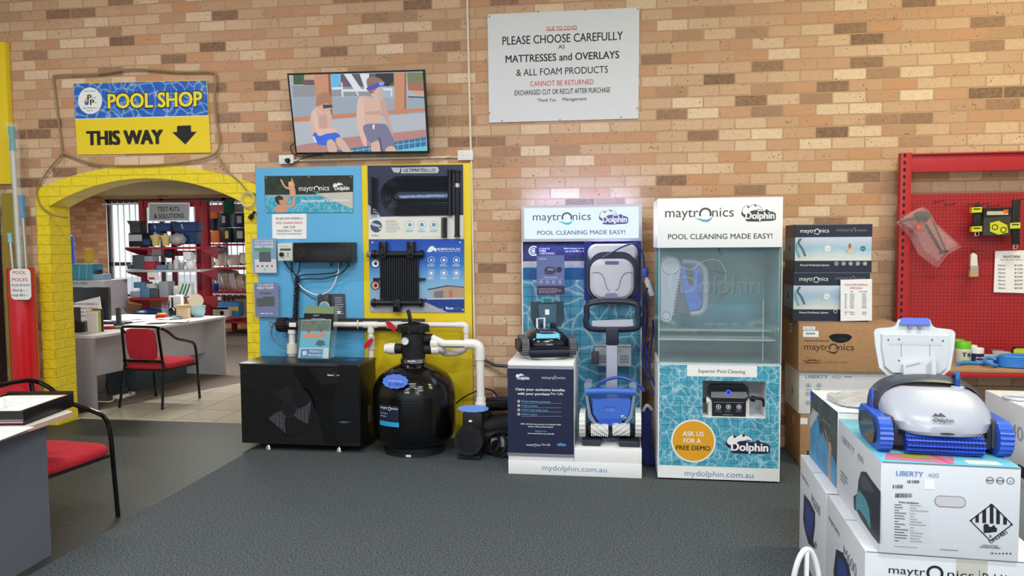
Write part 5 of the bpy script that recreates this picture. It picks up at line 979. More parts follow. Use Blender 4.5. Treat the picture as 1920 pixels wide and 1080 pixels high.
# ================================================================ first stand
A1, A2 = Z(940, 370, 3.857), Z(940, 630, 3.857)
def bb(zf, x0, y0, x1, y1): a, b = zf((x0, y0), (x1, y1)); return a+b
SX0, SX1, SF, SB = -.768, .158, -.93, -.2
st = thing('display_stand', 'white display stand with a lit header, holding three robot cleaners', 'stand', (-.3, -.55, 0))
f = wallf(SF)
zB = f.px(*A2((500, 910))[0])[1]; zS = f.px(*A2((800, 822))[0])[1]; zP = f.px(*A2((280, 214))[0])[1]; xP = f.px(*A2((524, 500))[0])[0]
m = MB(); m.box((SX0, SF, 0), (SX1, SB, zB), M_WHITE, .002); m.ptext('mydolphin.com.au', bb(A2, 296, 938, 762, 978), f, mat((110, 150, 176), .5)); m.build('plinth', st)
m = MB(); m.box((xP+.002, SF+.004, zB+.001), (SX1, SB, zS), M_WHITE, .003); m.build('step', st)
zPt = zP+.02
m = MB(); m.box((SX0+.001, SF+.002, zB+.001), (xP, -.36, zPt), M_WHITE, .003)
b = bb(A2, 46, 215, 524, 870); m.prect(b, f, mat((34, 40, 70), .35), .0002)
for y0, y1 in ((215, 238), (850, 872)): m.prect(bb(A2, 46, y0, 524, y1), f, M_ALU, .002)
logo_dol(m, f, bb(A2, 102, 270, 206, 322), M_WHITE, mat((60, 66, 96), .4)); m.ptext('mineral', bb(A2, 293, 288, 384, 312), f, M_LGREY); m.ptext('wim', bb(A2, 402, 291, 462, 312), f, M_LGREY); m.pline(A2((388, 286), (396, 300), (390, 314)), .006, f, M_LBLUE)
for s_, y, x0, x1 in (('Claim your exclusive benefits', 396, 102, 460), ('with your purchase', 426, 117, 350)): m.ptext(s_, bb(A2, x0, y-18, x1, y), f, M_WHITE, .025)
m.ptext('For Life', bb(A2, 358, 408, 446, 426), f, M_WHITE)
for k, s_ in enumerate(('30 day satisfaction guarantee', 'Trade-in promise', 'Lifetime robot health check', 'Lifetime support')): y = 479+31*k; m.ptext(s_, bb(A2, 145, y-12, (356, 262, 338, 262)[k], y), f, M_LBLUE, .015); m.pring(*A2((126, y-7))[0], 2.6, .6, f, M_WHITE); m.pline(A2((120, y-8), (125, y-3), (134, y-13)), .003, f, M_WHITE, .001); m.pline(A2((145, y+8), (434, y+8)), .0012, f, M_LGREY)
for s_, y, x0, x1, mm in (('Offer valid with any purchase of a Dolphin M700', 643, 140, 430, M_WHITE), ('and/or a Mineral Swim System', 661, 192, 376, M_WHITE), ('Register now', 692, 246, 326, M_LBLUE), ('www.maytronics.com.au/forlife', 710, 190, 382, M_WHITE)): m.ptext(s_, bb(A2, x0, y-10, x1, y), f, mm, .02)
logo_may(m, f, bb(A2, 182, 782, 284, 794), M_WHITE, M_LBLUE); m.ptext('For Life', bb(A2, 294, 777, 354, 793), f, M_WHITE); m.ptext('elite', bb(A2, 406, 770, 466, 795), f, M_LBLUE, .03)
m.build('pedestal', st)
# back panel, poster, lit header
fb = wallf(SB); X0, X1 = fb.px(*A1((148, 600))[0])[0], fb.px(*A1((1017, 600))[0])[0]; ZTt = fb.px(*A1((580, 55))[0])[1]; ZH = fb.px(*A1((580, 318))[0])[1]
m = MB(); m.box((X0, SB, zB), (X1, SB+.03, ZTt), M_WHITE, .002); m.build('back_panel', st)
m = MB(); fp = wallf(SB-.003); zd = fp.px(*A1((300, 505))[0])[1]; zd0 = fp.px(*A1((300, 462))[0])[1]; M_P2 = pool_mat(deep=(18, 96, 138), light=(90, 180, 204), grid=.075, sc=7)
m.rect(X0+.01, zB+.01, X1-.01, zd, fp, M_P2, 0); m.rect(X0+.01, zd, X1-.01, zd0, fp, mat((170, 166, 160), .5, var=.15, vscale=20), 0); m.rect(X0+.01, zd0, X1-.01, ZH, fp, mat((40, 44, 78), .5, var=.6, vscale=18), 0)
m.prect(bb(A1, 156, 510, 600, 596), fp, mat((18, 84, 130), .4, var=.2, vscale=20), .0004)
c = A1((234, 387))[0]; m.pring(*c, 9.5, 2.2, fp, M_WHITE, .001, a0=.9, a1=5.4); m.pring(*c, 5.5, 1.4, fp, M_WHITE, .001, a0=.9, a1=5.4); m.pdisc(*c, 2.6, fp, M_WHITE, .001)
for s_, x0, x1, y, bo in (('CLIMATE', 274, 350, 378, 0), ('CARE', 274, 322, 394, .03), ('CERTIFIED', 274, 386, 412, 0)): m.ptext(s_, bb(A1, x0, y-13, x1, y), fp, M_WHITE, bo)
m.ptext('Save money on electricity', bb(A1, 452, 362, 660, 374), fp, M_WHITE, .02); m.ptext('up to $180 a month', bb(A1, 462, 383, 640, 394), fp, M_WHITE, .02); m.build('pool_poster', st)
m = MB(); fh = wallf(SB-.08); u0, v1 = fh.px(*A1((146, 60))[0]); u1, v0 = fh.px(*A1((1018, 316))[0]); m.box((u0, SB-.08, v0), (u1, SB+.03, v1), mat((190, 190, 206), .4), .004); hd = m.build('header_box', st)
m = MB(); M_LIT = mat((226, 244, 255), .3, emit=1.0); m.prect(bb(A1, 166, 73, 994, 298), fh, M_LIT, .001)
logo_may(m, fh, bb(A1, 228, 120, 648, 166), mat((74, 78, 104), .5), mat((70, 190, 214), .4), .002); logo_dol(m, fh, bb(A1, 706, 92, 918, 196), M_WHITE, mat((84, 90, 170), .5), .0016); m.ptext('POOL CLEANING MADE EASY!', bb(A1, 260, 237, 896, 269), fh, mat((74, 78, 130), .5), .012, .002); m.build('light_panel', hd)
l = bpy.data.lights.new('header_lamp', 'AREA'); l.shape = 'RECTANGLE'; l.size = .8; l.size_y = .2; l.energy = 5; l.color = (.6, .65, 1); lo = bpy.data.objects.new('header_lamp', l); COL.objects.link(lo); lo.location = (-.3, SB-.1, (v0+v1)/2); lo.rotation_euler = (math.radians(-90), 0, 0)
l = bpy.data.lights.new('strip_lamp', 'AREA'); l.shape = 'RECTANGLE'; l.size = .85; l.size_y = .02; l.energy = 2.2; l.color = (.25, .3, 1); lo = bpy.data.objects.new('strip_lamp', l); COL.objects.link(lo); lo.location = (-.3, SB-.07, v0-.012)
l = bpy.data.lights.new('strip_lamp', 'AREA'); l.shape = 'RECTANGLE'; l.size = .85; l.size_y = .05; l.energy = 2.8; l.color = (.24, .40, 1); lo = bpy.data.objects.new('strip_lamp', l); COL.objects.link(lo); lo.location = (-.3, SB+.09, v1); lo.rotation_euler = (math.radians(150), 0, 0)
# ---- shared robot pieces
def track(mb, x0, x1, cy, cz, hl, r0, m, n=34, teeth=.006, r1=None, tilt=0):     # tread belt round two wheels; runs along y
    P = []; r1 = r1 or r0
    for i in range(n):
        t_ = i/n
        a = 2*math.pi*t_; s_ = math.sin(a); c_ = math.cos(a); r_ = r0 if c_ > 0 else r1
        P.append((c_*r_+math.copysign(hl, c_) if abs(c_) > .02 else c_*r_, s_*r_))
    rings = []
    k = 0; ring = []
    out = []
    for i, (a, b) in enumerate(P):
        q = 1 if i % 2 else 0; d = math.hypot(a-math.copysign(hl, a), b) or 1; out.append((a+(a-math.copysign(hl, a))/d*teeth*q, b+b/d*teeth*q))
    f_ = Fr((x0, cy, cz), (0, 1, 0), (0, 0, 1)); mb.prism(out, f_, 0, x1-x0, m)
# ---- black robot on the pedestal
RY = -.62; zt = zPt
rb = thing('robot_cleaner', 'navy black robot cleaner with an open lid on the white pedestal', 'robot', (-.53, RY, zt), math.radians(14))
NV = mat((16, 20, 38), .15, coat=.5); NV2 = mat((24, 28, 44), .4)
m = MB(); m.lathe([(.17, .001), (.18, .006), (.18, .018), (.16, .022)], (.0, .0, 0), M_WHITE, 36); m.build('round_base', rb, local=True)
m = MB(); rings = []
for z, a, b, y in ((.03, .15, .15, 0), (.07, .165, .17, 0), (.12, .165, .175, 0), (.16, .145, .165, .01), (.19, .115, .145, .02), (.205, .08, .11, .03), (.21, .04, .06, .03)): rings.append(sring(0, y, z, a, b, 32, .7))
m.loft(rings, NV); f = Fr((0, -.168, .13), (1, 0, 0), (0, .35, 1)); logo_dol(m, f.off(.012), (0, 0, 0, 0), M_LGREY, NV) if False else None
f = Fr((0, -.18, .105), (1, 0, 0), (0, .2, 1)); m.text('Dolphin', -.0, .0, .012, f, M_LGREY, .045, .004); m.build('shell', rb, local=True)
m = MB(); P = []
f = Fr((-.01, -.163, .165), (1, 0, 0), (0, .75, 1)); m.prism([(-.085, -.015), (-.075, -.02), (.075, -.02), (.085, -.012), (.08, .02), (.03, .014), (-.03, .014), (-.08, .022)], f, 0, .012, mat((110, 196, 220), .35)); m.build('handle', rb, local=True)
for s in (-1, 1):
    m = MB(); track(m, s*.17-.022 if s < 0 else s*.17-.022, s*.17+.03, 0, .085, .11, .06, mat((84, 86, 92), .5), 44, .005); m.build('track', rb, local=True)
    m = MB(); m.box((s*.203-.003*0, -.13, .05), (s*.208, .13, .12), NV2, .01); m.build('side_cover', rb, local=True)
m = MB(); m.cyl((-.14, -.185, .055), (.14, -.185, .055), .03, NV2, 16)
for k in range(14): t_ = 2*math.pi*k/14; m.box((-.14, -.002, -.002), (.14, .002, .006), NV2, 0, Matrix.Translation((0, -.185+.031*math.cos(t_), .055+.031*math.sin(t_))) @ Matrix.Rotation(t_-1.57, 4, 'X'))
m.build('brush', rb, local=True)
SMK = mat((40, 62, 80), .1, alpha=.82)
m = MB(); f = Fr((0.035, .145, .2), (1, 0, 0), (0, .12, 1)); P = [(-.1, 0), (.1, 0), (.125, .06), (.125, .19), (-.125, .19), (-.125, .06)]; m.prism(P, f, 0, .02, SMK); m.prism([(-.06, .02), (.06, .02), (.07, .17), (-.07, .17)], f, .02, .026, mat((50, 90, 110), .3)); m.rect(-.02, .09, .012, .13, f, M_PAPER, .027); m.build('lid', rb, local=True)
m = MB(); m.prism([(-.045, .18), (.045, .18), (.045, .225), (-.045, .225)], f, 0, .03, M_TEAL); m.prism([(-.03, .18), (.03, .18), (.03, .21), (-.03, .21)], f, .03, .034, mat((36, 96, 116), .4)); m.build('latch', rb, local=True)
m = MB(); m.tube([(-.055, .06, .19), (-.055, .06, .27), (.0, .06, .275), (.0, .06, .19)], .009, M_WHITE, 8, 0); m.build('filter_handle', rb, local=True)
m = MB(); m.cyl((.05, .05, .2), (.065, .03, .225), .026, M_BLACKM, 18); m.cyl((.03, .03, .2), (.02, .02, .23), .014, M_TEAL, 12); m.build('connector', rb, local=True)
# ---- flyer panel
m = MB(); Yf = -.42; f = wallf(Yf); m.pprism(A1((255, 420), (455, 416), (458, 705), (258, 708)), f, -.006, 0, mat((84, 88, 146), .35)); m.ppoly(A1((256, 424), (455, 420), (456, 640), (256, 640)), f, mat((96, 108, 160), .35), .0005); m.ppoly(A1((258, 640), (457, 640), (457, 702), (258, 706)), f, mat((60, 40, 80), .4), .0005)
logo_may(m, f, bb(A1, 276, 440, 326, 450), M_WHITE, M_LBLUE, .001); m.ppoly(A1((310, 520), (330, 500), (385, 505), (395, 540), (370, 560), (315, 555)), f, mat((56, 60, 84), .4), .001); m.ppoly(A1((335, 512), (380, 514), (375, 530), (335, 530)), f, mat((120, 126, 150), .4), .0014); m.pdisc(*A1((418, 523))[0], 5.5, f, mat((44, 48, 70), .4), .001)
for k in range(4): m.pring(*A1((288+k*45, 612))[0], 2.6, .6, f, M_WHITE, .001)
m.ptext('Cordless robotic freedom', bb(A1, 306, 572, 404, 581), f, M_WHITE, .01, .001); m.pline(A1((270, 592), (448, 590)), .002, f, M_LGREY, .001); scribble(m, f, 940+270/3.857, 370+655/3.857, 940+445/3.857, 370+695/3.857, 4, M_LGREY, seed=4, fill=.25)
q = f.px(*A1((357, 706))[0]); m.box((q[0]-.07, Yf+.004, zPt), (q[0]+.07, Yf+.02, q[1]+.06), M_ACRYL); m.build('flyer_board', label='purple printed flyer board standing behind the navy robot on the pedestal', cat='flyer board')
# ---- robot hung on the back panel
HY = SB-.012; hc = at(*A1((805, 532))[0], HY-.12)
hr = thing('robot_cleaner', 'grey robot cleaner with blue brushes hung upright under the lit header', 'robot', (hc.x, HY, hc.z))
f = Fr((hc.x, HY, hc.z), (1, 0, 0), (0, 0, 1)); KX = .00108
def hp_(x, y): return (x-805)*KX, (532-y)*KX
def rr(x0, y0, x1, y1, r_, n=6): a = hp_((x0+x1)/2, (y0+y1)/2); return rrect((x1-x0)*KX, (y1-y0)*KX, r_*KX, n, *a)
BB = mat((26, 44, 132), .45)
for x0, x1 in ((603, 652), (952, 1004)):
    m = MB(); a, b = hp_(x0, 325), hp_(x1, 742); m.prism([(a[0], b[1]), (b[0], b[1]), (b[0], a[1]), (a[0], a[1])], f, .0, .07, BB)
    for k in range(22): y = b[1]+(a[1]-b[1])*(k+.5)/22; m.prism([(a[0], y-.004), (b[0], y-.004), (b[0], y+.004), (a[0], y+.004)], f, .07, .078, BB)
    m.build('brush', hr)
m = MB(); m.prism(rr(622, 345, 984, 738, 90, 8), f, .0, .10, mat((58, 62, 78), .35)); m.build('frame', hr)
m = MB()
def shell(P0, P1, z0, z1, z2, mm):     # a domed cap: outline, inset outline
    m.loft([[f.p(u, v, z0) for u, v in P0], [f.p(u, v, z1) for u, v in P0], [f.p(u, v, z2) for u, v in P1]], mm)
GSH = mat((196, 196, 206), .3)
shell(rr(630, 342, 978, 470, 60, 8), rr(650, 352, 960, 460, 50, 8), .06, .105, .125, mat((206, 206, 216), .3)); m.build('top_cover', hr)
m = MB(); shell(rr(636, 398, 974, 738, 110, 8), rr(642, 404, 968, 732, 105, 8), .09, .13, .135, mat((44, 48, 66), .35)); m.build('bezel', hr)
m = MB(); shell(rr(648, 446, 950, 726, 86, 8), rr(668, 462, 932, 712, 76, 8), .12, .15, .165, GSH)
for sx in (-1, 1): m.tube([f.p(*hp_(805+sx*138, 542), .166), f.p(*hp_(805+sx*90, 545), .167), f.p(*hp_(805+sx*60, 580), .167), f.p(*hp_(805+sx*40, 650), .167), f.p(*hp_(805+sx*20, 668), .166)], .004, mat((150, 150, 164), .3), 6)
m.build('lid', hr)
m = MB(); m.prism(rr(752, 462, 848, 486, 8), f, .16, .168, mat((96, 104, 140), .3)); m.build('window', hr)
m = MB(); m.prism(rr(750, 684, 842, 732, 24), f, .155, .175, mat((130, 136, 170), .4)); m.build('latch', hr)
wtube(A1((735, 436), (800, 400), (870, 360), (950, 335), (1000, 360), (1028, 430), (1034, 520)), .007, mat((40, 56, 110), .4), HY-.2, 'float_cable', 'blue cable running from the hung robot over the edge of the first stand', 'cable')
m = MB(); q = at(1210, 511, -.4); m.lathe([(.005, -.04), (.02, -.03), (.024, 0), (.02, .03), (.006, .045)], q, mat((60, 90, 190), .4), 14); m.build('cable_float', label='small blue float on the cable beside the first stand', cat='float')
m = MB(); m.tube([at(1211, 518, -.4), at(1213, 524, -.4), at(1218, 540, -.4), at(1223, 554, -.4)], [.012]*9+[.022]*20, mat((214, 214, 220), .4), 10); m.build('bagged_plug', label='pale wrapped plug hanging between the two stands', cat='plug')
# ---- caddy trolley
cY = -.55; fc = wallf(cY); DN2 = mat((40, 42, 60), .35)
ca = thing('caddy_trolley', 'dark handled caddy trolley with a pale post standing on the step of the first stand', 'trolley', (.0, cY, zS))
m = MB(); Pp = A1((650, 762), (960, 762), (990, 860), (998, 905), (950, 952), (660, 952), (612, 905), (618, 860)); m.tube([at(*p, cY) for p in Pp], .026, DN2, 12, 5, True, flat=.8); m.build('handle', ca)
m = MB(); m.ppoly(A1((655, 895), (950, 885), (955, 935), (655, 935)), fc, mat((196, 198, 210), .35), -.004); m.pprism(A1((655, 893), (950, 883), (955, 935), (655, 935)), fc, -.02, 0, mat((190, 192, 206), .35)); m.build('handle_plate', ca)
m = MB(); a, b = at(*A1((756, 940))[0], cY), at(*A2((848, 64))[0], cY); m.box((a.x, cY-.03, b.z), (b.x, cY+.03, a.z), DN2, .012); m.build('upper_post', ca)
m = MB(); a, b = at(*A2((758, 62))[0], cY), at(*A2((840, 372))[0], cY); m.box((a.x, cY-.025, zS+.05), (b.x, cY+.03, a.z), mat((170, 172, 188), .35), .012); m.build('lower_post', ca)
for x0, x1 in ((585, 722), (850, 1003)):
    m = MB(); a, b = at(*A2((x0, 740))[0], -.8), at(*A2((x1, 800))[0], -.8); m.box((a.x, -.86, zS+.001), (b.x, cY+.05, zS+.045), mat((44, 46, 56), .45), .012); m.build('foot', ca)
m = MB(); a, b = at(*A2((600, 735))[0], -.66), at(*A2((990, 760))[0], -.66); m.box((a.x, -.62, zS+.045), (b.x, cY+.08, zS+.08), DN2, .008); m.build('cross_bar', ca)
ps = thing('power_supply', 'pale slotted power supply box mounted behind the trolley post', 'power supply', at(*A2((810, 220))[0], -.33)); yq = -.33; fq = wallf(yq); a, b = at(*A2((676, 62))[0], yq), at(*A2((940, 222))[0], yq)
m = MB(); m.box((a.x, yq, b.z), (b.x, SB-.002, a.z), mat((176, 178, 186), .4), .008)
for k in range(10):
    for r_ in range(3):
        x = (700 if k < 5 else 860)+(k % 5)*13; m.prect(bb(A2, x, 140+r_*20, x+6, 154+r_*20), fq, M_DGREY, .001)
m.prect(bb(A2, 676, 72, 940, 82), fq, M_GREY, .001); m.prect(bb(A2, 868, 90, 930, 120), fq, M_LGREY, .001); m.build('housing', ps); m = MB(); a, b = at(*A2((650, 110))[0], yq-.02), at(*A2((704, 205))[0], yq-.02); m.box((a.x, yq-.03, b.z), (b.x, yq, a.z), M_DGREY, .006); m.build('plug_block', ps)
# ---- blue robot at the bottom of the stand
bY = -.78; fb_ = wallf(bY)
br_ = thing('robot_cleaner', 'bright blue robot cleaner with white treads parked on the caddy trolley', 'robot', at(*A2((790, 740))[0], bY)); RB_ = mat((66, 112, 206), .3); RG = mat((128, 142, 166), .4)
br_.location.z = zS+.045; WM[br_.name] = Matrix.Translation(br_.location)
def bp(P, w0, w1, mm, name): m = MB(); m.pprism(A2(*P), fb_, w0, w1, mm); m.build(name, br_)
m = MB(); R0 = [fb_.px(*p) for p in A2((648, 452), (930, 448), (945, 470), (930, 560), (900, 612), (690, 612), (655, 560))]; cx_ = sum(p[0] for p in R0)/7; cz_ = sum(p[1] for p in R0)/7
m.loft([[fb_.p(u, v, -.12) for u, v in R0], [fb_.p(u, v, .0) for u, v in R0], [fb_.p(cx_+(u-cx_)*.93, cz_+(v-cz_)*.9, .025) for u, v in R0]], RB_); m.ptext('M 550', bb(A2, 757, 520, 818, 537), fb_, mat((150, 170, 220), .4), .01, .026); m.pline(A2((750, 508), (822, 508)), .003, fb_, mat((30, 60, 150), .4), .026); logo_dol(m, fb_.off(.026), bb(A2, 862, 570, 910, 596), M_WHITE, M_NAVY); m.build('shell', br_)
m = MB(); m.tube([at(*p, bY-.015) for p in A2((612, 402), (790, 398), (972, 404))], .024, RB_, 12, 0); m.build('handle_bar', br_)
for s in (0, 1):
    F_ = lambda x: x if not s else 1578-x
    bp([(F_(x), y) for x, y in ((600, 345), (625, 330), (655, 345), (650, 372), (628, 372), (622, 400), (650, 560), (690, 625), (790, 632), (790, 645), (680, 645), (632, 590), (604, 400))], -.14, .02, RG, 'side_frame')
    m = MB(); a, b = at(*A2((F_(570), 535))[0], bY), at(*A2((F_(611), 702))[0], bY); xx = sorted((a.x, b.x)); track(m, xx[0], xx[1], bY-.01, (a.z+b.z)/2, .06, (a.z-b.z)/2, mat((214, 216, 214), .5), 36, .006); m.build('track', br_)
    m = MB(); a, b = at(*A2((F_(648), 678))[0], bY-.04), at(*A2((F_(774), 678))[0], bY-.04); m.cyl(a, b, .034, mat((200, 200, 200), .6), 16)
    for k in range(9):
        for t_ in (0, .9, 1.8, 2.7, 3.6, 4.5, 5.4): x = a.x+(b.x-a.x)*(k+.5)/9; m.box((-.005, -.004, 0), (.005, .004, .012), mat((226, 226, 224), .6), 0, Matrix.Translation((x, a.y, a.z)) @ Matrix.Rotation(t_+k*.25, 4, 'X') @ Matrix.Translation((0, 0, .032)))
    m.build('brush', br_)
bp(((706, 592), (868, 592), (876, 645), (700, 645)), -.02, .03, mat((50, 92, 190), .4), 'grip')
m = MB(); a, b = at(*A2((625, 640))[0], bY+.05), at(*A2((955, 715))[0], bY+.05); m.box((a.x, bY+.02, b.z), (b.x, bY+.12, a.z), M_DGREY, .01); m.build('chassis', br_)
wtube(A2((690, 375), (720, 335), (790, 308), (860, 300), (930, 318), (1000, 360), (1030, 400)), .011, mat((40, 70, 170), .35), bY+.02, 'float_cable', 'thick blue cable arching over the bright blue robot', 'cable')
for k, (x, y0, y1) in enumerate(((1212, 540, 640), (1216, 640, 700), (1222, 600, 690), (1208, 560, 670))):
    wtube([(x+2, y0, -.5), (x-6+4*k, (y0+y1)/2-20, -.45), (x-4, y1, -.45), (x+10, y1+40, -.5)], .008, mat((30, 44, 110), .4), 0, 'hanging_cable', ('dark blue cable hanging highest between the two stands', 'dark blue cable looping low between the two stands', 'dark blue cable nearest the second stand', 'dark blue cable nearest the first stand')[k], 'cable')
m = MB(); 
for k in range(5): m.tube([at(1208+k*3.2, 765+2*(k % 2), -.62), at(1206+k*3.4, 800, -.63), at(1207+k*3.8, 850, -.64), atz(1212+k*4, 872, .012)], .009, mat((26, 38, 100), .4), 8)
m.tube([at(1206, 770, -.63), at(1213, 760, -.66), at(1222, 768, -.63)], .012, M_LGREY, 8); m.build('cable_hank', label='hank of dark blue cable tied in white standing between the two stands', cat='cable')
# ================================================================ second stand with the water tank
T4, T3 = Z(1220, 660, 4.154), Z(1220, 360, 3.375)
s2 = thing('tank_stand', 'white stand with a clear water tank above a pool tile cabinet', 'stand', (.667, -.65, 0))
X0, X1, F2, B2 = .266, 1.068, -.93, -.38; f2 = wallf(F2); zc = .80; zh = 1.592; zt2 = 1.914
b = bb(T4, 405, 222, 896, 518); ru0, rv1 = f2.px(b[0], b[1]); ru1, rv0 = f2.px(b[2], b[3]); zs_ = f2.px(*T4((500, 892))[0])[1]
m = MB(); m.box((X0, F2+.02, .012), (X1, B2, rv0), M_WHITE); m.box((X0, F2+.02, rv1), (X1, B2, zc), M_WHITE); m.box((X0, F2+.02, rv0), (ru0, B2, rv1), M_WHITE); m.box((ru1, F2+.02, rv0), (X1, B2, rv1), M_WHITE); m.box((ru0, F2+.2, rv0), (ru1, F2+.21, rv1), M_LGREY)
for u0, v0, u1, v1 in ((X0, .012, X1, rv0), (X0, rv1, X1, zc), (X0, rv0, ru0, rv1), (ru1, rv0, X1, rv1)): m.box((u0, F2+.001, v0), (u1, F2+.02, v1), M_WHITE)
m.build('cabinet', s2)
m = MB(); a_ = .008
for u0, v0, u1, v1 in ((X0+a_, zs_, X1-a_, rv0), (X0+a_, rv1, X1-a_, zc-a_), (X0+a_, rv0, ru0, rv1), (ru1, rv0, X1-a_, rv1)): m.rect(u0, v0, u1, v1, f2, M_POOLTILE, .0005)
m.prect(bb(T4, 283, 106, 829, 193), f2, M_WHITE, .001); m.ptext('Superior Pool Cleaning', bb(T4, 370, 135, 736, 163), f2, M_DGREY, .008, .0015)
c = T4((332, 693))[0]; m.pdisc(*c, 42, f2, M_WHITE, .001, n=48); m.pdisc(*c, 39, f2, mat((222, 160, 36), .45), .0014, n=48)
for s_, x0, x1, y, mm in (('ASK US', 248, 414, 654, M_WHITE), ('FOR A', 255, 392, 708, M_WHITE), ('FREE DEMO', 198, 464, 764, M_INK)): m.ptext(s_, bb(T4, x0, y-37, x1, y), f2, mm, .025, .002)
logo_dol(m, f2, bb(T4, 585, 636, 930, 800), M_WHITE, mat((30, 36, 62), .5), .001); m.ptext('mydolphin.com.au', bb(T4, 264, 926, 800, 972), f2, mat((120, 152, 182), .5), 0, .001); m.build('pool_graphic', s2)
for x in (X0+.04, X1-.04):
    for y in (F2+.05, B2-.05): m = MB(); m.cyl((x, y, 0), (x, y, .014), .025, M_BLACKM, 14); m.build('foot', s2)
# power supply in the recess
pr_ = thing('power_supply', 'black and white power supply with a glowing blue button in the cabinet recess', 'power supply', ((ru0+ru1)/2, F2+.1, rv0)); yq = F2+.04; fq = wallf(yq)
m = MB(); P = [fq.px(*p) for p in T4((448, 515), (450, 360), (470, 350), (750, 350), (768, 360), (768, 515))]; m.prism([(u, max(v, rv0+.001)) for u, v in P], fq, -.1, 0, mat((206, 208, 200), .4)); m.build('housing', pr_)
m = MB(); m.pprism(T4((450, 340), (455, 275), (475, 255), (735, 255), (758, 275), (764, 350), (740, 380), (738, 500), (478, 496), (476, 380)), fq, -.05, .012, mat((30, 31, 40), .3)); f_ = fq.off(.012); m.ppoly(T4((470, 310), (745, 310), (760, 345), (735, 362), (470, 355)), f_, M_GREY, .001); m.prect(bb(T4, 468, 275, 745, 300), f_, M_BLACK, .001)
for k, x in enumerate((528, 606, 688)): m.pring(*T4((x, 427))[0], 4.6, .8, f_, M_WHITE, .001); m.pdisc(*T4((x, 427))[0], 2, f_, M_WHITE, .001, n=4+k); scribble(m, f_, 1220+(x-25)/4.154, 660+448/4.154, 1220+(x+25)/4.154, 660+470/4.154, 3, M_GREYINK, seed=k, fill=.3)
m.ptext('maytronics', bb(T4, 562, 484, 640, 491), f_, M_LGREY, 0, .001); m.pline(T4((490, 390), (725, 394)), .0015, f_, M_LGREY, .001); m.build('front_panel', pr_)
m = MB(); m.pring(*T4((606, 314))[0], 5, 1.8, f_, mat((40, 60, 255), .3, emit=3.5), .002, n=28); m.pdisc(*T4((606, 314))[0], 3.2, f_, mat((20, 26, 120), .3, emit=.8), .002); m.build('power_button', pr_)
m = MB(); a = at(*T4((432, 375))[0], yq+.02); m.cyl(a, a+V((.03, 0, 0)), .022, M_WHITE, 14); m.cyl(a-V((.02, 0, 0)), a, .016, M_BLACKM, 14); m.build('socket', pr_)
m = MB(); m.tube([at(*p, yq+.01) for p in T4((768, 365), (800, 358), (860, 365), (880, 385), (884, 425))], .011, M_BLACKM, 8); m.cyl(at(*T4((785, 362))[0], yq+.01), at(*T4((812, 366))[0], yq+.01), .02, M_BLACKM, 12); m.build('lead', pr_)
# tank
m = MB(); th = .012; ZW = 1.55; zb_ = zc+.001
for a, b in (((X0, F2, zb_), (X1, F2+th, zh)), ((X0, F2, zb_), (X0+th, B2, zh)), ((X1-th, F2, zb_), (X1, B2, zh))): m.box(a, b, M_ACRYL)
tk = m.build('acrylic_tank', s2)
m = MB(); 
for a, b in (((X0, F2-.002, zb_), (X0+.006, F2+.004, zh)), ((X1-.006, F2-.002, zb_), (X1, F2+.004, zh)), ((X0, F2-.002, zb_), (X1, F2+.004, zb_+.008)), ((X1-.094, F2+.15, zb_), (X1-.088, F2+.156, zb_+.42)), ((X0+th, F2+.1, zb_+.145), (X1-th, F2+.3, zb_+.155))): m.box(a, b, mat((196, 220, 220), .1, alpha=.6))
m.build('bonded_edge', tk)
m = MB(); fe = wallf(F2-.0015); u, v = fe.px(*T3((440, 640))[0]); m.text('Dolphin', u, v, .12, fe, mat((230, 245, 245), .3, alpha=.10), .52, 0); m.text('Dolphin', u+.006, v-.006, .12, fe, mat((60, 120, 130), .3, alpha=.10), .52, -.0003)
Pc = [fe.px(*p) for p in T3((130, 640), (125, 540), (190, 480), (260, 490), (330, 440), (420, 430), (470, 490), (470, 560))]; m.line([(p.x, p.y) for p in catmull([V((a, b, 0)) for a, b in Pc], 5)], .003, fe, mat((230, 245, 245), .3, alpha=.35)); m.build('etched_logo', tk)
wmat = NT(.15); nz = wmat.n('TexNoise'); wmat.put(wmat.tc, nz.inputs['Vector']); nz.inputs['Scale'].default_value = 5; nz.inputs['Detail'].default_value = 6; c_ = wmat.ramp(nz.outputs[0], [(.35, (70, 128, 142)), (.65, (134, 186, 194))]); wmat.b.inputs['Alpha'].default_value = .10; wmat.b.inputs['Specular IOR Level'].default_value = .15; M_WATER = wmat.col(c_)
m = MB(); m.box((X0+th+.001, F2+th+.001, zb_+.004), (X1-th-.008, B2-.03, ZW), M_WATER); m.build('water', s2)
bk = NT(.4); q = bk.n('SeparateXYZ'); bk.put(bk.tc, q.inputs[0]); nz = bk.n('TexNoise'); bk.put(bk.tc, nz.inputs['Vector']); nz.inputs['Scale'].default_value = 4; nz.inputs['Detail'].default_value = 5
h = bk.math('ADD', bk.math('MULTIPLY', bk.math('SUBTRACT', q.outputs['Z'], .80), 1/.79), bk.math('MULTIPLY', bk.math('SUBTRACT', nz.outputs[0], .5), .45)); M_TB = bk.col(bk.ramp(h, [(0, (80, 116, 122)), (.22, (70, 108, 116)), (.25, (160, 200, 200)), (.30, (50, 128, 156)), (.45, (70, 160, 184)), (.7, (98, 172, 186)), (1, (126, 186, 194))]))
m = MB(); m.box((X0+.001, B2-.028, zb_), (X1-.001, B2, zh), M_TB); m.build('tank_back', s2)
m = MB(); m.box((X1-th-.006, F2+.016, zb_), (X1-th-.001, B2-.03, zh), M_TB); m.box((X0+th, F2+.016, zb_), (X1-th-.007, B2-.03, zb_+.003), M_TB); m.build('tank_reflection_panel', s2)  # added side panel, painted as the back's reflection in the wall; teal floor plate
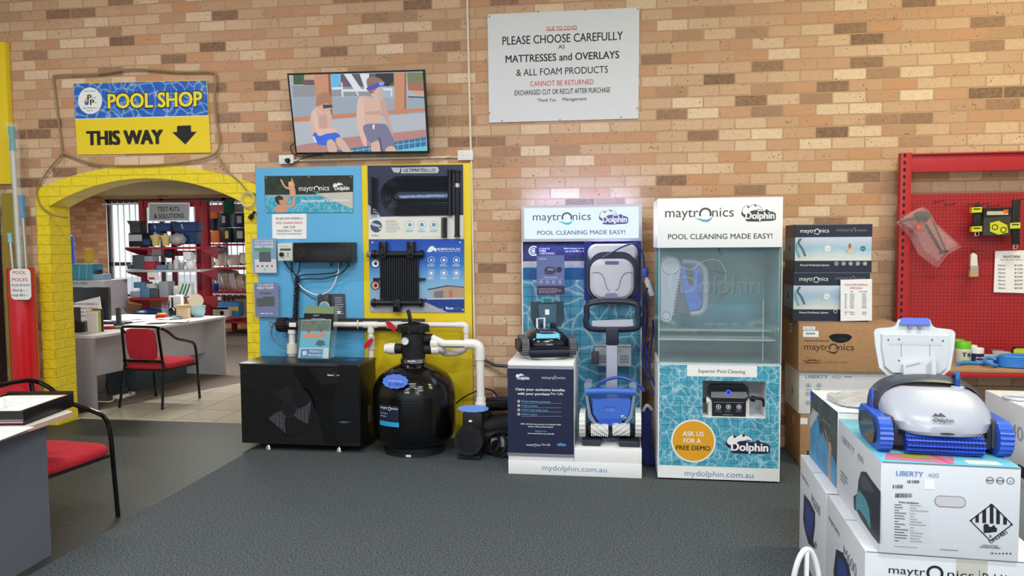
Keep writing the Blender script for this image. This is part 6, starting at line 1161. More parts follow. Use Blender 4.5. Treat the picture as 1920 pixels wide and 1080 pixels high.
zl = wallf(-.6).px(*T3((400, 860))[0])[1]; m = MB(); m.box((X0+th, F2+.25, zl-.015), (X1-th, B2-.03, zl), mat((170, 206, 204), .2, alpha=.6)); m.build('tank_shelf', s2)
fh = wallf(F2-.03); u0, v1 = fh.px(*T3((43, 42))[0]); u1, v0 = fh.px(*T3((834, 346))[0]); m = MB(); m.box((u0, F2-.03, zh-.01), (u1, B2, v1), M_WHITE, .003)
logo_may(m, fh, bb(T3, 92, 110, 526, 158), M_DGREY, mat((96, 160, 190), .4)); logo_dol(m, fh, bb(T3, 574, 80, 792, 186), M_WHITE, M_DGREY); m.ptext('POOL CLEANING MADE EASY!', bb(T3, 110, 262, 770, 297), fh, M_DGREY, .012); m.build('header_box', s2)
tY = -.80; ft = wallf(tY)
tr = thing('robot_cleaner', 'grey and blue robot cleaner climbing the left wall inside the water tank', 'robot', at(*T3((130, 825))[0], tY)); GP = mat((168, 180, 196), .4)
m = MB(); P = [ft.px(*p) for p in T3((64, 460), (75, 425), (100, 406), (135, 404), (168, 415), (188, 445), (190, 480), (160, 640), (138, 780), (130, 806), (105, 825), (80, 820), (64, 795))]; m.prism(P, ft, -.02, .0, GP)
for x, y, r_ in ((127, 466, 17.5), (99, 782, 8)): m.pring(*T3((x, y))[0], r_, .8, ft, M_DGREY, .001); m.pdisc(*T3((x, y))[0], r_-1, ft, mat((180, 190, 206), .4), .0006)
for k in range(15): x, y = 186-k*3.2, 500+k*19; m.pprism(T3((x, y), (x+8, y+3), (x+6, y+13), (x-2, y+10)), ft, -.03, -.002, GP)
m.build('track', tr)
m = MB(); P = [ft.px(*p) for p in T3((200, 430), (300, 445), (345, 480), (356, 540), (352, 720), (330, 765), (250, 778), (140, 750), (150, 680), (190, 500))]; m.prism(P, ft, -.26, -.03, mat((86, 92, 106), .4)); m.build('chassis', tr)
m = MB(); P = [ft.px(*p) for p in T3((190, 462), (300, 470), (325, 520), (328, 700), (300, 745), (246, 752), (210, 620))]; m.prism(P, ft, -.24, -.012, RB_); m.ppoly(T3((216, 462), (268, 468), (278, 590), (240, 590)), ft, M_DGREY, -.01); m.ppoly(T3((300, 500), (322, 520), (322, 700), (300, 640)), ft, mat((44, 70, 150), .4), -.01); m.ppoly(T3((220, 650), (300, 640), (300, 700), (240, 700)), ft, mat((60, 100, 190), .4), -.01); m.build('shell', tr)
m = MB(); m.tube([at(*p, tY+.04) for p in T3((200, 440), (290, 450), (338, 490), (346, 560), (343, 700), (320, 758), (250, 768))], .022, mat((150, 160, 176), .4), 10); m.build('frame_rim', tr)
wtube(T3((430, 355), (438, 385), (450, 400)), .006, M_INK, -.7, 'tank_cable', 'short dark cable dropping into the top of the water tank', 'cable'); wtube(T3((355, 500), (400, 500), (480, 516)), .006, M_INK, -.7, 'tank_cable', 'dark cable trailing from the robot inside the water tank', 'cable')
# ================================================================ cartons by the wall
def carton(name, lab, x0, x1, y0, y1, z0, z1, m, group=None, deco=None, rz=0, cat='carton', tape=None):
    # x0,y0: the front left corner on the ground plan; the carton turns about it
    r = thing(name, lab, cat, (x0, y0, z0), rz, group); w_, d_, h_ = x1-x0, y1-y0, z1-z0
    M4 = WM[r.name]; m_ = MB(); m_.box((0, 0, .0005), (w_, d_, h_), m, .004, M4)
    fr_ = Fr(M4 @ V((0, -.0008, 0)), M4.to_3x3() @ V((1, 0, 0)), (0, 0, 1)); lf = Fr(M4 @ V((-.0008, d_, 0)), M4.to_3x3() @ V((0, -1, 0)), (0, 0, 1)); tp = Fr(M4 @ V((0, 0, h_+.0005)), M4.to_3x3() @ V((1, 0, 0)), M4.to_3x3() @ V((0, 1, 0)))
    m_.build('box_body', r)
    q = MB()
    q.line([(.004, h_-.002), (w_-.004, h_-.002)], .003, fr_, M_GREY, .0002); q.line([(0, d_/2), (w_, d_/2)], .004, tp, M_GREY, .0002)
    if deco: deco(q, fr_, lf, tp, w_, d_, h_)
    q.build('print', r); return r
Z5 = Z(1460, 400, 3.6); YK = -.50
def kx(px, py, Y=YK): return at(px, py, Y)
D_INK = mat((34, 40, 60), .4); M_WBOX = mat((212, 216, 222), .5)
SEA = NT(.45); q = SEA.n('SeparateXYZ'); SEA.put(SEA.tc, q.inputs[0]); nz = SEA.n('TexNoise'); SEA.put(SEA.tc, nz.inputs['Vector']); nz.inputs['Scale'].default_value = 9
M_SEA = SEA.col(SEA.ramp(SEA.math('ADD', SEA.math('MULTIPLY', q.outputs['Z'], 1/.32), SEA.math('MULTIPLY', SEA.math('SUBTRACT', nz.outputs[0], .5), .2)), [(.28, (222, 220, 216)), (.42, (190, 206, 214)), (.52, (150, 196, 212)), (.58, (176, 190, 214)), (.75, (196, 208, 228))]))
def mineral(full):
    def d(q, f, l, t, w_, d_, h_):
        o = 0 if full else 325; ox = 0 if full else -6
        q.rect(0, 0, w_, h_, f, D_INK, .0001); q.rect(0, 0, d_, h_, l, D_INK, .0001)
        q.rect(.002, h_*.245, w_-.002, h_*.735, f, M_SEA, .0003); q.rect(0, h_*.25, d_, h_*.73, l, mat((120, 136, 156), .5), .0003)
        logo_may(q, f, bb(Z5, 146+ox, 108+o, 340+ox, 130+o), M_WHITE, M_LGREY, .001); q.ptext('mineral', bb(Z5, 388+ox, 98+o, 503+ox, 123+o), f, M_GREY, 0, .001); q.ptext('wim', bb(Z5, 528+ox, 102+o, 594+ox, 123+o), f, M_GREY, 0, .001); q.pline(Z5((508+ox, 95+o), (522+ox, 112+o), (514+ox, 128+o)), .006, f, M_GREY, .001)
        q.ptext('Mineral Purification System', bb(Z5, 145+ox, 343+o*.985, 340+ox, 355+o*.985), f, M_WHITE, .02, .001)
        for k, c in enumerate(((90, 110, 140), (120, 170, 180))): q.line([f.px(*p) for p in Z5((150+ox-25*k, 170+o+30*k), (130+ox-15*k, 200+o+35*k), (160+ox-30*k, 240+o+30*k), (180+ox-40*k, 290+o+8*k))], .016, f, mat(c, .45), .0008+.0001*k)
        q.pdisc(*Z5((330+ox, 236+o))[0], 5.5, f, M_WHITE, .0009); q.ptext('Mg', bb(Z5, 318+ox, 229+o, 342+ox, 243+o), f, mat((110, 170, 200), .5), 0, .0012)
        if full:
            q.pdisc(*Z5((569, 238))[0], 5.2, f, mat((30, 120, 140), .4), .0009); q.ptext('SALT', bb(Z5, 558, 234, 580, 242), f, M_WHITE, 0, .0013)
            q.ppoly(Z5((460, 270), (465, 240), (470, 215), (482, 200), (492, 215), (498, 240), (496, 270)), f, mat((214, 190, 170), .5), .0009); q.ppoly(Z5((468, 235), (472, 208), (482, 200), (490, 212), (488, 235), (480, 240)), f, mat((150, 110, 70), .5), .0011); q.pline(Z5((452, 250), (462, 262), (475, 245)), .008, f, mat((206, 160, 130), .5), .001)
            for k in range(5): q.pring(*Z5((390+k*48, 339))[0], 3.7, .8, f, M_WHITE, .001); q.pdisc(*Z5((390+k*48, 339))[0], 1.6, f, M_WHITE, .001, n=3+k)
        else: q.pring(*Z5((383, 662))[0], 3.6, .8, f, M_WHITE, .001); q.pdisc(*Z5((290, 535))[0], 3, f, M_LGREY, .0009); q.pdisc(*Z5((355, 535))[0], 3, f, M_LGREY, .0009); q.pdisc(*Z5((290, 588))[0], 3, f, M_LGREY, .0009)
        q.disc(d_*.5, h_*.5, .02, l, M_BLACKM, .001)
    return d
zB_ = kx(1560, 694.5).z; zL = kx(1560, 777).z; zS1 = kx(1560, 604, -.55).z; zM2 = kx(1560, 511).z; zM1 = kx(1560, 420.5).z
xL = kx(1500, 820).x
carton('carton', 'plain brown carton on the carpet under the white carton by the wall', xL, xL+.66, YK, -.03, 0, zL, M_CARD, deco=lambda q, f, l, t, w_, d_, h_: (q.rect(.0, h_*.8, .05, h_*.92, f, M_PAPER), q.rect(d_*.5, h_*.7, d_*.62, h_*.85, l, mat((206, 190, 170), .6)), q.rect(.05, h_*.15, .062, h_*.3, f, M_INK)))
def lib_wall(q, f, l, t, w_, d_, h_):
    B4 = Z(1440, 640, 4.155); q.ptext('LIBERTY', bb(B4, 291, 262, 467, 288), f, mat((96, 140, 170), .5), .02); q.ptext('400', bb(B4, 497, 264, 568, 290), f, mat((160, 170, 180), .5)); q.pline(B4((595, 277), (652, 277)), .005, f, M_GREYINK)
    for x, y in ((314, 344), (396, 344), (310, 408), (310, 480)): q.pring(*B4((x, y))[0], 4.8, .9, f, mat((96, 150, 176), .5)); q.pdisc(*B4((x, y))[0], 2.4, f, mat((96, 150, 176), .5), n=5)
    scribble(q, f, 1440+290/4.155, 640+370/4.155, 1440+340/4.155, 640+380/4.155, 1, M_GREYINK, seed=2, fill=.5); scribble(q, f, 1440+368/4.155, 640+370/4.155, 1440+420/4.155, 640+378/4.155, 1, M_GREYINK, seed=3, fill=.5); q.line([(d_*.55, h_*.3), (d_*.6, h_*.5)], .03, l, M_GREY)
carton('carton', 'white carton lettered in pale blue between two brown cartons by the wall', xL-.012, xL+.66, YK, -.03, zL, zB_, M_CARD_W, deco=lib_wall)
def s150(q, f, l, t, w_, d_, h_):
    q.prect(bb(Z5, 164, 763, 246, 788), f, M_PAPER); q.ptext('S150', bb(Z5, 175, 768, 236, 783), f, M_GREYINK); q.prect(bb(Z5, 164, 793, 270, 835), f, M_PAPER); scribble(q, f, 1460+185/3.6, 400+806/3.6, 1460+250/3.6, 400+818/3.6, 1, M_TEAL, w=.001, seed=6, fill=.9)
    INKB = mat((64, 44, 34), .7); q.ptext('Genuine Product by', bb(Z5, 173, 852, 341, 864), f, INKB, .02); logo_may(q, f, bb(Z5, 172, 888, 508, 922), INKB, INKB); logo_dol(q, f, bb(Z5, 168, 972, 272, 1014), M_CARD, INKB); q.pline(Z5((283, 983), (283, 1015)), .003, f, INKB); q.ptext('robotic pool cleaner', bb(Z5, 300, 997, 472, 1010), f, mat((120, 90, 64), .7))
    u, v = f.px(*Z5((417, 840))[0]); P = [(u+.075*math.cos(a)*(1+.06*math.sin(5*a)), v+.032*math.sin(a)*(1+.12*math.sin(3*a))) for a in [2*math.pi*i/28 for i in range(28)]]; q.poly(P, f, M_BLACK, .001); q.poly([(a, b-.012) for a, b in [(u-.04, v), (u+.03, v-.004), (u+.05, v+.006), (u, v+.012)]], f, M_NAVY, .0014)
    q.rect(d_*.45, h_*.72, d_*.62, h_*.9, l, M_PAPER); q.rect(d_*.48, h_*.76, d_*.58, h_*.86, l, M_GREY, .001)
xS = kx(1497, 650, -.55).x; carton('carton', 'brown carton with black lettering and an oval hand hole under the sea picture cartons', xS, xS+.66, -.55, -.03, zB_, zS1, M_CARD, deco=s150)
xM = kx(1488.5, 560).x; wM = kx(1635, 460).x-xM
carton('carton', 'dark carton with a sea picture, lower of two, half behind the price sheet', xM-.006, xM+wM-.01, YK, -.2, zS1, zM2, D_INK, 'sea picture cartons', mineral(False))
carton('carton', 'dark carton with a sea picture and a bather, topmost of the stack by the wall', xM, xM+wM, YK, -.2, zM2, zM1, D_INK, 'sea picture cartons', mineral(True))
f = wallf(YK-.035); m = MB(); m.pprism([(1576, 524.5), (1635, 523), (1635, 601), (1576, 602)], f, -.002, 0, M_PAPER)
m.ptext('DOLPHIN SPRING', bb(Z5, 447, 476, 600, 488), f, M_INKR, .02); m.ptext('SPECIALS', bb(Z5, 482, 498, 566, 510), f, M_INKR, .02); m.ptext('RRP', bb(Z5, 484, 524, 504, 533), f, M_BLUE, .01); m.ptext('OUR PRICE', bb(Z5, 540, 523, 600, 533), f, M_BLUE, .01)
rn = random.Random(8)
for k in range(10):
    y = 546+k*13+(18 if k > 7 else 0)
    for x0, x1 in ((445, 462), (480, 512), (562, 594)): m.prect(bb(Z5, x0, y-2.5, x1-rn.randint(0, 5), y+2.5), f, M_GREYINK)
m.ptext('LIBERTY', bb(Z5, 446, 662, 492, 669), f, M_INKR, 0); m.build('price_sheet', label='white price sheet leaning against the lower sea picture carton', cat='price sheet')
# ================================================================ foreground cartons
LF = Z(1480, 820, 4.155); RZ = math.radians(-3.2)
def m600(lab, fl, w_, d_, z0, z1, deco, name='carton'): return carton(name, lab, fl[0], fl[0]+w_, fl[1], fl[1]+d_, z0, z1, M_WBOX, 'white cleaner cartons', deco, RZ)
ROB = mat((44, 52, 96), .45)
def robot_pic(q, l, P, c, w=.0006): q.poly(P, l, mat(c, .45), w)
def d600(back):
    def d(q, f, l, t, w_, d_, h_):
        q.text('maytronics', d_*.22, h_*.80, .025, l, M_DGREY, .2); q.text('M600', d_*.66, h_*.70, .05, l, mat((130, 134, 144), .5), .2)
        P, P2 = ((((115, 440), (160, 500), (200, 580), (200, 680), (185, 800), (205, 870), (150, 830), (120, 720), (108, 640)), ((125, 500), (155, 540), (192, 600), (185, 690), (165, 780), (130, 720))), (((365, 870), (420, 900), (465, 1000), (480, 1090), (470, 1200), (350, 1150), (345, 1040)), ((380, 930), (425, 965), (450, 1040), (445, 1130), (372, 1080))))[1-back]
        q.ppoly(LF(*P), l, mat((44, 46, 56), .45), .0005); q.ppoly(LF(*P2), l, mat((46, 66, 140), .45), .0008)
        q.rect(d_*.66, h_*.36, d_*.72, h_*.40, l, mat((120, 100, 80), .5))
        q.text('maytr', .14, h_-.075, .03, f, M_INK, .12); q.ring(.232, h_-.063, .028, .009, f, M_INK); q.text('nics', .315, h_-.075, .03, f, M_INK, .085); logo_dol(q, f, (0, 0, 1, 1), M_WHITE, M_INK) if False else None
        q.line([(.375, h_-.09), (.375, h_-.04)], .002, f, M_INK); q.text('Dolphin', .43, h_-.078, .03, f, M_INK, .09, bold=.02); q.rect(.30, 0, .40, h_, f, mat((196, 196, 184), .3), .0003)
    return d
m600('white carton with a blue robot picture, under the carton with the hazard diamond', (.881, -3.264), .60, .62, 0, .5, d600(0))
m600('white carton with a robot picture under the carton with the swimming pool picture', (.912, -2.63), .60, .62, 0, .5, d600(1))
zP0 = .5; zP1 = at(1515, 731.5, -2.04).z
def pooldeco(q, f, l, t, w_, d_, h_):
    q.rect(0, 0, d_, h_, l, mat((66, 76, 72), .45, var=.5, vscale=14), .0001); q.poly([(0, 0), (d_, 0), (d_, h_*.30), (d_*.75, h_*.42), (d_*.28, h_*.68), (0, h_*.42)], l, mat((52, 140, 190), .4, var=.3, vscale=12), .0004); q.poly([(0, h_*.42), (d_*.28, h_*.68), (d_*.28, h_*.76), (d_*.08, h_*.72), (0, h_*.6)], l, mat((186, 196, 204), .4), .0005)
    q.poly([(d_*.74, 0), (d_*.72, h_*.3), (d_*.74, h_*.5), (d_*.79, h_*.55), (d_*.83, h_*.45), (d_*.8, h_*.3), (d_*.82, 0)], l, mat((190, 150, 120), .5), .0008); q.disc(d_*.775, h_*.56, .017, l, mat((120, 86, 60), .5), .001); q.line([(d_*.76, h_*.42), (d_*.6, h_*.62)], .012, l, mat((196, 150, 120), .5), .0009)
    q.poly([(d_*.36, h_*.66), (d_*.48, h_*.63), (d_*.48, h_*.5), (d_*.42, h_*.5), (d_*.36, h_*.58)], l, M_BLACK, .001); q.rect(0, h_*.86, d_*.1, h_, l, mat((40, 50, 210), .4), .0008); q.text('maytronics', d_*.22, h_*.72, .022, l, M_WHITE, .14, .001); q.text('Advanced Cleaning', d_*.62, h_*.72, .010, l, M_LGREY, .15, .001)
    q.text('LIBERTY', .10, d_*.80, .02, t, mat((150, 160, 170), .5), .09, rot=-.5); scribble_rows(q, t, .1, .05, .22, .12, 4, M_LBLUE)
def scribble_rows(q, f, u0, v0, u1, v1, n, m, fill=.4, seed=1):
    rn = random.Random(seed); dv = (v1-v0)/n
    for i in range(n): q.rect(u0, v0+dv*i, u0+(u1-u0)*rn.uniform(.6, 1), v0+dv*(i+fill), f, m)
pool_c = carton('carton', 'white carton with a swimming pool picture on its side, next to the open robot', .978, .978+.55, -2.55, -2.035, zP0, zP1, M_CARD_W, 'white cleaner cartons', pooldeco, math.radians(-1))
def libdeco(q, f, l, t, w_, d_, h_):
    q.ptext('LIBERTY', bb(LF, 832, 262, 1044, 301), f, mat((110, 150, 200), .5), .03); q.ptext('400', bb(LF, 1080, 276, 1166, 312), f, mat((150, 168, 200), .5)); 
    rn = random.Random(3)
    for x0, y0, x1, y1 in ((918, 334, 1012, 358), (806, 370, 884, 398), (826, 436, 954, 470)):
        x = x0
        while x < x1: w__ = rn.choice((2, 3, 5, 7)); q.prect(bb(LF, x, y0, min(x+w__, x1), y1), f, M_INK); x += w__+rn.choice((3, 4, 6))
    q.prect(bb(LF, 1050, 328, 1132, 404), f, M_PAPER, .0003)
    q.ptext('Product Specifications', bb(LF, 852, 500, 1008, 514), f, M_INK, .03)
    for k in range(14): y = 523+k*21.5; q.prect(bb(LF, 818, y, 818+rn.randint(30, 110), y+5), f, M_INK); q.prect(bb(LF, 938, y+6, 938+rn.randint(20, 160), y+10), f, M_GREYINK); q.pline(LF((818, y+15), (1098, y+18)), .0006, f, M_LGREY)
    q.ptext('www.maytronics.com.au', bb(LF, 816, 845, 998, 857), f, M_GREYINK); q.prect(bb(LF, 1172, 874, 1314, 880), f, M_GREYINK)
    for k, s_ in enumerate(('WARRANTY', 'HOURS', '')): x = 1563+k*80; q.pring(*LF((x, 335+k*2))[0], 7.6, .8, f, M_INK, n=30); q.pring(*LF((x, 335+k*2))[0], 5.8, .4, f, M_INK, n=30); q.ptext(s_ or 'o', bb(LF, x-26 if s_ else x-8, 328+k*2, x+26 if s_ else x+8, 342+k*2), f, M_INK, .02)
    H = [f.px(*p) for p in LF((1160, 455), (1335, 462), (1362, 475), (1374, 500), (1368, 530), (1345, 545), (1165, 537), (1142, 520), (1132, 496), (1140, 470))]; q.poly(H, f, mat((200, 198, 202), .6), .0006); q.line(H+H[:1], .002, f, M_GREY, .001)
    q.pline(LF((1410, 648), (1577, 520), (1736, 678), (1566, 806), (1410, 648)), .0035, f, M_INK)
    for x0, x1, yt in ((1450, 1476, 592), (1504, 1533, 550), (1562, 1590, 514), (1612, 1640, 556), (1666, 1694, 608)): yb = 655+(x0-1450)*.075; q.ppoly(LF((x0, yt+20 if x0 < 1560 else yt), (x1, yt if x0 < 1560 else yt+20), (x1, yb+8), (x0, yb+8)), f, M_INK)
    for P in (((1400, 648), (1425, 635), (1422, 660)), ((1745, 680), (1722, 660), (1724, 690)), ((1512, 690), (1520, 675), (1550, 676), (1556, 695), (1590, 700), (1618, 705), (1616, 735), (1560, 742), (1515, 745)), ((1582, 712), (1578, 695), (1594, 680), (1605, 700), (1598, 715))): q.ppoly(LF(*P), f, M_INK)
    q.ptext('9', bb(LF, 1557, 760, 1574, 783), f, M_INK, .03); u, v = f.px(*LF((1630, 800))[0]); q.text('UN3481', u+.002, v+.006, .013, f, M_INK, .066, bold=.02, rot=.66)
    q.ptext('LITHIUM BATTERIES', bb(LF, 1500, 838, 1626, 849), f, M_INK, .01); q.ptext('CONTAINED IN EQUIPMENT', bb(LF, 1480, 852, 1646, 864), f, M_INK, .01); q.ptext('CE', bb(LF, 1566, 893, 1592, 909), f, M_INK, .02)
    for k in range(5): q.pdisc(*LF((1610+k*28, 905))[0], 1.8, f, M_INK, n=4+k)
    # left side: name and dark robot picture; top: blue with a printed leaflet
    q.text('LIBERTY', d_*.28, h_*.76, .030, l, mat((150, 156, 168), .5), .21); q.text('400', d_*.58, h_*.76, .03, l, mat((170, 176, 186), .5), .09)
    q.ppoly(LF((560, 265), (600, 270), (640, 330), (712, 425), (706, 825), (695, 828), (640, 760), (560, 640), (530, 580), (505, 560), (500, 460), (530, 440), (540, 330)), l, mat((34, 38, 50), .45), .0004); q.ppoly(LF((520, 470), (545, 412), (595, 475), (625, 560), (635, 720), (600, 640), (545, 560), (520, 572)), l, mat((70, 150, 166), .4), .0008)
    q.ppoly(LF((560, 300), (590, 300), (640, 370), (660, 430), (600, 420), (560, 380)), l, mat((66, 70, 84), .45), .0007); scribble_rows(q, l, d_*.1, h_*.25, d_*.3, h_*.4, 3, M_GREYINK)
    q.rect(0, 0, w_, d_, t, mat((110, 186, 206), .35), .0002); q.poly([(.02, .03), (.24, .01), (.27, .1), (.05, .12)], t, mat((190, 110, 130), .4), .0005); q.poly([(.08, .07), (.2, .06), (.17, .12), (.1, .12)], t, mat((150, 150, 60), .4), .0008); q.line([(.23, .01), (.2, .14)], .008, t, mat((214, 60, 110), .4), .001); q.rect(.29, .02, .40, .07, t, mat((196, 206, 196), .4), .0005); q.poly([(.02, .2), (.1, .62), (.16, .64), (.1, .2)], t, mat((60, 120, 160), .4), .0004)
LB = carton('carton', 'white carton with a hazard diamond under the grey robot with the open lid', .925, .925+.448, -3.275, -2.615, .5, .832, M_WBOX, 'white cleaner cartons', libdeco, RZ)
zM4 = .86
def m400(q, f, l, t, w_, d_, h_): q.text('M400', d_*.45, h_*.55, .07, l, mat((150, 156, 166), .5), .28); q.rect(d_*.5, h_*.1, d_*.62, h_*.25, l, M_INK)
carton('carton', 'white carton lettered in grey at the right edge beside the open robot', 1.80, 2.35, -2.75, -2.0, .5, zM4, M_WBOX, 'white cleaner cartons', m400, math.radians(-3))
carton('carton', 'white carton at the right edge underneath the grey lettered one', 1.82, 2.36, -2.74, -2.0, 0, .5, M_WBOX, 'white cleaner cartons', None, math.radians(-3))
m = MB(); q = atz(1909, 748, zM4+.002); m.tube([q+V((.06*math.cos(a), .055*math.sin(a), .006)) for a in [2*math.pi*j/12 for j in range(12)]], .007, M_LGREY, 8, 5, True); m.build('plastic_ring', label='pale plastic ring lying on the grey lettered carton at the right edge', cat='ring')
# plastic bag on the pool picture carton
m = MB(); q = at(1618, 745, -2.33); z0 = zP1+.002; rings = []; rn = random.Random(5)
for k, (s_, dz) in enumerate(((.9, 0), (1, .008), (.95, .02), (.7, .03), (.3, .034))): rings.append([V((q.x+.0+.15*s_*math.copysign(abs(math.cos(a))**.6, math.cos(a))*(1+rn.uniform(-.06, .06)), q.y+.15*s_*math.copysign(abs(math.sin(a))**.6, math.sin(a)), z0+dz*(1+rn.uniform(-.3, .3)))) for a in [2*math.pi*j/30 for j in range(30)]])
m.loft(rings, mat((206, 208, 212), .15, alpha=.75, bump=1, bscale=60)); m.build('plastic_bag', label='crumpled clear plastic bag lying on the pool picture carton behind the open robot', cat='bag')
# ================================================================ open robot on the carton
rb = thing('robot_cleaner', 'grey robot cleaner with blue treads and an open white lid in the foreground', 'robot', (1.185, -3.02, .834), math.radians(-4)); rb.scale = (.87, .87, .87)
SH = mat((158, 162, 174), .32); SHD = mat((58, 62, 72), .34); BT = mat((48, 92, 196), .4); SMOKE = mat((50, 60, 84), .08, alpha=.78)
for s in (-1, 1):
    m = MB(); x = s*.228; track(m, x-.026, x+.026, -.01, .073, .118, .071, BT, 44, .007); m.build('track', rb, local=True)
    m = MB(); x2 = s*.258; P = []
    for i in range(32): a = 2*math.pi*i/32; P.append((.135*math.copysign(abs(math.cos(a))**.55, math.cos(a))+.0, .058*math.sin(a)+.073))
    f_ = Fr((x2-.004, -.01, 0), (0, 1, 0), (0, 0, 1)); m.prism(P, f_, -.003, .008, SMOKE); m.build('side_cover', rb, local=True)
    m = MB(); m.box((s*.2-.012, -.15, .03), (s*.2+.012, .14, .15), M_DGREY, .01); m.build('side_frame', rb, local=True)
m = MB(); m.box((-.19, -.15, .025), (.19, .15, .12), mat((44, 48, 58), .4), .012); 
for k in range(36): m.box((-.17+.0095*k, -.168, .075), (-.166+.0095*k, -.15, .1), M_BLACKM)
m.build('chassis', rb, local=True)
m = MB(); m.cyl((-.148, -.165, .043), (.148, -.165, .043), .031, mat((30, 62, 160), .5), 18)
for k in range(12): t_ = 2*math.pi*k/12; m.box((-.148, -.003, 0), (.148, .003, .013), mat((44, 84, 200), .5), 0, Matrix.Translation((0, -.165, .043)) @ Matrix.Rotation(t_, 4, 'X') @ Matrix.Translation((0, 0, .029)))
for k in range(22): x = -.141+k*.0134; m.cyl((x, -.165, .043), (x+.002, -.165, .043), .0405, mat((26, 52, 140), .5), 14)
m.build('brush', rb, local=True)
# dome: front cover, back frame
m = MB(); rings = []
for z, a, b, y in ((.083, .15, .150, -.04), (.086, .172, .165, -.038), (.10, .192, .172, -.035), (.135, .212, .170, -.025), (.17, .214, .152, -.005), (.20, .204, .128, .016), (.226, .186, .106, .034), (.244, .16, .088, .046), (.254, .135, .07, .05), (.257, .125, .06, .05), (.254, .118, .055, .05), (.255, .05, .02, .05)): rings.append(sring(0, y, z, a, b, 52, .66))
m.loft(rings, SH); sh_ = m
m = MB(); f_ = Fr((0, -.183, .155), (1, 0, 0), (0, .42, 1)); m.text('Dolphin', -.01, -.015, .018, f_, M_DGREY, .075, .012, bold=.03); m.poly([(-.055, .006), (-.04, .022), (-.03, .014), (-.02, .024), (-.005, .012), (.0, .006)], f_, M_DGREY, .0125); m.disc(-.0, -.062, .028, f_, M_BLACKM, .004, rv=.004); m.text('S300', .10, -.075, .012, f_, M_GREYINK, .05, .03); sh_.v += m.v; k_ = len(sh_.v)-len(m.v); sh_.f += [tuple(i+k_ for i in f) for f in m.f]; sh_.m += [sh_.mi(m.mats[i]) for i in m.m]; sh_.build('shell', rb, local=True)
m = MB(); rings = []
arch = [(-.222, .10, .06), (-.225, .17, .055), (-.205, .225, .06), (-.15, .268, .06), (-.06, .287, .06), (.06, .287, .06), (.15, .268, .06), (.205, .225, .06), (.225, .17, .055), (.222, .10, .06)]
for p in catmull([V((x, y, z)) for x, z, y in arch], 5): 
    d_ = V((p.x, 0, p.z-.10)).normalized(); rings.append([p+V((0, -.055, 0))-d_*.012, p+V((0, -.03, 0))+d_*.004, p+V((0, .07, 0))+d_*.006, p+V((0, .075, 0))-d_*.02])
m.loft(rings, SHD); m.build('back_frame', rb, local=True)
m = MB(); m.box((-.2, .05, .1), (.2, .17, .2), mat((50, 54, 66), .3), .03); m.build('filter_housing', rb, local=True)
for s in (-1,): m = MB(); f_ = Fr((s*.228, .03, .17), (0, 1, 0), (0, 0, 1)); m.prism([(-.02, -.06), (.05, -.03), (.06, .05), (.02, .06)], f_, -.004, .006, mat((36, 70, 180), .25)); m.build('side_grip', rb, local=True)
lid = MB(); f_ = Fr((-.023, .165, .275), (1, 0, 0), (0, .10, 1)); LW = mat((204, 209, 210), .35)
Pl = [(a, b*1.16) for a, b in [(-.115, 0), (.115, 0), (.15, .03), (.167, .12), (.172, .172), (.165, .183), (.15, .188), (.092, .193), (.078, .2), (.066, .225), (-.066, .225), (-.078, .2), (-.092, .193), (-.15, .188), (-.165, .183), (-.172, .172), (-.167, .12), (-.15, .03)]]; lid.prism(Pl, f_, 0, .012, LW)
Pi = [(a*.88, .012+b*.95) for a, b in [(-.115, 0), (.115, 0), (.15, .03), (.165, .12), (.165, .19), (-.165, .19), (-.165, .12), (-.15, .03)]]
lid.loft([[f_.p(a, b, .012) for a, b in Pi], [f_.p(a*.97, .09+(b-.09)*.96, .026) for a, b in Pi]], mat((194, 199, 201), .4)); lid.line([(-.11, .15), (.11, .15)], .014, f_, mat((190, 192, 200), .3), .027); lid.line([(-.06, .09), (-.06, .15)], .002, f_, M_GREY, .0272); lid.line([(.06, .06), (.06, .15)], .002, f_, M_GREY, .0272)
for x, y in ((-.115, .165), (-.07, .168), (.07, .168), (.115, .165), (-.07, .07)): lid.disc(x, y, .004, f_, M_DGREY, .0275, 10)
lid_o = lid.build('lid', rb, local=True)
m = MB(); m.prism([(-.066, .238), (.066, .238), (.054, .268), (-.054, .268)], f_, .002, .03, mat((96, 120, 216), .3)); m.prism([(-.03, .222), (-.012, .222), (-.012, .23), (-.03, .23)], f_, .012, .03, mat((110, 120, 190), .3)); m.prism([(.012, .222), (.03, .222), (.03, .23), (.012, .23)], f_, .012, .03, mat((110, 120, 190), .3)); m.build('latch', lid_o, local=True)
for x in (-.065, .07): m = MB(); m.cyl((x-.008, .15, .275), (x+.008, .15, .275), .012, LW, 12); m.build('hinge', rb, local=True)
m = MB(); m.prism([(-.06, .0), (.075, .0), (.075, .09), (.055, .09), (.03, .06), (.02, .075), (-.06, .055)], f_.off(.04), -.02, .02, mat((216, 218, 222), .2, alpha=.8)); [m.line([(.036+.006*j, .005), (.036+.006*j, .055+.006*j)], .0018, f_.off(.0605), M_GREY, .001) for j in range(4)]; m.line([(-.05, .045), (.01, .062)], .003, f_.off(.0605), M_GREY, .001); m.build('filter_basket', rb, local=True)
m = MB(); m.cyl((.105, .0, .235), (.105, .0, .262), .026, M_LGREY, 20); m.build('swivel', rb, local=True)
m = MB(); m.tube([(.105, .0, .262), (.105, .0, .30), (.115, .04, .315), (.13, .12, .29)], .010, mat((30, 80, 150), .35), 10); m.build('cable', rb, local=True)
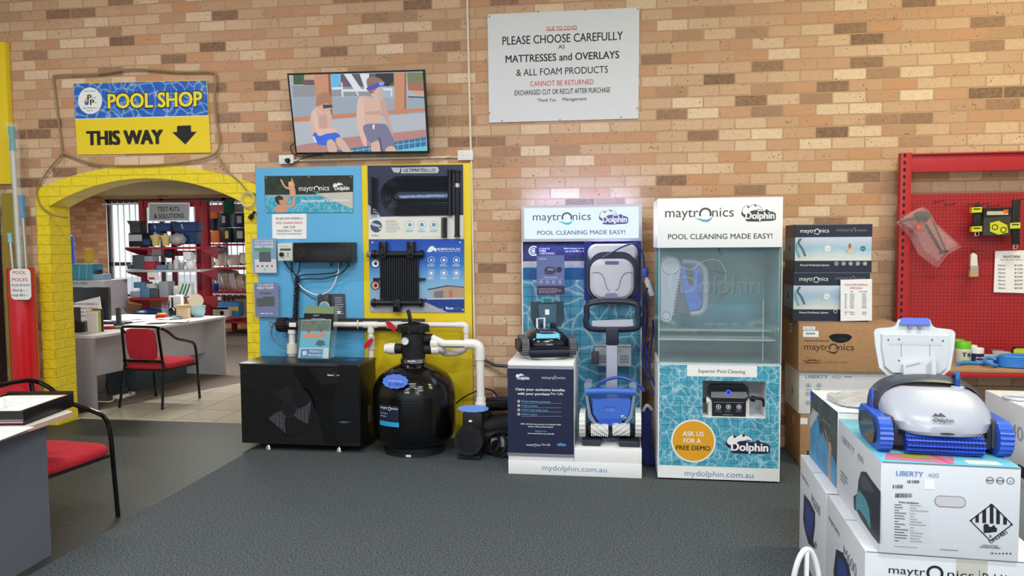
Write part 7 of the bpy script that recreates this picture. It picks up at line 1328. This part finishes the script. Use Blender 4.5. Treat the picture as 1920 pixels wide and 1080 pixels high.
# ================================================================ red pegboard gondola at the right
GY = -.10; fg = wallf(GY); RG_ = mat((178, 34, 40), .45)
ux = at(1700, 400, GY).x; zt_ = at(1700, 288, GY).z; zp1 = at(1760, 363, GY).z; zpm = at(1760, 519, GY).z; XR = 4.6; zsh = .735
go = thing('gondola_shelf', 'red pegboard shelving bay against the brick wall at the right', 'shelving', (3.3, -.3, 0))
m = MB(); xa = at(1687, 400, -.16).x; m.box((xa, -.16, 0), (ux+.005, -.1, zt_), RG_, .003)
z = .1; fs = wallf(-.161)
while z < zt_-.02: m.rect(xa+.018, z, xa+.034, z+.026, fs, M_BLACK, .0005); z += .052
m.build('upright', go)
m = MB(); zb1 = at(1760, 322, -.13).z; zb0 = at(1760, 287, -.13).z; m.box((ux, -.13, zb1), (XR, -.1, zb0), RG_, .003); m.box((ux, -.15, zb0-.012), (XR, -.08, zb0), RG_, .002); m.build('top_beam', go)
for z0, z1 in ((zpm+.001, zp1), (zsh, zpm-.001)): m = MB(); m.box((ux, GY, z0), (XR, GY+.012, z1), M_PEG); m.build('peg_panel', go)
m = MB(); m.box((ux, -.72, zsh-.03), (XR, GY, zsh), RG_, .003); m.box((ux, -.68, .0), (XR, -.66, .12), RG_); m.build('base_shelf', go)
m = MB(); a = at(1785, 712, -.72); m.box((a.x-.02, -.72, zsh+.001), (XR-.1, -.42, zsh+.02), M_CARD, .003); m.build('cardboard_sheet', label='flat brown cardboard lying on the front of the red base shelf', cat='cardboard')
def peg(px, py, L=.14, pack=None, lab='', up=False):
    q = at(px, py, GY); m = MB(); m.tube([q+V((0, -.0, .02)), q, q+V((0, -L, 0)), q+V((0, -L-.01, .012))], .003, M_DGREY, 6, 0); return m.build('peg_hook', label=lab, cat='hook', group='wire hooks on the red pegboard')
hk = ((1752, 379), (1772, 385), (1815, 384), (1832, 384), (1852, 387), (1899, 376), (1822, 470))
names = ('empty wire hook above the bagged drill stand', 'long empty wire hook right of the bagged drill stand', 'wire hook at the left of the goggle packs', 'wire hook that carries the black strap packs', 'wire hook that carries the goggle packs', 'wire hook that carries the black bungee cords', 'wire hook that carries the paint brush')
for (x, y), n_ in zip(hk, names): peg(x, y, .16, lab=n_)
for x0, y0, x1, y1 in ((1752, 379, 1760, 430), (1777, 390, 1776, 425)): pass
ZP = Z(1660, 260, 2.571)
tb = thing('bagged_tool', 'black drill stand in a crumpled clear bag hung on the red pegboard', 'tool', at(1742, 500, -.2)); Yt = -.22; fq = wallf(Yt)
m = MB(); m.tube([at(*p, Yt) for p in ZP((70, 402), (110, 390), (150, 378))], .012, M_BLACKM, 8); m.tube([at(*p, Yt) for p in ZP((150, 380), (180, 370), (205, 385))], .035, M_BLACKM, 10); m.tube([at(*p, Yt) for p in ZP((195, 415), (270, 545))], .011, M_BLACKM, 8, 0); m.tube([at(*p, Yt) for p in ZP((230, 400), (290, 535))], .007, M_DGREY, 8, 0); m.tube([at(*p, Yt) for p in ZP((262, 550), (298, 540))], .012, M_BLACKM, 8, 0); m.tube([at(*p, Yt) for p in ZP((120, 445), (150, 420), (175, 395))], .012, mat((120, 30, 30), .5), 8); m.build('drill_stand', tb)
m = MB(); B = [fq.px(*p) for p in ZP((58, 402), (130, 350), (180, 328), (212, 345), (240, 400), (370, 520), (300, 560), (252, 622), (170, 560), (130, 480), (100, 440))]; c_ = (sum(a for a, b in B)/11, sum(b for a, b in B)/11)
m.loft([[fq.p(c_[0]+(a-c_[0])*k, c_[1]+(b-c_[1])*k, w_) for a, b in B] for k, w_ in ((.97, -.05), (1, .0), (.8, .05), (.4, .06))], mat((250, 240, 240), .08, alpha=.13, bump=1, bscale=35)); m.build('bag', tb)
m = MB(); m.pdisc(*ZP((144, 427))[0], 4.4, fq, mat((240, 90, 50), .5), .062); m.build('sticker', tb)
YG = -.22; fq = wallf(YG); GYL = mat((206, 206, 40), .4)
for k in range(3):
    gp_ = thing('goggle_pack', ('front pack of yellow safety goggles on the red pegboard', 'middle pack of safety goggles behind the front one', 'rear pack of safety goggles nearest the red pegboard')[k], 'pack', at(1865, 440, YG+.03*k), 0, 'goggle packs'); ff = wallf(YG+.03*k); o = -4*k
    m = MB(); m.pprism([(1846+o, 391), (1896+o, 389), (1894+o, 441), (1843+o, 441)], ff, -.022, 0, mat((70, 70, 66), .15, alpha=.8)); m.build('clear_case', gp_)
    m = MB(); m.pprism([(1844+o, 391), (1897+o, 389), (1897+o, 404), (1844+o, 408)], ff, .0005, .003, M_BLACKM); m.prect((1850, 396, 1890, 403), ff, mat((196, 190, 160), .4), .004); m.prect((1881, 393, 1890, 400), ff, mat((240, 90, 40), .5), .0045); m.build('header_card', gp_)
    if k == 0: m = MB(); m.ppoly([(1856, 418), (1872, 414), (1888, 422), (1890, 436), (1872, 440), (1856, 434)], ff, GYL, .003); m.pring(1865, 426, 6, 1.6, ff, M_INK, .004); m.pring(1881, 431, 6, 1.6, ff, M_INK, .004); m.build('goggles', gp_)
for k, (x, y0, y1) in enumerate(((1832, 385, 442), (1904, 375, 466))):
    bg = thing('strap_pack', ('black strap bundle with yellow bands left of the goggle packs', 'black bungee cords with a yellow band at the right edge of the pegboard')[k], 'strap', at(x, y1, -.2), 0, 'strap packs'); m = MB()
    for j in range(4): m.tube([at(x-3+3*j, y0, -.2), at(x-5+3*j, (y0+y1)/2, -.21), at(x-4+3*j, y1-8, -.2)], .012, M_BLACKM, 8)
    m.tube([at(x-2, y1-8, -.2), at(x-4, y1, -.2), at(x+3, y1-2, -.2), at(x+2, y1-10, -.2)], .004, M_CHROME, 6); m.build('strap', bg)
    ff = wallf(-.228); 
    for by in ((389, 398), (425, 434)) if k == 0 else ((418, 428),): m = MB(); m.pprism([(x-10, by[0]), (x+9, by[0]-1), (x+9, by[1]), (x-10, by[1]+1)], ff, -.03, .002, GYL); m.prect((x-7, by[0]+2, x+6, by[0]+4), ff, M_INK, .003); m.build('label_band', bg)
pb_ = thing('paint_brush', 'white handled paint brush hung on the red pegboard below the strap bundle', 'brush', at(1825, 518, -.2)); ff = wallf(-.2)
m = MB(); m.pprism([(1819, 498), (1820, 478), (1825, 474), (1831, 478), (1832, 498)], ff, -.01, .01, mat((224, 220, 206), .4)); m.build('handle', pb_); m = MB(); m.pprism([(1818, 498), (1833, 498), (1833, 506), (1818, 506)], ff, -.013, .013, M_CHROME); m.build('ferrule', pb_); m = MB(); m.pprism([(1818, 506), (1833, 506), (1833, 518), (1817, 519)], ff, -.012, .012, mat((186, 160, 120), .8, var=.2, vscale=60)); m.build('bristles', pb_)
ff = wallf(GY-.015); m = MB(); m.pprism([(1866, 471), (1935, 469), (1934, 550), (1863, 548)], ff, -.002, 0, M_PAPER); m.ptext('POLYSTYRENE', (1881, 479, 1913, 483.5), ff, M_INK, .03); m.ptext('Sheet Size 1200 x 600mm', (1875, 485.5, 1917, 488), ff, M_INKR, .01)
for k, (a, b) in enumerate((('10mm', '$10.00'), ('20mm', '$15.00'), ('25mm', '$17.00'), ('40mm', '$20.00'), ('50mm', '$25.00'), ('75mm', '$30.00'), ('100mm', '$42.00'))): y = 499+k*7.1; m.ptext(a, (1871, y-3.2, 1885, y), ff, M_INK, .02); m.ptext(b, (1902, y-3.2, 1917, y), ff, M_INK, .02)
m.build('price_sheet', label='white price sheet for polystyrene on the red pegboard', cat='price sheet')
# goods on the base shelf
def can(px, h_px, r_, body, capc, lab, txt, k, Y=-.36):
    q = at(px, 692, Y); q.z = zsh+.001; zt3 = at(px, 692-h_px, Y).z; H = zt3-q.z; r0 = thing('spray_can', lab, 'spray can', q, 0, 'spray cans on the base shelf'); m = MB()
    m.lathe([(r_*.95, 0), (r_, .006), (r_, H*.66), (r_*.9, H*.70)], q, body, 24); cf = Fr(q+V((0, -r_-.001, 0)), (1, 0, 0), (0, 0, 1))
    for i, (s_, zz, hh, mm) in enumerate(txt): m.text(s_, 0, zz*H, hh*H, cf, mm, r_*1.25, .001, .03)
    m.build('can_body', r0); m = MB(); m.lathe([(r_*.96, H*.69), (r_*.96, H*.97), (r_*.9, H)], q, capc, 24); m.build('cap', r0)
GRN = mat((110, 190, 50), .35)
can(1805, 52, .052, mat((206, 214, 200), .3), GRN, 'white spray can with a green cap in front, behind the open robot lid', (('T6', .38, .18, M_INK), ('e', .1, .2, GRN)), 0)
can(1793, 56, .05, mat((206, 214, 200), .3), GRN, 'green capped spray can half hidden behind the front green one', (), 1, -.27)
can(1831, 40, .045, mat((40, 44, 90), .3), M_WHITE, 'navy spray can with a white cap beside the green one', (('Anti Slip', .42, .1, M_WHITE), ('Top Coat', .24, .1, M_WHITE)), 2)
can(1820, 45, .04, M_WHITE, M_WHITE, 'plain white spray can behind the navy one', (), 3, -.27)
for k, (px, w_, hh) in enumerate(((1851, .045, 17), (1879, .06, 22), (1869, .04, 20))):
    q = at(px, 692, (-.36, -.36, -.2)[k]); q.z = zsh+.001; m = MB(); h_ = hh*.0041; m.lathe([(w_, 0), (w_, h_*.75), (w_*1.05, h_*.78), (w_*1.05, h_), (w_*.9, h_)], q, M_LGREY if k < 2 else M_GREY, 24); m.build('paint_tin', label=('small pale tin next to the navy spray can', 'wider pale tin under clear film on the base shelf', 'grey tin at the back of the base shelf')[k], cat='tin', group='tins on the base shelf')
for k in range(2): q = at(1905+k*10, 694, -.4); m = MB(); m.box((q.x-.03, -.42+.05*k, zsh+.001), (q.x+.14, -.38+.05*k, at(1905, 655-3*k, -.4).z), M_BLACKM, .004); m.box((q.x-.03, -.424+.05*k, at(1905, 662, -.4).z), (q.x+.14, -.42+.05*k, at(1905, 654, -.4).z), GYL); m.build('black_pack', label=('black pack with a yellow header in front at the right edge of the base shelf', 'black pack standing behind another at the right edge of the base shelf')[k], cat='pack', group='black packs')
cb = thing('float_hose', 'blue hose with a dark float coiled on the cardboard of the base shelf', 'hose', at(1890, 716, -.6)); CBL = mat((52, 130, 214), .3); zc_ = zsh+.034
def sh(px, py, dz=0): q = at(px, py, -.62); return V((q.x, -.6+(716-py)*.006, zc_+dz))
m = MB(); m.tube([sh(1800, 712, .0), sh(1815, 703), sh(1840, 700), sh(1865, 705), sh(1870, 716), sh(1858, 722, .01), sh(1850, 714, .025), sh(1862, 706, .04), sh(1880, 708, .03)], .013, CBL, 10); m.build('tail', cb)
m = MB(); q = sh(1888, 707, .02); m.lathe([(.01, -.05), (.03, -.035), (.036, 0), (.03, .035), (.01, .05)], q, mat((34, 60, 150), .35), 18, Matrix.Rotation(math.pi/2, 3, 'Y')); m.build('float', cb)
m = MB()
for k in range(6): m.tube([sh(1925, 712, .012*k)+V((.15*math.cos(a), .07*math.sin(a)-.01, .0)) for a in [2*math.pi*j/12 for j in range(12)]], .013, CBL, 8, 5, True)
m.build('coil', cb)
# white hoop at the bottom edge
hp_ = thing('white_hoop', 'white plastic hoop with a centre bar on the floor beside the cartons', 'hoop', (at(1512, 1070, -2.98).x, -2.98, 0)); c = at(1512, 1075, -2.98); zt5 = at(1512, 1030, -2.98).z
m = MB(); m.tube([V((c.x+.055*math.cos(a), -2.98+.012*math.sin(a*2), max(.012, zt5*.5+(zt5*.5)*math.sin(a)))) for a in [2*math.pi*j/18 for j in range(18)]], .011, M_WHITE, 10, 5, True); m.build('rim', hp_)
m = MB(); m.box((c.x-.008, -2.99, .01), (c.x+.008, -2.97, zt5-.006), M_WHITE, .003); m.build('bar', hp_); m = MB(); m.cyl((c.x+.03, -2.985, .02), (c.x+.03, -2.985, zt5*.55), .012, M_WHITE, 12); m.build('peg', hp_)
# ================================================================ near desk at the left
dk2 = thing('office_desk', 'grey sided desk with a pale wood edged top in the left foreground', 'desk', (-3.4, -3.2, 0)); TOPM = mat((206, 200, 192), .4); EDG = mat((190, 160, 140), .5)
P = [(-2.873, -2.495), (-2.80, -3.6), (-2.75, -4.4), (-4.3, -4.3), (-4.35, -2.72), (-3.32, -2.66), (-3.2, -2.45), (-3.02, -2.405)]; ft = Fr((0, 0, .715), (1, 0, 0), (0, 1, 0)); m = MB(); m.prism(P, ft, 0, .025, TOPM, EDG); m.build('desk_top', dk2)
m = MB(); m.add([(-2.951, -2.594, 0), (-2.88, -4.2, 0), (-2.905, -4.2, 0), (-2.976, -2.594, 0), (-2.951, -2.594, .715), (-2.88, -4.2, .715), (-2.905, -4.2, .715), (-2.976, -2.594, .715)], [(0, 1, 5, 4), (2, 3, 7, 6), (3, 0, 4, 7), (1, 2, 6, 5), (4, 5, 6, 7), (3, 2, 1, 0)], mat((96, 100, 112), .45)); m.build('side_panel', dk2)
m = MB(); m.box((-4.2, -2.85, .25), (-2.98, -2.83, .715), mat((96, 100, 112), .45)); m.build('back_panel', dk2)
tr_ = thing('document_tray', 'black document tray full of papers on the near desk', 'tray', (-2.893, -2.80, .741), math.radians(9)); TW_, TD_, TH_ = .36, .43, .075
for nm, a, b in (('tray_base', (-TW_, 0, 0), (0, TD_, .006)), ('tray_side', (-.006, 0, 0), (0, TD_, TH_)), ('tray_side', (-TW_, 0, 0), (-TW_+.006, TD_, TH_)), ('tray_side', (-TW_, TD_-.006, 0), (0, TD_, TH_+.012)), ('tray_front', (-TW_, 0, .028), (0, .006, TH_-.004))): m = MB(); m.box(a, b, M_BLACK, .002); m.build(nm, tr_, local=True)
for k, (a, b, z0, z1, mm, lb) in enumerate((((-.34, .01), (-.012, .40), .008, .016, mat((206, 150, 160), .6), 'pink folder at the bottom of the black document tray'), ((-.345, .02), (-.012, .41), .018, .06, M_LGREY, 'thick stack of papers in the black document tray'), ((-.35, .03), (-.02, .428), .062, .066, mat((222, 176, 70), .6), 'yellow folder showing at the back of the black document tray'), ((-.34, .015), (-.03, .38), .068, .0705, M_PAPER, 'printed sheet lying on top of the black document tray'))):
    M4 = WM[tr_.name]; m = MB(); m.box((a[0], a[1], z0), (b[0], b[1], z1), mm, 0, M4)
    if k == 3:
        for j in range(11): m.box((a[0]+.02, a[1]+.03+j*.03, z1+.0002), (b[0]-.03-.04*(j % 3), a[1]+.033+j*.03, z1+.0006), M_GREYINK, 0, M4)
    m.build('folder' if k in (0, 2) else 'paper_stack', label=lb, cat='folder' if k in (0, 2) else 'paper', group='papers in the tray')
m = MB(); q = atz(0, 765, .815); m.lathe([(.028, 0), (.034, .05), (.03, .05), (.024, .01)], (q.x-.012, q.y, .8122), M_WHITE, 20); m.build('paper_cup', label='small white cup standing on the tray papers at the left edge', cat='cup')
m = MB(); q = atz(15, 818, .742); M4 = Matrix.Translation((q.x-.12, q.y+.06, .7405)) @ Matrix.Rotation(.15, 4, 'Z'); m.box((-.12, -.2, 0), (.12, .1, .002), M_PAPER, 0, M4)
for j in range(8): m.box((-.1, -.18+j*.03, .0022), (.09-.03*(j % 3), -.176+j*.03, .0026), M_GREYINK, 0, M4)
m.build('paper_sheet', label='printed sheet on the near desk in front of the black document tray', cat='paper')
# ================================================================ pole holder
ph = thing('pole_holder', 'tall red tube holding pool poles beside the yellow pillar', 'holder', (-5.24, -.17, 0)); Yh = -.17
a, b = at(50, 735, Yh), at(38, 503, Yh); REDT = mat((206, 22, 34), .25, coat=.4)
r_h = abs(at(58, 503, Yh).x-at(17, 503, Yh).x)/2; top = at(39, 503, Yh); bot = V((at(50, 735, Yh).x+.0, Yh, 0))
m = MB(); m.cyl(bot, top, r_h, REDT, 32, caps=False); m.cyl(bot+(top-bot)*.0, top, r_h*.96, mat((120, 14, 20), .5), 32, caps=False); m.build('tube', ph)
fl_ = Fr(top+V((0, -r_h-.004, 0)), (1, 0, 0), top-bot); ZH_ = Z(0, 340, 3.857); m = MB(); u0, v1 = fl_.px(*ZH_((70, 632))[0]); u1, v0 = fl_.px(*ZH_((228, 856))[0]); m.prism(rrect(u1-u0, v1-v0, .04, 6, (u0+u1)/2, (v0+v1)/2), fl_, -.002, .001, M_PAPER); f_ = fl_.off(.001)
for s_, b_, mm in (('POOL', (94, 647, 188, 671), M_INKR), ('POLES', (86, 698, 200, 722), M_INKR), ('Small $16.50', (84, 741, 214, 757), M_INK), ('Med $--.--', (92, 778, 200, 796), M_INK), ('Large $33 --', (82, 813, 204, 830), M_INK)): m.ptext(s_, bb(ZH_, *b_), f_, mm, .01)
m.build('label', ph)
for k, (xb, yb, xt, yt, r_, cc, ctop, lb) in enumerate(((37, 500, 21, 238, .017, mat((196, 200, 200), .3), (60, 160, 160), 'tallest pool pole with a teal cap in a clear sleeve'), (49, 500, 40, 366, .016, M_ALU, (70, 150, 210), 'middle height pool pole with a blue cap at the right of the red tube'), (24, 500, 18, 437, .014, M_ALU, (140, 190, 214), 'shortest pool pole with a pale blue cap at the left of the red tube'))):
    pl = thing('pool_pole', lb, 'pole', V((at(xb, 735, Yh).x+.0, Yh+(-.03, .04, .0)[k], .01)), 0, 'pool poles in the red tube'); Yk = Yh+(-.03, .04, .0)[k]; A, B_ = at(xb, yb, Yk), at(xt, yt, Yk); d_ = (B_-A).normalized(); L0 = A-d_*((A.z-.012)/d_.z); L0.x = max(min(L0.x, bot.x+.05), bot.x-.05)
    capL = (.2, .2, .08)[k]; m = MB(); m.tube([L0, A, B_-d_*capL], r_, cc, 14, 0); m.build('shaft', pl); m = MB(); m.tube([B_-d_*capL, B_-d_*capL*.5, B_], [r_*1.5, r_*1.15, r_*1.7], mat(ctop, .3), 14, 0); m.build('cap', pl)
    if k == 0: m = MB(); m.tube([A+d_*.0, A+d_*.6+V((.012, 0, 0)), B_-d_*.1+V((.02, 0, 0)), B_+d_*.03], [.03, .034, .045, .05], M_FILM, 12, 0, caps=False); m.build('plastic_sleeve', pl)
